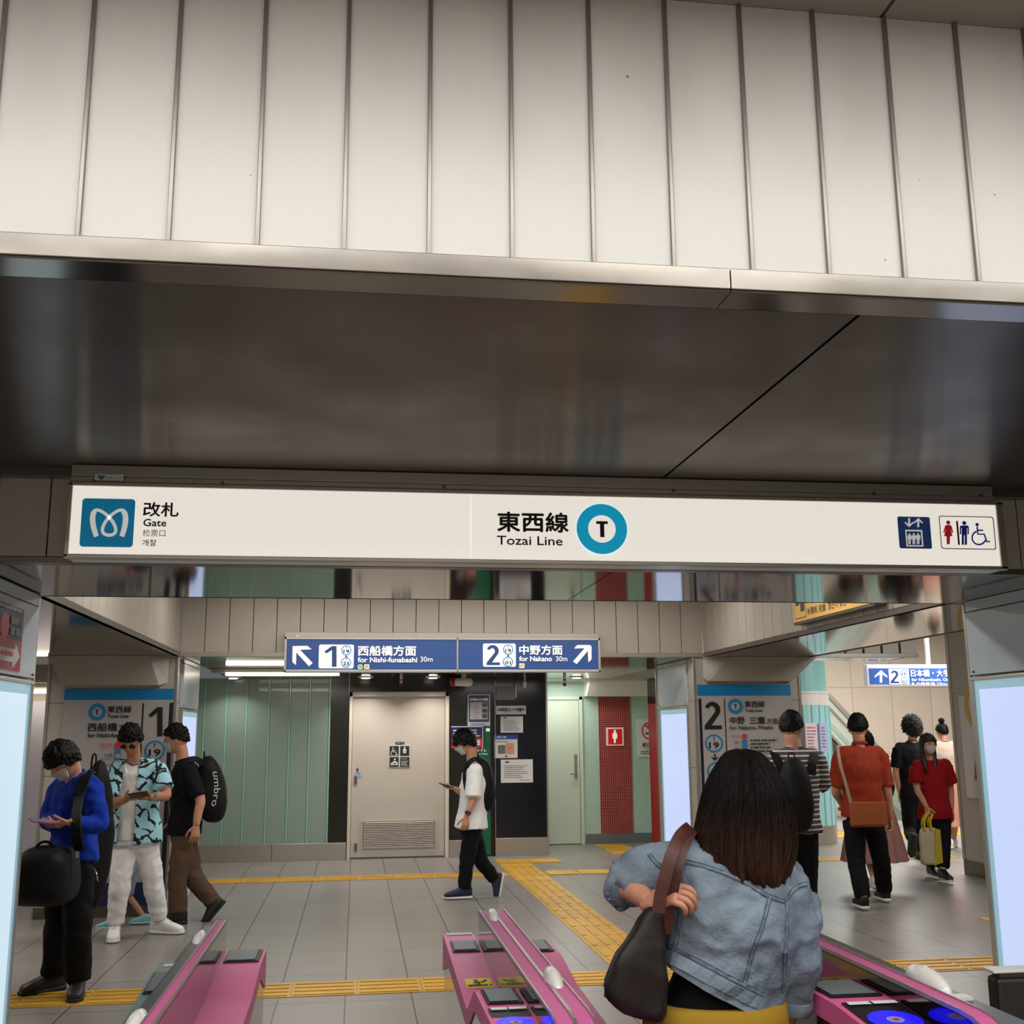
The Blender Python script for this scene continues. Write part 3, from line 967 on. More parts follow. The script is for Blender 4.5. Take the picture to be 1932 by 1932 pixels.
def two(f, part, m, x0, y0, x1, y1):
    w, h = x1 - x0, y1 - y0
    o, i = [], []
    part += '#%d' % f.k
    for t in range(200, 361 + 45, 12):
        a = math.radians(t)
        o.append((0.46 + 0.46 * math.cos(a), 0.30 + 0.30 * math.sin(a)))
        i.append((0.42 + 0.20 * math.cos(a), 0.31 + 0.15 * math.sin(a)))
    vs = [f.c(x0 + a * w, y0 + b * h) for a, b in o + i]
    n = len(o)
    f.add(part, m, vs, [(k, k + 1, n + k + 1, n + k) for k in range(n - 1)])
    e_o, e_i = o[-1], i[-1]
    f.poly(part, m, [(x0 + a * w, y0 + b * h) for a, b in (e_o, (0.40, 0.87), (0.0, 0.87), e_i)])
    f.rect(part, m, x0, y0 + 0.86 * h, x1, y1)

def station_mark(f, x, y, r, num, ring, wht, ink, part='station_number'):
    part += '#%d' % f.k
    f.disc(part, ring, x, y, r)
    f.disc(part, wht, x, y, r * 0.80)
    f.text(part, ink, 'T', x - r * .14, y - r * .68, x + r * .14, y - r * .26, 0.04)
    f.text(part, ink, num, x - r * .58, y - r * .14, x + r * .58, y + r * .56, 0.05)

def line_mark(f, x, y, r, ring, wht, ink):
    f.disc('line_emblem', ring, x, y, r)
    f.disc('line_emblem', wht, x, y, r * 0.545)
    f.rect('line_emblem', ink, x - r * .23, y - r * .31, x + r * .23, y - r * .19)
    f.rect('line_emblem', ink, x - r * .085, y - r * .31, x + r * .085, y + r * .33)

# ------------------------------------------------------------------ main white sign
YS = 4.78
ms = empty('hanging_sign', (0.9, 4.85, 2.36), 'long white illuminated sign reading Gate and Tozai Line, hung under the beam', 'sign')
a, b = at(124, 925, YS), at(1896, 1060, YS)
X0, X1, Z0, Z1 = at(122, 1050, YS).x, at(1893, 1000, YS).x, 2.357, 2.655
Z0 = at(960, 1062, YS).z; Z1 = at(960, 928, YS).z
BX('casing', M_WHITE, (X0, YS + 0.012, Z0, X1, 4.93, Z1), ms, bev=0.004)
fr = bmesh.new()
for q in ((X0 - .004, Z0 - .004, X1 + .004, Z0 + .014), (X0 - .004, Z1 - .014, X1 + .004, Z1 + .004), (X0 - .004, Z0, X0 + .014, Z1), (X1 - .03, Z0, X1 + .004, Z1)):
    box(fr, q[0], YS - 0.008, q[1], q[2], YS + 0.03, q[3], bev=0.003)
link('frame', fr, M_STEEL, ms)
BX('face', M_SIGNWHITE, [(X0 + .014, YS, Z0 + .014, at(888, 990, YS).x - .0012, YS + .01, Z1 - .014), (at(888, 990, YS).x + .0012, YS, Z0 + .014, X1 - .03, YS + .01, Z1 - .014)], ms)
BX('upper_rail', M_STEEL, [(X0, YS + .005, Z1 + .006, X1 - .03, 4.93, Z1 + .03), (X0, YS + .012, Z1 + .032, X1 - .03, 4.93, 2.735)], ms, bev=0.003)
bm = bmesh.new()
for px in (178, 420, 838, 1270, 1648, 1850):
    q = at(px, 905 + 0.0165 * px, YS + .01)
    lathe(bm, [(0.009, -0.004), (0.009, 0.0), (0.005, 0.006)], (q.x, YS + 0.006, q.z), 12, 'y')
link('bolt', bm, M_STEEL_D, ms)
f = yface(YS, ms)
f.rect('emblem', M_METRO, 156, 940, 256, 1033, 0.07)
# looped M: two outer legs and a drop-shaped loop, drawn as strokes
def bez(p0, p1, p2, p3, n=10):
    return [tuple((1 - t) ** 3 * a + 3 * (1 - t) ** 2 * t * b_ + 3 * (1 - t) * t * t * c_ + t ** 3 * d for a, b_, c_, d in zip(p0, p1, p2, p3)) for t in [i / n for i in range(n + 1)]]
def emblem_m(f, cx, cy, s, m, part='emblem'):
    T = lambda pts: [(cx + x * s, cy + y * s) for x, y in pts]
    f.stroke(part, m, T(bez((-0.30, 0.33), (-0.44, -0.02), (-0.42, -0.27), (-0.27, -0.27)) + bez((-0.27, -0.27), (-0.12, -0.27), (0.17, 0.02), (0.15, 0.20))[1:] + bez((0.15, 0.20), (0.13, 0.33), (-0.13, 0.33), (-0.15, 0.20))[1:] + bez((-0.15, 0.20), (-0.17, 0.02), (0.12, -0.27), (0.27, -0.27))[1:] + bez((0.27, -0.27), (0.42, -0.27), (0.44, -0.02), (0.30, 0.33))[1:]), 0.075 * s)
    f.stroke(part, m, T(bez((-0.285, 0.32), (-0.40, -0.02), (-0.38, -0.22), (-0.30, -0.24))), 0.11 * s)
    f.stroke(part, m, T(bez((0.285, 0.32), (0.40, -0.02), (0.38, -0.22), (0.30, -0.24))), 0.11 * s)
emblem_m(f, 206, 985, 84, M_PRINTWHITE)
f.text('lettering', M_INK, '改札', 271, 947, 337, 976, 0.025)
f.text('lettering', M_INK, 'Gate', 271, 979, 314, 994, 0.03)
f.text('lettering', M_INK, '检票口', 270, 999, 312, 1013, 0.0)
f.text('lettering', M_INK, '개찰', 269, 1018, 295, 1031, 0.01)
f.text('lettering', M_INK, '東西線', 937, 965, 1073, 1006, 0.03)
f.text('lettering', M_INK, 'Tozai Line', 937, 1011, 1061, 1030, 0.02)
line_mark(f, 1135, 998.5, 47.5, M_CYAN, M_SIGNWHITE, M_INK)
# lift pictogram
f.rect('lift_pictogram', M_SIGNBLUE, 1691, 975, 1752, 1036, 0.06)
f.rect('lift_pictogram', M_PRINTWHITE, 1706, 1000, 1738, 1032)
f.rect('lift_pictogram', M_SIGNBLUE, 1708.5, 1003, 1735.5, 1029.5)
for x in (1714, 1722, 1730): pict_man(f, 'lift_pictogram', M_PRINTWHITE, x, 1006.5, 21)
arrow(f, 'lift_pictogram', M_PRINTWHITE, 1713, 987, 17, 180, 0.2)
arrow(f, 'lift_pictogram', M_PRINTWHITE, 1730, 987, 17, 0, 0.2)
f.rect('toilet_pictogram', M_INK, 1768, 974, 1871, 1038, 0.08)
f.rect('toilet_pictogram', M_SIGNWHITE, 1769.6, 975.6, 1869.4, 1036.4, 0.07)
pict_woman(f, 'toilet_pictogram', mat('red_figure', '#e0222c', 0.5, emit=0.15), 1786, 983, 45)
f.rect('toilet_pictogram', M_INK, 1800.5, 984, 1804, 1029)
pict_man(f, 'toilet_pictogram', mat('blue_figure', '#16309a', 0.5, emit=0.1), 1816, 984, 45)
pict_wheelchair(f, 'toilet_pictogram', MATS['blue_figure'], 1840, 991, 40)
f.rect('rail_sticker', M_PAPER, 181, 896, 235, 909, 0.1)
f.poly('rail_sticker', mat('teal_heart', '#1c7f8c', 0.5), [(186, 899), (190, 898), (193, 900), (196, 898), (200, 899), (199, 903), (193, 908), (187, 903)])
f.text('rail_sticker', M_INK, 'を実施しています', 203, 901, 232, 905.5)
f.done()

# ------------------------------------------------------------------ blue direction sign
YB = 10.70
bs = empty('direction_sign', (0.85, 10.75, 2.2), 'wide blue sign with platforms 1 and 2 and two arrows, hung on the far beam', 'sign')
p0, p1 = at(535, 1268, YB), at(1132, 1203, YB)
zb, zt = at(840, 1268, YB).z, at(840, 1203, YB).z
BX('casing', M_WHITE, (p0.x, YB + .012, zb, p1.x, 10.83, zt), bs, bev=0.006)
fr = bmesh.new()
xm = at(863, 1237, YB).x
for q in ((p0.x, zb, p1.x, zb + .022), (p0.x, zt - .022, p1.x, zt), (p0.x, zb, p0.x + .022, zt), (p1.x - .022, zb, p1.x, zt), (xm - .008, zb, xm + .008, zt)):
    box(fr, q[0], YB - 0.01, q[1], q[2], YB + 0.02, q[3], bev=0.003)
link('frame', fr, mat('sign_frame_alu', '#c4bfb8', 0.35, 0.6), bs)
BX('face', M_SIGNBLUE, (p0.x + .02, YB, zb + .02, p1.x - .02, YB + .01, zt - .02), bs)
BX('upper_rail', M_STEEL, (p0.x, YB + .03, zt + .002, p1.x, 10.83, zt + .05), bs, bev=0.003)
f = yface(YB, bs)
W = M_PRINTWHITE
LB = mat('station_ring_blue', '#3f9fd8', 0.5, emit=0.1)
f.poly('arrow#a', W, [(552, 1219), (580, 1218.5), (588, 1225), (566, 1226), (590, 1251), (583, 1257), (559, 1231), (558.5, 1255), (551.5, 1249)])
f.poly('arrow#b', W, [(1113, 1217), (1116, 1220), (1116, 1244), (1110, 1250), (1109, 1228), (1088, 1253), (1081, 1248), (1103, 1223), (1083, 1223.5), (1089, 1217)])
f.rect('platform_plate#a', W, 602, 1216, 668, 1261, 0.08)
f.rect('platform_plate#b', W, 911, 1214, 973, 1258, 0.08)
DB = mat('numeral_blue', '#2b4a86', 0.5)
one(f, 'platform_number', DB, 612, 1219, 635, 1258)
two(f, 'platform_number', DB, 918, 1217, 943, 1255)
for x, y, n in ((653.5, 1227, '19'), (653, 1250, '23'), (958.5, 1225.5, '19'), (958, 1248.5, '01')):
    station_mark(f, x, y, 9.6, n, LB, W, M_INK)
for x, y in ((653.3, 1238.5), (958.3, 1237)): f.poly('station_number#c%d' % x, DB, [(x - 1, y - 2), (x + 1, y - 2), (x + 1, y), (x + 3, y), (x, y + 2.5), (x - 3, y), (x - 1, y)])
f.text('lettering', W, '西船橋方面', 675, 1218, 785, 1238, 0.03)
f.text('lettering', W, 'for Nishi-funabashi', 675, 1240, 787, 1250, 0.04)
f.text('lettering', W, '30m', 793, 1239, 816, 1249, 0.01)
f.text('lettering', W, '中野方面', 979, 1217, 1061, 1236, 0.03)
f.text('lettering', W, 'for Nakano', 979, 1238, 1041, 1248, 0.04)
f.text('lettering', W, '30m', 1048, 1238, 1070, 1248, 0.01)
f.disc('line_badge', mat('badge_green', '#bfe0c4', 0.5, emit=0.1), 679.5, 1258.5, 5.2)
f.text('line_badge', mat('badge_green_ink', '#2c7a4a', 0.5), 'TR', 676, 1256.5, 683, 1260.5, 0.03)
for x in (692, 984): 
    f.rect('line_badge', mat('badge_cream', '#ede6c0', 0.5, emit=0.1), x - 5, 1253.5 if x < 800 else 1251.5, x + 5, 1263 if x < 800 else 1261, 0.1)
    f.text('line_badge', M_INK, 'JR', x - 3, 1256.5 - (2 if x > 800 else 0), x + 3, 1260.5 - (2 if x > 800 else 0))
f.disc('rail_sticker', M_PAPER, 562, 1200.5, 3)
f.done()

# ------------------------------------------------------------------ concourse sign (right)
YC = 13.6
cs = empty('direction_sign', (6.8, YC, 2.3), 'blue sign with up arrow and platform 2, hanging in the right concourse', 'sign')
p0, p1 = at(1638, 1294, YC), at(1830, 1258, YC)
BX('casing', mat('lit_sign_case', '#dfe2ee', 0.4, emit=0.3), (p0.x, YC + .01, p0.z, p1.x, YC + .12, p1.z + .03), cs, bev=0.006)
BX('face', mat('lit_sign_blue', '#2a5bb0', 0.4, emit=0.35), (p0.x + .03, YC, p0.z + .02, p1.x - .02, YC + .012, p1.z - .02), cs)
BX('hanger', M_WHITE, [(at(1752, 1240, YC).x, YC + .05, p1.z, at(1752, 1240, YC).x + .05, YC + .09, 4.9)], cs)
f = yface(YC, cs)
arrow(f, 'arrow', W, 1662, 1276, 24, 0, 0.2)
f.rect('platform_plate', W, 1676, 1262, 1714, 1291, 0.06)
two(f, 'platform_number', DB, 1680, 1265, 1696, 1289)
station_mark(f, 1705, 1270, 6.4, '19', LB, W, DB); station_mark(f, 1706, 1284, 6.4, '01', LB, W, DB)
f.text('lettering', W, '日本橋・大手町', 1717, 1263, 1804, 1277, 0.03)
f.text('lettering', W, 'for Nihombashi, Otemachi', 1719, 1279.5, 1812, 1286, 0.04)
f.rect('line_badge', MATS['badge_cream'], 1719, 1287.5, 1724, 1292)
f.text('lettering', W, 'JR線直通 Thru to JR', 1727, 1287, 1806, 1292.5, 0.02)
f.done()

# ------------------------------------------------------------------ yellow fare adjustment sign on the right side wall
ys = empty('fare_adjustment_sign', (3.4, 7.7, 2.42), 'amber Fare Adjustment sign on the ribbed side wall, partly hidden by the soffit', 'sign')
XF = 3.36
q0, q1 = at(1496, 1178, X=XF), at(1648, 1148, X=XF)
BX('casing', M_STEEL_D, (XF + .006, q1.y, q0.z - .01, RX, q0.y, q0.z + .32), ys, bev=0.004)
BX('face', mat('amber_sign', '#c79a4a', 0.4, emit=0.18), (XF, q1.y + .02, q0.z + .01, XF + .01, q0.y - .02, q0.z + .30), ys)
f = Face((XF, 0, 0), (0, -1, 0), (0, 0, 1), ys)
f.px = False
yy = q0.y
zb = q0.z
f.rect('pictogram', M_INK, -(yy - .05), zb + .03, -(yy - .27), zb + .29, 0.06)
f.rect('pictogram', MATS['amber_sign'], -(yy - .056), zb + .036, -(yy - .264), zb + .284, 0.06)
f.rect('pictogram', M_INK, -(yy - .17), zb + .08, -(yy - .25), zb + .26)
f.disc('pictogram', M_INK, -(yy - .11), zb + .22, .025)
f.poly('pictogram', M_INK, [(-(yy - .08), zb + .19), (-(yy - .14), zb + .19), (-(yy - .17), zb + .15), (-(yy - .14), zb + .13), (-(yy - .08), zb + .13)])
f.text('lettering', M_INK, '精算・チャージ', -(yy - .30), zb + .20, -(yy - 1.1), zb + .29, 0.02)
f.text('lettering', M_INK, 'Fare Adjustment', -(yy - .30), zb + .115, -(yy - .95), zb + .175, 0.03)
f.text('lettering', M_INK, '补票机 充值  정산기 충전', -(yy - .30), zb + .04, -(yy - .98), zb + .095, 0.01)
f.done()

# ------------------------------------------------------------------ the two platform boards
YP = 10.862
def board(name_px, label, side):
    e = empty('platform_board', (0, YP, 0.1), label, 'information board')
    xl, yt, xr, yb = name_px
    a, b = at(xl, yt, YP), at(xr, yt, YP)
    z0 = 0.30
    e.location.x = (a.x + b.x) / 2
    zt = a.z
    zm = at(xl, yt + 21, YP).z
    BX('panel', mat('board_white', '#aaa4a1', 0.4), (a.x, YP - .012, z0, b.x, YP, zm), e)
    BX('header', M_BOARDBLUE, (a.x, YP - .013, zm, b.x, YP, zt), e)
    BX('base_panel', mat('board_base_navy', '#1a2450', 0.35), (a.x, YP - .012, 0.10, b.x, YP, z0), e)
    return e, yface(YP - .012, e)
BW = MATS.get('board_white')
NV = mat('board_navy', '#14142c', 0.4)
RB = mat('board_ring', '#1478ae', 0.4)
e, f = board((123, 1300, 328, 1700), 'white and blue platform 1 board with a station list, on the left column', 0)
BW = MATS['board_white']
f.rect('border_stripe', NV, 320, 1326, 327, 1715)
f.rect('divider', M_INK, 269, 1327, 272, 1600)
line_mark(f, 183.5, 1343.5, 16.5, RB, BW, M_INK)
f.text('lettering', M_INK, '東西線', 203, 1332, 248, 1345, 0.02)
f.text('lettering', M_INK, 'Tozai Line', 203, 1347.5, 243, 1354.5, 0.03)
f.text('lettering', M_INK, '西船橋', 166, 1364, 221, 1380, 0.02)
f.text('lettering', M_INK, '方面', 224, 1366, 254, 1380, 0.01)
f.text('lettering', M_INK, 'for Nishi-funabashi', 166, 1383, 252, 1391, 0.03)
one(f, 'platform_number', M_INK, 281, 1334, 307, 1389)
station_mark(f, 292, 1416, 19, '19', RB, BW, M_INK)
arrow(f, 'station_number', M_INK, 293, 1446, 15, 180, 0.22)
station_mark(f, 294, 1476, 19, '23', RB, BW, M_INK)
f.rect('station_list', MATS['board_ring'], 218, 1412, 228, 1640)
f.rect('station_list', M_REDINK, 218, 1400, 228, 1412)
names = ['南行徳', '行徳', '妙典', '原木中山', '西船橋']
for i, nme in enumerate(names):
    y = 1402 + i * 19.5
    w_ = 7.5 * len(nme)
    f.text('station_list', M_REDINK if i == 0 else M_INK, nme, 212 - w_, y, 212, y + 7)
    f.lines('station_list', M_REDINK if i == 0 else M_INK, 190, y + 9, 212, y + 11.5, 1, seed=i)
    if i: 
        f.disc('station_list', BW, 223, y + 5, 4.6)
        f.text('station_list', MATS['board_ring'], str(19 + i), 220.4, y + 3, 225.6, y + 7)
f.done()
e, f = board((1315, 1292, 1490, 1690), 'white and blue platform 2 board with a station list, on the right column', 1)
f.rect('border_stripe', NV, 1317.5, 1318, 1323, 1712)
f.rect('divider', M_INK, 1365.5, 1318, 1367.5, 1600)
two(f, 'platform_number', M_INK, 1329, 1324, 1361.5, 1376)
station_mark(f, 1347, 1402.5, 17, '19', RB, BW, M_INK)
arrow(f, 'station_number', M_INK, 1348.5, 1429, 13, 180, 0.22)
station_mark(f, 1351, 1455, 17, '01', RB, BW, M_INK)
line_mark(f, 1387, 1332.5, 14, RB, BW, M_INK)
f.text('lettering', M_INK, '東西線', 1404, 1322.5, 1442.5, 1334.5, 0.02)
f.text('lettering', M_INK, 'Tozai Line', 1404.5, 1337, 1438.5, 1343, 0.03)
f.text('lettering', M_INK, '中野', 1376, 1352, 1405, 1366, 0.02)
f.text('lettering', M_INK, '三鷹', 1413, 1352, 1443, 1366, 0.02)
f.text('lettering', M_INK, '方面', 1445.5, 1355, 1468, 1366, 0.01)
f.text('lettering', M_INK, 'for Nakano, Mitaka', 1376, 1369, 1458, 1376.5, 0.03)
f.rect('station_list', MATS['board_ring'], 1400, 1395, 1408, 1640)
f.rect('station_list', M_REDINK, 1400, 1385, 1408, 1393)
for i, nme in enumerate(['南行徳', '浦安', '葛西', '西葛西', '南砂町', '東陽町']):
    y = 1386 + i * 12
    f.text('station_list', M_REDINK if i == 0 else M_INK, nme, 1394 - 4.6 * len(nme), y, 1394, y + 5)
f.lines('fine_print', M_INK, 1414, 1393, 1470, 1420, 4, seed=4)
f.lines('fine_print', M_INK, 1414, 1430, 1475, 1500, 9, seed=5)
f.done()

# ------------------------------------------------------------------ far wall: door and notices
dr = S('door_4', M_DOOR, (-0.045, YW + 0.03, 0.02, 1.185, YW + 0.07, 2.075), bev=0.003)
fm = S('trim_16', mat('door_frame_cream', '#d8ccb8', 0.4), [(-0.09, YW - 0.02, 0, -0.05, YW + 0.06, 2.15), (1.19, YW - 0.02, 0, 1.24, YW + 0.06, 2.15), (-0.09, YW - 0.02, 2.09, 1.24, YW + 0.06, 2.15)], bev=0.003)
lv = empty('louvre', (0.58, YW + 0.02, 0.2)); lv.parent = dr
a, b = at(684, 1600, YW), at(820, 1548, YW)
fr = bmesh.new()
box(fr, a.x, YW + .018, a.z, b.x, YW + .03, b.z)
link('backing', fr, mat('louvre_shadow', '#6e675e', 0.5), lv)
bm = bmesh.new()
n = 15
for k in range(n):
    z = a.z + (b.z - a.z) * (k + .5) / n
    prism(bm, [(YW + .0, z - .007), (YW + .02, z + .009), (YW + .02, z + .004), (YW + .002, z - .010)], 0, a.x + .01, b.x - .01)
link('slat', bm, M_DOOR, lv)
BX('rim', M_DOOR, [(a.x - .012, YW + .008, a.z - .012, b.x + .012, YW + .03, a.z), (a.x - .012, YW + .008, b.z, b.x + .012, YW + .03, b.z + .012), (a.x - .012, YW + .008, a.z, a.x, YW + .03, b.z), (b.x, YW + .008, a.z, b.x + .012, YW + .03, b.z)], lv)
for (y0, y1, lab) in ((1463, 1481, 'steel recessed pull on the wide door, upper of the two'), (1590, 1608, 'steel recessed plate at the foot of the wide door')):
    a, b = at(667, y1, YW), at(675, y0, YW)
    h = empty('pull', (a.x, YW, a.z)); h.parent = dr
    BX('plate', M_STEEL, (a.x, YW + .018, a.z, b.x, YW + .031, b.z), h, bev=0.003)
    BX('recess', M_STEEL_D, (a.x + .012, YW + .014, a.z + .015, b.x - .012, YW + .02, b.z - .015), h)
BR = mat('dark_brown_print', '#2a211d', 0.5)
ds = empty('accessible_toilet_sign', (0.58, YW, 1.17), 'four dark square pictograms of wheelchair, ostomy and nursing on the wide door', 'sign')
BX('plate', M_PAPER, (at(733.5, 1447.5, YW).x, YW + .022, at(733.5, 1447.5, YW).z, at(774, 1405, YW).x, YW + .031, at(774, 1405.5, YW).z), ds)
f = yface(YW + .021, ds)
for x0, y0, x1, y1 in ((735, 1407.5, 752.5, 1426), (755, 1407.5, 772.5, 1426), (735, 1428.5, 752.5, 1446.5), (755, 1428.5, 772.5, 1446.5)): f.rect('pictogram', BR, x0, y0, x1, y1)
f.rect('caption', BR, 746, 1400, 763, 1404)
f.text('caption', M_PAPER, '多機能トイレ', 748, 1401, 761, 1403)
pict_wheelchair(f, 'pictogram', M_PAPER, 741.5, 1411.5, 16)
f.disc('pictogram', M_PAPER, 763.5, 1410.7, 1.8); f.rect('pictogram', M_PAPER, 760.5, 1413, 766.5, 1421, 0.2); f.disc('pictogram', BR, 764, 1418, 0.9)
f.disc('pictogram', M_PAPER, 745, 1432.5, 1.7); f.poly('pictogram', M_PAPER, [(744, 1435), (750, 1438), (751, 1443), (748, 1441), (745, 1439), (742, 1441), (737, 1441.5), (738, 1439), (741, 1438)])
f.rect('pictogram', M_PAPER, 737, 1442, 751, 1443.5)
f.text('pictogram', M_PAPER, '乳幼児', 757, 1430.5, 768, 1433)
f.lines('pictogram', M_PAPER, 757, 1435, 771, 1445, 5, seed=3)
f.done()
bt = empty('door_sticker', (0.0, YW, 1.2), 'small blue arrow and figure stickers at the left edge of the wide door', 'sticker')
f = yface(YW + .029, bt)
pict_man(f, 'figure', M_NAVY, 674.5, 1448, 11); f.rect('figure', mat('pale_blue_print', '#9fb4d8', 0.5), 669, 1457.5, 680, 1459)
f.poly('arrow', MATS['pale_blue_print'], [(667, 1460.5), (681, 1460.5), (684, 1464), (681, 1467), (667, 1467)])
f.text('arrow', M_NAVY, 'ボタン', 669, 1462, 680, 1465.5)
f.done()

def notice(rect, label, cat='notice', m=None, th=0.006, Y=YW, name='notice', group=None):
    a, b = at(rect[0], rect[3], Y), at(rect[2], rect[1], Y)
    e = empty(name, ((a.x + b.x) / 2, Y, a.z), label, cat, group)
    BX('sheet', m or M_PAPER, (a.x, Y - th, a.z, b.x, Y - 0.0005, b.z), e)
    return e, yface(Y - th, e)
G_ = 'notices on the dark far wall'
gp = empty('green_toilet_sign', (1.64, YW, 0.02), 'tall green sign strip with white toilet lettering behind the walking man', 'sign')
BX('panel', M_GREEN, (1.475, YW - .004, 0.02, 1.80, YW + .018, 2.12), gp)
f = yface(YW - .004, gp)
f.text('lettering', W, '多機能トイレ', 880, 1412, 918, 1419, 0.02)
f.text('lettering', W, 'Multipurpose Toilets', 882, 1421, 920, 1424.5)
f.rect('small_mark', W, 917, 1374, 924, 1380)
f.done()
e, f = notice((882.5, 1310, 924.5, 1370), 'purple bordered notice with photographs, top of the green strip', group=G_, Y=YW - .006)
f.rect('border', mat('violet_print', '#4a4478', 0.5), 884.5, 1312, 922.5, 1362); f.rect('text_area', M_PAPER, 887, 1325, 920, 1357)
f.text('title', W, 'お手洗いのご利用', 887, 1317.5, 920, 1322)
f.lines('text_area', mat('grey_print', '#8a8590', 0.5), 888, 1326, 907, 1356, 9, seed=8)
for y in (1326, 1337, 1347): f.rect('photo', mat('grey_photo', '#6d6a70', 0.6), 909.5, y, 919, y + 8)
f.lines('footer', MATS['grey_print'], 887, 1364, 920, 1369, 2, seed=9)
f.done()
e, f = notice((851, 1370, 911.5, 1413), 'navy and red poster half hidden behind the walking man', cat='poster', name='poster', m=M_NAVY, Y=YW - .02)
f.rect('border', M_PAPER, 851.3, 1370.3, 911.2, 1371.5); f.rect('red_area', M_REDINK, 852.5, 1393, 910, 1411.5); f.rect('border', M_PAPER, 910, 1370.3, 911.3, 1412.7)
f.rect('white_box', M_PAPER, 899, 1396, 906, 1406); f.lines('lettering', M_PAPER, 855, 1376, 908, 1391, 3, fill=0.5, seed=12)
f.done()
e, f = notice((936, 1331.5, 992, 1348), 'white strip notice reading security camera in operation in Japanese', group=G_)
f.rect('logo', mat('cyan_print', '#3f9ab8', 0.5), 938.5, 1336.5, 943, 1341.5); f.rect('logo', M_INK, 943.5, 1336.5, 947, 1341.5)
f.text('lettering', M_INK, '防犯カメラ作動中', 948, 1335.5, 989.5, 1342.5, 0.04)
f.text('lettering', MATS['grey_print'], 'Security cameras in operation', 948, 1344, 989, 1346.2)
f.done()
e, f = notice((944.5, 1351.5, 986.5, 1382.5), 'small white printed notice between the camera strip and the floor plan', group=G_)
f.rect('logo', M_INK, 950, 1353.2, 955, 1355); f.lines('print', MATS['grey_print'], 950, 1359, 982, 1379, 8, seed=15); f.done()
e, f = notice((933, 1386.5, 976, 1430.5), 'toilet floor plan notice with blue header and orange and grey rooms', group=G_)
f.rect('header', mat('header_blue', '#1b3f93', 0.5), 933.2, 1386.7, 975.8, 1394.5); f.text('header_text', W, 'お手洗いのご案内', 936.5, 1389, 955, 1392.5)
f.rect('plan', MATS['grey_photo'], 939.5, 1406, 953, 1422, 0.15); f.rect('plan', mat('orange_print', '#d19a78', 0.5), 954, 1402, 970, 1422, 0.15)
f.disc('plan', MATS['header_blue'], 949, 1410, 1.2); f.disc('plan', M_REDINK, 961, 1411, 1.2)
f.poly('marker', M_REDINK, [(955, 1424), (958, 1428), (952, 1428)]); f.lines('legend', MATS['grey_print'], 937, 1397, 968, 1400.5, 1, seed=2); f.done()
e, f = notice((945, 1432.5, 1005, 1477), 'largest white printed notice, lowest on the navy wall', group=G_)
f.rect('logo', M_INK, 953.5, 1436.5, 960, 1439); f.lines('print', MATS['grey_print'], 951, 1443, 1000, 1468, 7, seed=21); f.lines('print', M_REDINK, 981, 1470, 1000, 1472.5, 1, rag=0, seed=2); f.done()
sc_ = empty('intercom_box', (2.0, YW - .03, 2.05), 'grey box with pale side cover above the notices on the navy wall', 'wall box')
a, b = at(936, 1321, YW - .05), at(972, 1295, YW - .05)
BX('body', mat('grey_plastic', '#7d7b80', 0.4), (a.x, YW - .06, a.z, b.x, YW, b.z), sc_, bev=0.006); BX('side_cover', M_WHITE, (b.x, YW - .07, a.z + .03, b.x + .015, YW, b.z + .03), sc_)
e, f = notice((888, 1450, 896, 1463), 'small white sticker at the left edge of the walking man', name='sticker', cat='sticker', Y=YW - .003)
f.text('letter', M_INK, 'C', 890, 1452, 894, 1458); f.done()

# recess signs
e, f = notice((1144, 1372.5, 1176, 1407), 'red women toilet sign with a white woman figure on red mosaic', cat='sign', name='women_toilet_sign', Y=YR - .012, th=.012, m=mat('pink_white', '#f0d9d2', 0.4, emit=0.1))
f.rect('face', mat('bright_red', '#d81f1a', 0.4, emit=0.15), 1147, 1375.5, 1173.5, 1404.5); pict_woman(f, 'figure', W, 1160, 1377, 25); f.done()
e, f = notice((1202, 1356.5, 1246, 1428.5), 'white no smoking sign with a red ring on the mint mosaic', cat='sign', name='no_smoking_sign', Y=YR, th=.01)
f.disc('ring', M_REDINK, 1228, 1379, 17.5, 14.8); f.rect('cigarette', M_INK, 1217.5, 1382.5, 1233, 1385.5)
f.stroke('smoke', M_INK, [(1223, 1368), (1223.5, 1373), (1228, 1375.5), (1232, 1374), (1234, 1378)], 2.0)
f.stroke('ring', M_REDINK, [(1216, 1367), (1240, 1391)], 2.6)
f.text('lettering', M_INK, '終日禁煙', 1212, 1401, 1243, 1409.5, 0.02); f.text('lettering', M_INK, 'No Smoking', 1216, 1411, 1240, 1414.5); f.lines('fine_print', M_INK, 1209, 1416, 1243, 1423, 2, seed=5); f.done()

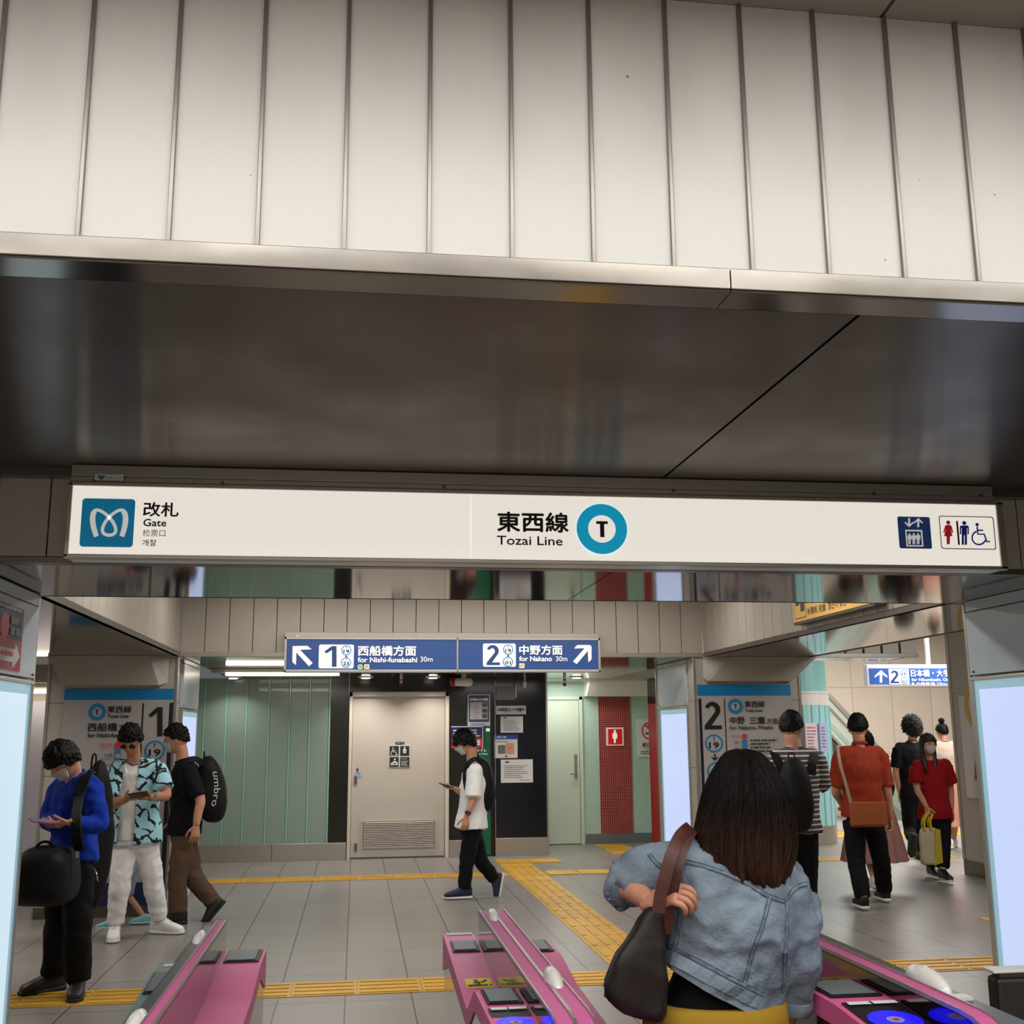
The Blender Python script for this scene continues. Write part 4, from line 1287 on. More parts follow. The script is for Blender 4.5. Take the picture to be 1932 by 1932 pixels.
# things under the far ceiling
hs = empty('evacuation_siren', (1.7, 14.6, 2.26), 'white and red alarm unit fixed under the ceiling above the green strip', 'alarm')
p = at(872, 1280, 14.6)
bm = bmesh.new(); lathe(bm, [(0.03, -0.16), (0.05, -0.14), (0.055, -0.02), (0.055, 0.07), (0.04, 0.1), (0.01, 0.11)], (p.x + .03, 14.6, 2.255), 20, 'x'); link('housing', bm, M_WHITE, hs, smooth=True)
bm = bmesh.new(); lathe(bm, [(0.032, -0.19), (0.056, -0.17), (0.056, -0.13)], (p.x + .03, 14.6, 2.255), 20, 'x'); link('red_cap', bm, M_RED, hs, smooth=True)
BX('bracket', M_STEEL, (p.x - .01, 14.58, 2.29, p.x + .05, 14.62, 2.331), hs)
for px, lab in ((757, 'thin red and white striped tag hanging above the wide door'), (1065, 'small red and white sprinkler head hanging in the recess')):
    p = at(px, 1280, 14.6)
    e = empty('hanging_indicator', (p.x, 14.6, 2.24), lab, 'indicator')
    BX('stem', M_WHITE, (p.x - .018, 14.59, 2.24, p.x + .018, 14.61, 2.331), e, bev=0.004)
    BX('red_band', M_RED, [(p.x - .021, 14.587, 2.20, p.x + .021, 14.613, 2.24), (p.x - .021, 14.587, 2.275, p.x + .021, 14.613, 2.29)], e, bev=0.004)
e = empty('security_camera', (2.4, 14.7, 2.2), 'small pale camera on a thin stem under the ceiling above the navy wall', 'camera')
p = at(990, 1283, 14.7)
bm = bmesh.new(); tube(bm, [(p.x, 14.7, 2.331), (p.x, 14.7, 2.25)], 0.01, 8); link('stem', bm, M_WHITE, e)
bm = bmesh.new(); lathe(bm, [(0.012, 0.02), (0.028, 0.0), (0.02, -0.05), (0.004, -0.07)], (p.x, 14.7, 2.25), 14); link('head', bm, M_WHITE, e, smooth=True)

# poster on the near left column
ps = empty('poster', (LX + .02, 5.6, 1.9), 'navy and red poster with a white right-pointing arrow on the nearest left column', 'poster')
XP = LX + .017
a, b = at(47, 1150, X=XP), at(41, 1270, X=XP)
y1_, zt_, zb_ = a.y, a.z, b.z
BX('sheet', M_PAPER, (LX + .0128, y1_ - .62, zb_, XP, y1_, zt_), ps)
f = Face((XP, 0, 0), (0, 1, 0), (0, 0, 1), ps)
f.px = False
H_ = zt_ - zb_
f.rect('navy_area', mat('poster_navy', '#2b2352', 0.5), y1_ - .61, zb_ + H_ * .48, y1_ - .012, zt_ - .004)
f.rect('red_area', mat('poster_crimson', '#b02632', 0.5), y1_ - .61, zb_ + .004, y1_ - .012, zb_ + H_ * .48)
f.poly('arrow', M_PAPER, [(y1_ - .61, zb_ + H_ * .14), (y1_ - .14, zb_ + H_ * .14), (y1_ - .14, zb_ + H_ * .04), (y1_ - .03, zb_ + H_ * .24), (y1_ - .11, zb_ + H_ * .43), (y1_ - .12, zb_ + H_ * .34), (y1_ - .61, zb_ + H_ * .34)])
f.rect('badge', M_REDINK, y1_ - .37, zb_ + H_ * .47, y1_ - .24, zb_ + H_ * .86, 0.5)
f.text('lettering', mat('gold_print', '#e8c07a', 0.5), '全', y1_ - .34, zb_ + H_ * .73, y1_ - .27, zb_ + H_ * .83)
f.text('lettering', MATS['gold_print'], '駅', y1_ - .34, zb_ + H_ * .55, y1_ - .27, zb_ + H_ * .68)
f.lines('lettering', M_PAPER, y1_ - .55, zb_ + H_ * .97, y1_ - .06, zb_ + H_ * .89, 1, fill=.7, rag=0, seed=1)
f.lines('lettering', MATS['grey_print'], y1_ - .22, zb_ + H_ * .82, y1_ - .03, zb_ + H_ * .50, 2, fill=.7, rag=0, seed=2)
f.lines('lettering', MATS['grey_print'], y1_ - .60, zb_ + H_ * .80, y1_ - .40, zb_ + H_ * .50, 2, fill=.7, rag=0, seed=3)
f.lines('lettering', M_REDINK, y1_ - .58, zb_ + H_ * .28, y1_ - .15, zb_ + H_ * .20, 1, fill=.7, rag=0, seed=4)
f.done()

# ------------------------------------------------------------------ ticket gates
M_PINK = mat('gate_pink', '#d66096', 0.42, spec=0.3)
M_PINKTOP = mat('gate_pink_ridge', '#c86296', 0.5, spec=0.25)
M_GATESTEEL = mat('gate_polished_steel', '#77726d', 0.1, 1.0)
M_TEALGREY = mat('gate_teal_grey', '#6d8487', 0.35)
M_DISPLAY = mat('gate_display_glass', '#6a7173', 0.45, spec=0.25)
M_DISPFRAME = mat('gate_display_frame', '#1d1d1f', 0.5, spec=0.3)
M_SENSOR = mat('sensor_white', '#e6e1dc', 0.25, coat=0.3)
M_STICKY = mat('sticker_yellow', '#e8d21d', 0.45)
M_BLUEGLOW = mat('reader_glow', '#1a12ff', 0.3, emit=2.2, emit_color='#1208ff')
M_READER = mat('reader_black', '#101014', 0.4, spec=0.3)

def prof_z(prof, y):
    for (a, za), (b, zb) in zip(prof, prof[1:]):
        if min(a, b) <= y <= max(a, b) and a != b: return za + (zb - za) * (y - a) / (b - a)
    return prof[0][1]

LEFTDECK = [(4.15, 0.90), (3.88, 0.885), (3.50, 0.862), (3.27, 0.845), (3.08, 0.94), (2.72, 0.945), (2.30, 0.90), (2.0, 0.84), (1.85, 0.6)]
RIGHTDECK = [(3.97, 0.90), (3.74, 0.898), (3.45, 0.86), (3.05, 0.845), (2.2, 0.83), (1.85, 0.6)]

def smooth_prof(prof, rnd=0.03):
    """round the corners of a (y,z) polyline a little"""
    out = [prof[0]]
    for a, b, c in zip(prof, prof[1:], prof[2:]):
        va, vc = Vector(a) - Vector(b), Vector(c) - Vector(b)
        ra, rc = min(rnd, va.length * .4), min(rnd, vc.length * .4)
        pa, pc = Vector(b) + va.normalized() * ra, Vector(b) + vc.normalized() * rc
        for t in (0, .33, .67, 1):
            q = pa * (1 - t) ** 2 + Vector(b) * 2 * t * (1 - t) + pc * t * t
            out.append((q.x, q.y))
    out.append(prof[-1])
    return out

def deck(e, x0, x1, prof, m, side):
    sp = smooth_prof(prof)
    bm = bmesh.new()
    poly = [(y, z) for y, z in sp] + [(sp[-1][0], sp[-1][1] - 0.04)] + [(y, z - 0.05) for y, z in sp[::-1][1:-1]] + [(sp[0][0], sp[0][1] - 0.12)]
    prism(bm, poly, 0, x0, x1)
    link('deck', bm, m, e)
    xa, xb = (x0 + .004, x1) if side < 0 else (x0, x1 - .004)
    bm = bmesh.new()
    poly = [(y - (0.012 if i == 0 else 0), z - 0.045) for i, (y, z) in enumerate(sp)] + [(sp[-1][0] + .02, 0.012), (sp[0][0] - .012, 0.012)]
    prism(bm, poly, 0, xa, xb)
    link('side_panel', bm, M_GATESTEEL, e)

def on_deck(e, name, m, prof, x0, x1, ya, yb, h=0.003, lift=0.0015):
    """flat plate lying on the deck between ya (far) and yb (near)"""
    za, zb = prof_z(prof, ya), prof_z(prof, yb)
    bm = bmesh.new()
    prism(bm, [(ya, za + lift), (yb, zb + lift), (yb, zb + lift + h), (ya, za + lift + h)], 0, x0, x1)
    return link(name, bm, m, e)

def sensor(e, x, y, z, s=1.0, w=0.022, L=0.075):
    bm = bmesh.new()
    r = bmesh.ops.create_uvsphere(bm, u_segments=20, v_segments=12, radius=1)
    for v in r['verts']:
        c = v.co
        v.co = Vector((x + c.x * w * s, y + c.y * L * s + (c.z * 0.02), z + max(c.z, -0.2) * 0.028 * s))
    return link('sensor_dome', bm, M_SENSOR, e, smooth=True)

def ridge(e, x0, x1, yf, yn, double, zt=1.0):
    """tall blade between the two decks: steel body, pink strips on top, rounded near end"""
    R = 0.28
    top = [(yf, zt - 0.004), (yf - .01, zt)] + [(yn + .0, zt)] + [(yn - R * math.sin(math.radians(t)), zt - R * (1 - math.cos(math.radians(t)))) for t in range(10, 91, 10)]
    bm = bmesh.new()
    prism(bm, [(y, z - 0.006) for y, z in top] + [(yn - R, 0.012), (yf, 0.012)], 0, x0, x1)
    link('blade', bm, M_GATESTEEL, e)
    g = 0.004
    bands = [(x0 + g, (x0 + x1) / 2 - g), ((x0 + x1) / 2 + g, x1 - g)] if double else [(x0 + g, x1 - g)]
    for a, b in bands:
        bm = bmesh.new()
        poly = [(y, z) for y, z in top] + [(y, z - 0.008) for y, z in top[::-1]]
        prism(bm, poly, 0, a, b)
        link('pink_strip', bm, M_PINKTOP, e)
    bm = bmesh.new()
    for a in ((x0, x0 + g), (x1 - g, x1)) + ((((x0 + x1) / 2 - g, (x0 + x1) / 2 + g),) if double else ()):
        poly = [(y, z + 0.004) for y, z in top] + [(y, z - 0.008) for y, z in top[::-1]]
        prism(bm, poly, 0, a[0], a[1])
    link('edge_trim', bm, M_STEEL, e)

def sticker(e, prof, x0, x1, ya, yb):
    on_deck(e, 'warning_sticker', M_STICKY, prof, x0, x1, ya, yb, 0.001, 0.001)
    za, zb = prof_z(prof, ya), prof_z(prof, yb)
    ym = (ya + yb) / 2
    f = Face((x0, yb, zb + 0.0022), (1, 0, 0), (0, ya - yb, za - zb), e)
    f.px = False
    w, h = x1 - x0, Vector((ya - yb, za - zb)).length
    f.stroke('sticker_mark', M_INK, [(w * .3, h * .45), (w * .45, h * .6), (w * .6, h * .5), (w * .8, h * .75)], h * .09)
    f.stroke('sticker_mark', M_INK, [(w * .45, h * .6), (w * .5, h * .35), (w * .38, h * .3)], h * .08)
    f.disc('sticker_mark', M_INK, w * .4, h * .72, h * .07)
    f.lines('sticker_mark', M_INK, w * .05, h * .24, w * .95, h * .02, 1, fill=.7, rag=0, seed=2)
    f.done()

def reader(e, prof, x0, x1, ya, yb):
    on_deck(e, 'reader_plate', M_READER, prof, x0, x1, ya, yb, 0.003)
    za, zb = prof_z(prof, ya), prof_z(prof, yb)
    f = Face((x0, yb, zb + 0.005), (1, 0, 0), (0, ya - yb, za - zb), e)
    f.px = False
    w, h = x1 - x0, Vector((ya - yb, za - zb)).length
    f.disc('reader_ring', M_BLUEGLOW, w / 2, h * .42, w * .44, w * .15)
    f.disc('reader_logo', mat('reader_logo_grey', '#8f94b8', 0.4), w / 2, h * .42, w * .145)
    f.rect('reader_logo', mat('reader_logo_red', '#b0304a', 0.4), w * .46, h * .39, w * .56, h * .45)
    f.rect('reader_label', M_PAPER, w * .06, h * .88, w * .46, h * .97)
    f.rect('reader_label', M_PAPER, w * .5, h * .88, w * .94, h * .97)
    f.done()

def display(e, prof, x0, x1, ya, yb):
    on_deck(e, 'display_frame', M_DISPFRAME, prof, x0, x1, ya, yb, 0.003, 0.002)
    on_deck(e, 'display', M_DISPLAY, prof, x0 + .006, x1 - .012, ya - .012, yb + .012, 0.002, 0.0065)

# centre gate
g1 = empty('ticket_gate', (0.48, 3.0, 0), 'pink ticket gate in the middle with a double pink ridge and decks on both sides', 'ticket gate', 'pink ticket gates')
deck(g1, 0.32, 0.43, LEFTDECK, M_PINK, -1)
deck(g1, 0.52, 0.67, RIGHTDECK, M_PINK, 1)
ridge(g1, 0.43, 0.52, 3.99, 2.55, True)
display(g1, LEFTDECK, 0.334, 0.424, 4.02, 3.88)
on_deck(g1, 'white_bar', M_PAPER, LEFTDECK, 0.332, 0.422, 4.148, 4.125, 0.002)
sticker(g1, LEFTDECK, 0.34, 0.42, 3.565, 3.47)
display(g1, LEFTDECK, 0.334, 0.424, 3.055, 2.89)
reader(g1, LEFTDECK, 0.328, 0.426, 2.84, 2.62)
display(g1, RIGHTDECK, 0.535, 0.655, 3.95, 3.77)
sticker(g1, RIGHTDECK, 0.545, 0.575, 2.95, 2.80)
sensor(g1, 0.462, 3.83, 1.002, 0.85)
sensor(g1, 0.492, 2.85, 1.002, 1.0)
# left gate
g2 = empty('ticket_gate', (-0.4, 3.0, 0), 'left ticket gate with one pink deck and one teal-grey deck', 'ticket gate', 'pink ticket gates')
deck(g2, -0.41, -0.28, RIGHTDECK, M_PINK, 1)
deck(g2, -0.62, -0.485, [(y, z - .03) for y, z in RIGHTDECK], M_TEALGREY, -1)
ridge(g2, -0.44, -0.41, 3.94, 2.2, False)
BX('blade_cover', mat('gate_grey_cover', '#55585b', 0.3, 0.6), (-0.485, 1.95, 0.012, -0.441, 3.94, 0.985), g2, bev=0.006)
display(g2, RIGHTDECK, -0.398, -0.29, 3.95, 3.77)
sticker(g2, RIGHTDECK, -0.395, -0.30, 2.98, 2.90)
T2 = [(y, z - .03) for y, z in RIGHTDECK]
on_deck(g2, 'white_bar', M_PAPER, T2, -0.60, -0.50, 3.93, 3.90, 0.002)
display(g2, T2, -0.61, -0.50, 3.80, 3.60)
sticker(g2, T2, -0.60, -0.50, 3.38, 3.30)
sticker(g2, T2, -0.60, -0.50, 3.21, 3.13)
display(g2, T2, -0.612, -0.495, 2.98, 2.55)
sensor(g2, -0.462, 3.68, 0.985, 0.9)
sensor(g2, -0.458, 2.65, 0.985, 1.0)
# right gate
RD = [(3.6, 0.90), (3.4, 0.89), (3.12, 0.88), (2.97, 0.955), (2.70, 0.955), (2.30, 0.92), (2.0, 0.85), (1.85, 0.6)]
g3 = empty('ticket_gate', (1.27, 3.0, 0), 'right ticket gate with glowing blue reader rings beside the woman in denim', 'ticket gate', 'pink ticket gates')
deck(g3, 1.15, 1.31, RD, M_PINK, -1)
ridge(g3, 1.31, 1.36, 3.95, 2.42, False)
BX('blade_cover', MATS['gate_grey_cover'], (1.361, 2.15, 0.012, 1.44, 3.95, 0.985), g3, bev=0.006)
sticker(g3, RD, 1.17, 1.30, 3.30, 3.18)
display(g3, RD, 1.165, 1.30, 2.93, 2.76)
reader(g3, RD, 1.165, 1.305, 2.70, 2.47)
sensor(g3, 1.40, 2.72, 0.99, 1.35)
BX('white_tag', M_PAPER, (1.385, 2.56, 0.985, 1.425, 2.60, 0.992), g3)
# small counter at the right edge of the frame
p = at(1872, 1850, Y=3.1)
ct = empty('small_stand', (p.x + .05, 3.1, 0), 'dark brown stand with a pale tray top at the right edge of the picture', 'stand')
zt_ = at(1880, 1830, Y=3.1).z
BX('body', mat('stand_brown', '#2b2320', 0.5), (p.x + .015, 3.1, 0, p.x + .2, 3.16, zt_ - .022), ct, bev=0.012)
BX('tray', M_WHITE, (p.x, 3.09, zt_ - .008, p.x + .2, 3.15, zt_), ct, bev=0.002)
BX('neck', M_STEEL_D, (p.x + .03, 3.11, zt_ - .024, p.x + .2, 3.15, zt_ - .007), ct)

# ------------------------------------------------------------------ people
SKIN = mat('skin', '#c98f72', 0.5, var=0.04, vscale=20)
SKIN2 = mat('skin_tan', '#b07a5c', 0.5, var=0.04, vscale=20)
HAIRBLK = mat('hair_black', '#090706', 0.55, var=0.3, vscale=30, stretch=(3, 3, 0.4), bump=0.15, bscale=60, spec=0.2)
MASKW = mat('mask_white', '#f4f3f1', 0.7, spec=0.2)


def cloth(name, c, var=0.08, rough=0.85, bump=0.2):
    return mat(name, c, rough, var=var, vscale=6, bump=bump, bscale=30, spec=0.2)


BLACKC = cloth('cloth_black', '#0d0c0d')
INKBAG = cloth('bag_black', '#131315', rough=0.6)


def sweep(bm, pts, rads, side=(1, 0, 0), n=16, k=3, cap=True):
    """closed elliptical tube; RADS = (rx along side, ry across)"""
    pts = [Vector(p) for p in pts]
    rads = [(r, r) if not isinstance(r, (tuple, list)) else r for r in rads]
    P, R = [], []
    m = len(pts)
    for i in range(m - 1):
        p0, p1, p2, p3 = pts[max(i - 1, 0)], pts[i], pts[i + 1], pts[min(i + 2, m - 1)]
        for j in range(k):
            t = j / k
            P.append(0.5 * ((2 * p1) + (p2 - p0) * t + (2 * p0 - 5 * p1 + 4 * p2 - p3) * t * t + (3 * p1 - p0 - 3 * p2 + p3) * t ** 3))
            s = t * t * (3 - 2 * t)
            R.append(tuple(a + (b - a) * s for a, b in zip(rads[i], rads[i + 1])))
    P.append(pts[-1]); R.append(tuple(rads[-1]))
    if cap:
        t0 = (P[0] - P[1]).normalized(); t1 = (P[-1] - P[-2]).normalized()
        r0, r1 = min(R[0]), min(R[-1])
        P = [P[0] + t0 * r0 * .62, P[0] + t0 * r0 * .4] + P + [P[-1] + t1 * r1 * .4, P[-1] + t1 * r1 * .62]
        R = [(R[0][0] * .45, R[0][1] * .45), (R[0][0] * .82, R[0][1] * .82)] + R + [(R[-1][0] * .82, R[-1][1] * .82), (R[-1][0] * .45, R[-1][1] * .45)]
    rings = []
    side = Vector(side)
    for i, p in enumerate(P):
        t = (P[min(i + 1, len(P) - 1)] - P[max(i - 1, 0)]).normalized()
        s = side - t * side.dot(t)
        if s.length < 1e-4: s = t.orthogonal()
        s.normalize()
        w = t.cross(s)
        rings.append([bm.verts.new(p + s * math.cos(2 * PI * a / n) * R[i][0] + w * math.sin(2 * PI * a / n) * R[i][1]) for a in range(n)])
    for a, b in zip(rings, rings[1:]):
        for q in range(n): bm.faces.new((a[q], a[(q + 1) % n], b[(q + 1) % n], b[q]))
    bm.faces.new(rings[0][::-1]); bm.faces.new(rings[-1])


def remesh(bm, voxel, smooth=2):
    bmesh.ops.recalc_face_normals(bm, faces=bm.faces)
    me = bpy.data.meshes.new('remesh_source')
    bm.to_mesh(me)
    bm.free()
    o = bpy.data.objects.new('remesh_source', me)
    COL.objects.link(o)
    md = o.modifiers.new('r', 'REMESH'); md.mode = 'VOXEL'; md.voxel_size = voxel
    sm = o.modifiers.new('s', 'SMOOTH'); sm.factor = 0.5; sm.iterations = smooth * 2
    bpy.context.view_layer.update()
    dg = bpy.context.evaluated_depsgraph_get()
    m2 = bpy.data.meshes.new_from_object(o.evaluated_get(dg))
    bpy.data.objects.remove(o)
    out = bmesh.new()
    out.from_mesh(m2)
    bpy.data.meshes.remove(m2); bpy.data.meshes.remove(me)
    return out


def wrinkle(bm, amp, freq=(9, 9, 5), seed=0, dirs=None):
    off = Vector((seed * 3.1, seed * 1.7, seed))
    bm.normal_update()
    dl = []
    for v in bm.verts:
        c = Vector((v.co.x * freq[0], v.co.y * freq[1], v.co.z * freq[2])) + off
        w = noise.noise(c) + 0.45 * noise.noise(c * 2.3)
        # folds: ridged
        w2 = 1 - abs(noise.noise(c * 1.35 + Vector((5, 3, 1)))) * 2.2
        dl.append((w * 0.6 + w2 * 0.5) * amp * 1.5)
    for v, d in zip(bm.verts, dl): v.co += v.normal * d


def headshape(d):
    """radius of the face surface for unit direction D in head space (x right, y forward, z up)"""
    x, y, z = d
    rx, ry, rz = 0.076, 0.096, 0.118
    if z < 0:
        rx *= 1 - 0.20 * (-z) ; ry *= 1 - 0.05 * (-z)
    r = 1 / math.sqrt((x / rx) ** 2 + (y / ry) ** 2 + (z / rz) ** 2)
    if y > 0:
        az = math.atan2(x, y); el = math.atan2(z, math.hypot(x, y))
        g = lambda a0, e0, wa, we: math.exp(-((az - a0) / wa) ** 2 - ((el - e0) / we) ** 2)
        r += 0.021 * g(0, -0.20, 0.13, 0.13) + 0.010 * g(0, -0.03, 0.10, 0.18)
        r -= 0.009 * (g(0.34, 0.03, 0.17, 0.11) + g(-0.34, 0.03, 0.17, 0.11))
        r += 0.004 * (g(0.32, 0.2, 0.3, 0.08) + g(-0.32, 0.2, 0.3, 0.08))
        r += 0.006 * g(0, -0.50, 0.2, 0.05) + 0.005 * g(0, -0.60, 0.18, 0.05) - 0.004 * g(0, -0.55, 0.2, 0.03)
        r += 0.010 * g(0, -0.86, 0.26, 0.16)
    if y < 0 and z < 0: r *= 1 - 0.10 * (-z) * (-y)
    return r


def sphere_dirs(nu=40, nv=28):
    verts = [(0, 0, 1)]
    for i in range(1, nv):
        t = PI * i / nv
        for j in range(nu): verts.append((math.sin(t) * math.sin(2 * PI * j / nu), math.sin(t) * math.cos(2 * PI * j / nu), math.cos(t)))
    verts.append((0, 0, -1))
    faces = []
    for j in range(nu): faces.append((0, 1 + j, 1 + (j + 1) % nu))
    for i in range(nv - 2):
        for j in range(nu):
            a = 1 + i * nu + j; b = 1 + i * nu + (j + 1) % nu
            faces.append((a, a + nu, b + nu, b))
    L = len(verts) - 1
    for j in range(nu): faces.append((L, L - nu + (j + 1) % nu, L - nu + j))
    return verts, faces


def add_radial(bm, M, fn, s=1.0, nu=40, nv=28):
    vs, fs = sphere_dirs(nu, nv)
    vv = []
    for d in vs:
        q = fn(Vector(d))
        vv.append(bm.verts.new(M @ ((Vector(d) * q if not isinstance(q, Vector) else q) * s)))
    for f in fs: bm.faces.new([vv[i] for i in f])


def hand(bm, wrist, fwd, palm, thumb, s=1.0, curl=0.5, spread=0.12):
    """FWD wrist-to-knuckle, PALM normal out of the palm, THUMB side direction"""
    fwd = Vector(fwd).normalized()
    palm = Vector(palm); palm = (palm - fwd * palm.dot(fwd)).normalized()
    th = Vector(thumb); th = (th - fwd * th.dot(fwd) - palm * th.dot(palm)).normalized()
    w = Vector(wrist)
    sweep(bm, [w - fwd * .015 * s, w + fwd * .03 * s, w + fwd * .065 * s, w + fwd * .088 * s], [(.025 * s, .018 * s), (.033 * s, .017 * s), (.040 * s, .015 * s), (.038 * s, .012 * s)], th, 12, 2)
    for i, (o, L) in enumerate(((0.030, .070), (0.010, .078), (-0.010, .072), (-0.029, .056))):
        b = w + fwd * .078 * s + th * o * s
        d = (fwd + th * spread * (1.5 - i) / 1.5 * .6).normalized()
        pts = [b - d * .01 * s, b]
        ang = 0
        for seg in (.45, .30, .25):
            ang += curl * (0.75 if seg == .45 else 0.95)
            pts.append(pts[-1] + (d * math.cos(ang) + palm * math.sin(ang)) * L * seg * s)
        sweep(bm, pts, [.0095 * s, .0095 * s, .0088 * s, .0080 * s, .0068 * s], th, 8, 2)
    b = w + fwd * .022 * s + th * .026 * s
    d1 = (fwd * .62 + th * .75 + palm * .35).normalized(); d2 = (fwd * .85 + th * .30 + palm * (.3 + .5 * curl)).normalized()
    sweep(bm, [b - d1 * .012 * s, b + d1 * .022 * s, b + d1 * .04 * s + d2 * .004 * s, b + d1 * .04 * s + d2 * .035 * s, b + d1 * .04 * s + d2 * .052 * s], [.014 * s, .0125 * s, .0105 * s, .0095 * s, .0075 * s], palm, 8, 2)


def shoe(parent, ankle, toe, m, sole, s=1.0, up=None, laces=None):
    """shoe under the ankle, pointing to TOE (both world); built in its own frame"""
    ankle, toe = Vector(ankle), Vector(toe)
    f = (toe - ankle)
    up = Vector(up or (0, 0, 1))
    f = (f - up * f.dot(up)).normalized()
    sd = f.cross(up).normalized()
    L = 0.275 * s
    heel = ankle - f * 0.075 * s - up * 0.085 * s
    T = lambda x, y, z: heel + sd * x * s + f * y * s + up * z * s
    def loft(st, name, mm, par):
        bm = bmesh.new(); rings = []
        for (y, w, z0, z1, cx) in st:
            ring = []
            for a in range(16):
                t = 2 * PI * a / 16
                cxx, czz = math.cos(t), math.sin(t)
                ring.append(bm.verts.new(T(cx + w * math.copysign(abs(cxx) ** .7, cxx), y, (z0 + z1) / 2 + (z1 - z0) / 2 * math.copysign(abs(czz) ** .6, czz))))
            rings.append(ring)
        for a, b in zip(rings, rings[1:]):
            for q in range(16): bm.faces.new((a[q], a[(q + 1) % 16], b[(q + 1) % 16], b[q]))
        bm.faces.new(rings[0][::-1]); bm.faces.new(rings[-1])
        return link(name, bm, mm, par, smooth=True)
    up_ = loft([(0, .020, .02, .100, 0), (.012, .034, .015, .120, 0), (.045, .040, .012, .132, 0), (.085, .041, .012, .134, 0), (.12, .041, .012, .112, 0), (.165, .045, .012, .088, 0), (.21, .047, .012, .074, 0), (.25, .040, .013, .060, 0), (.270, .022, .015, .044, 0)], 'shoe', m, parent)
    loft([(-.004, .024, 0, .030, 0), (.01, .037, 0, .032, 0), (.06, .043, 0, .030, 0), (.12, .043, 0, .028, 0), (.19, .051, 0, .027, 0), (.24, .046, .002, .028, 0), (.278, .024, .006, .028, 0)], 'sole', sole, up_)
    if laces:
        bm = bmesh.new()
        for k in range(4):
            y = .115 + k * .02; z = .118 - k * .011
            tube(bm, [T(-.024, y, z - .006), T(0, y + .004, z + .003), T(.024, y, z - .006)], .003 * s, 6)
        link('laces', bm, laces, up_, smooth=True)
    return up_


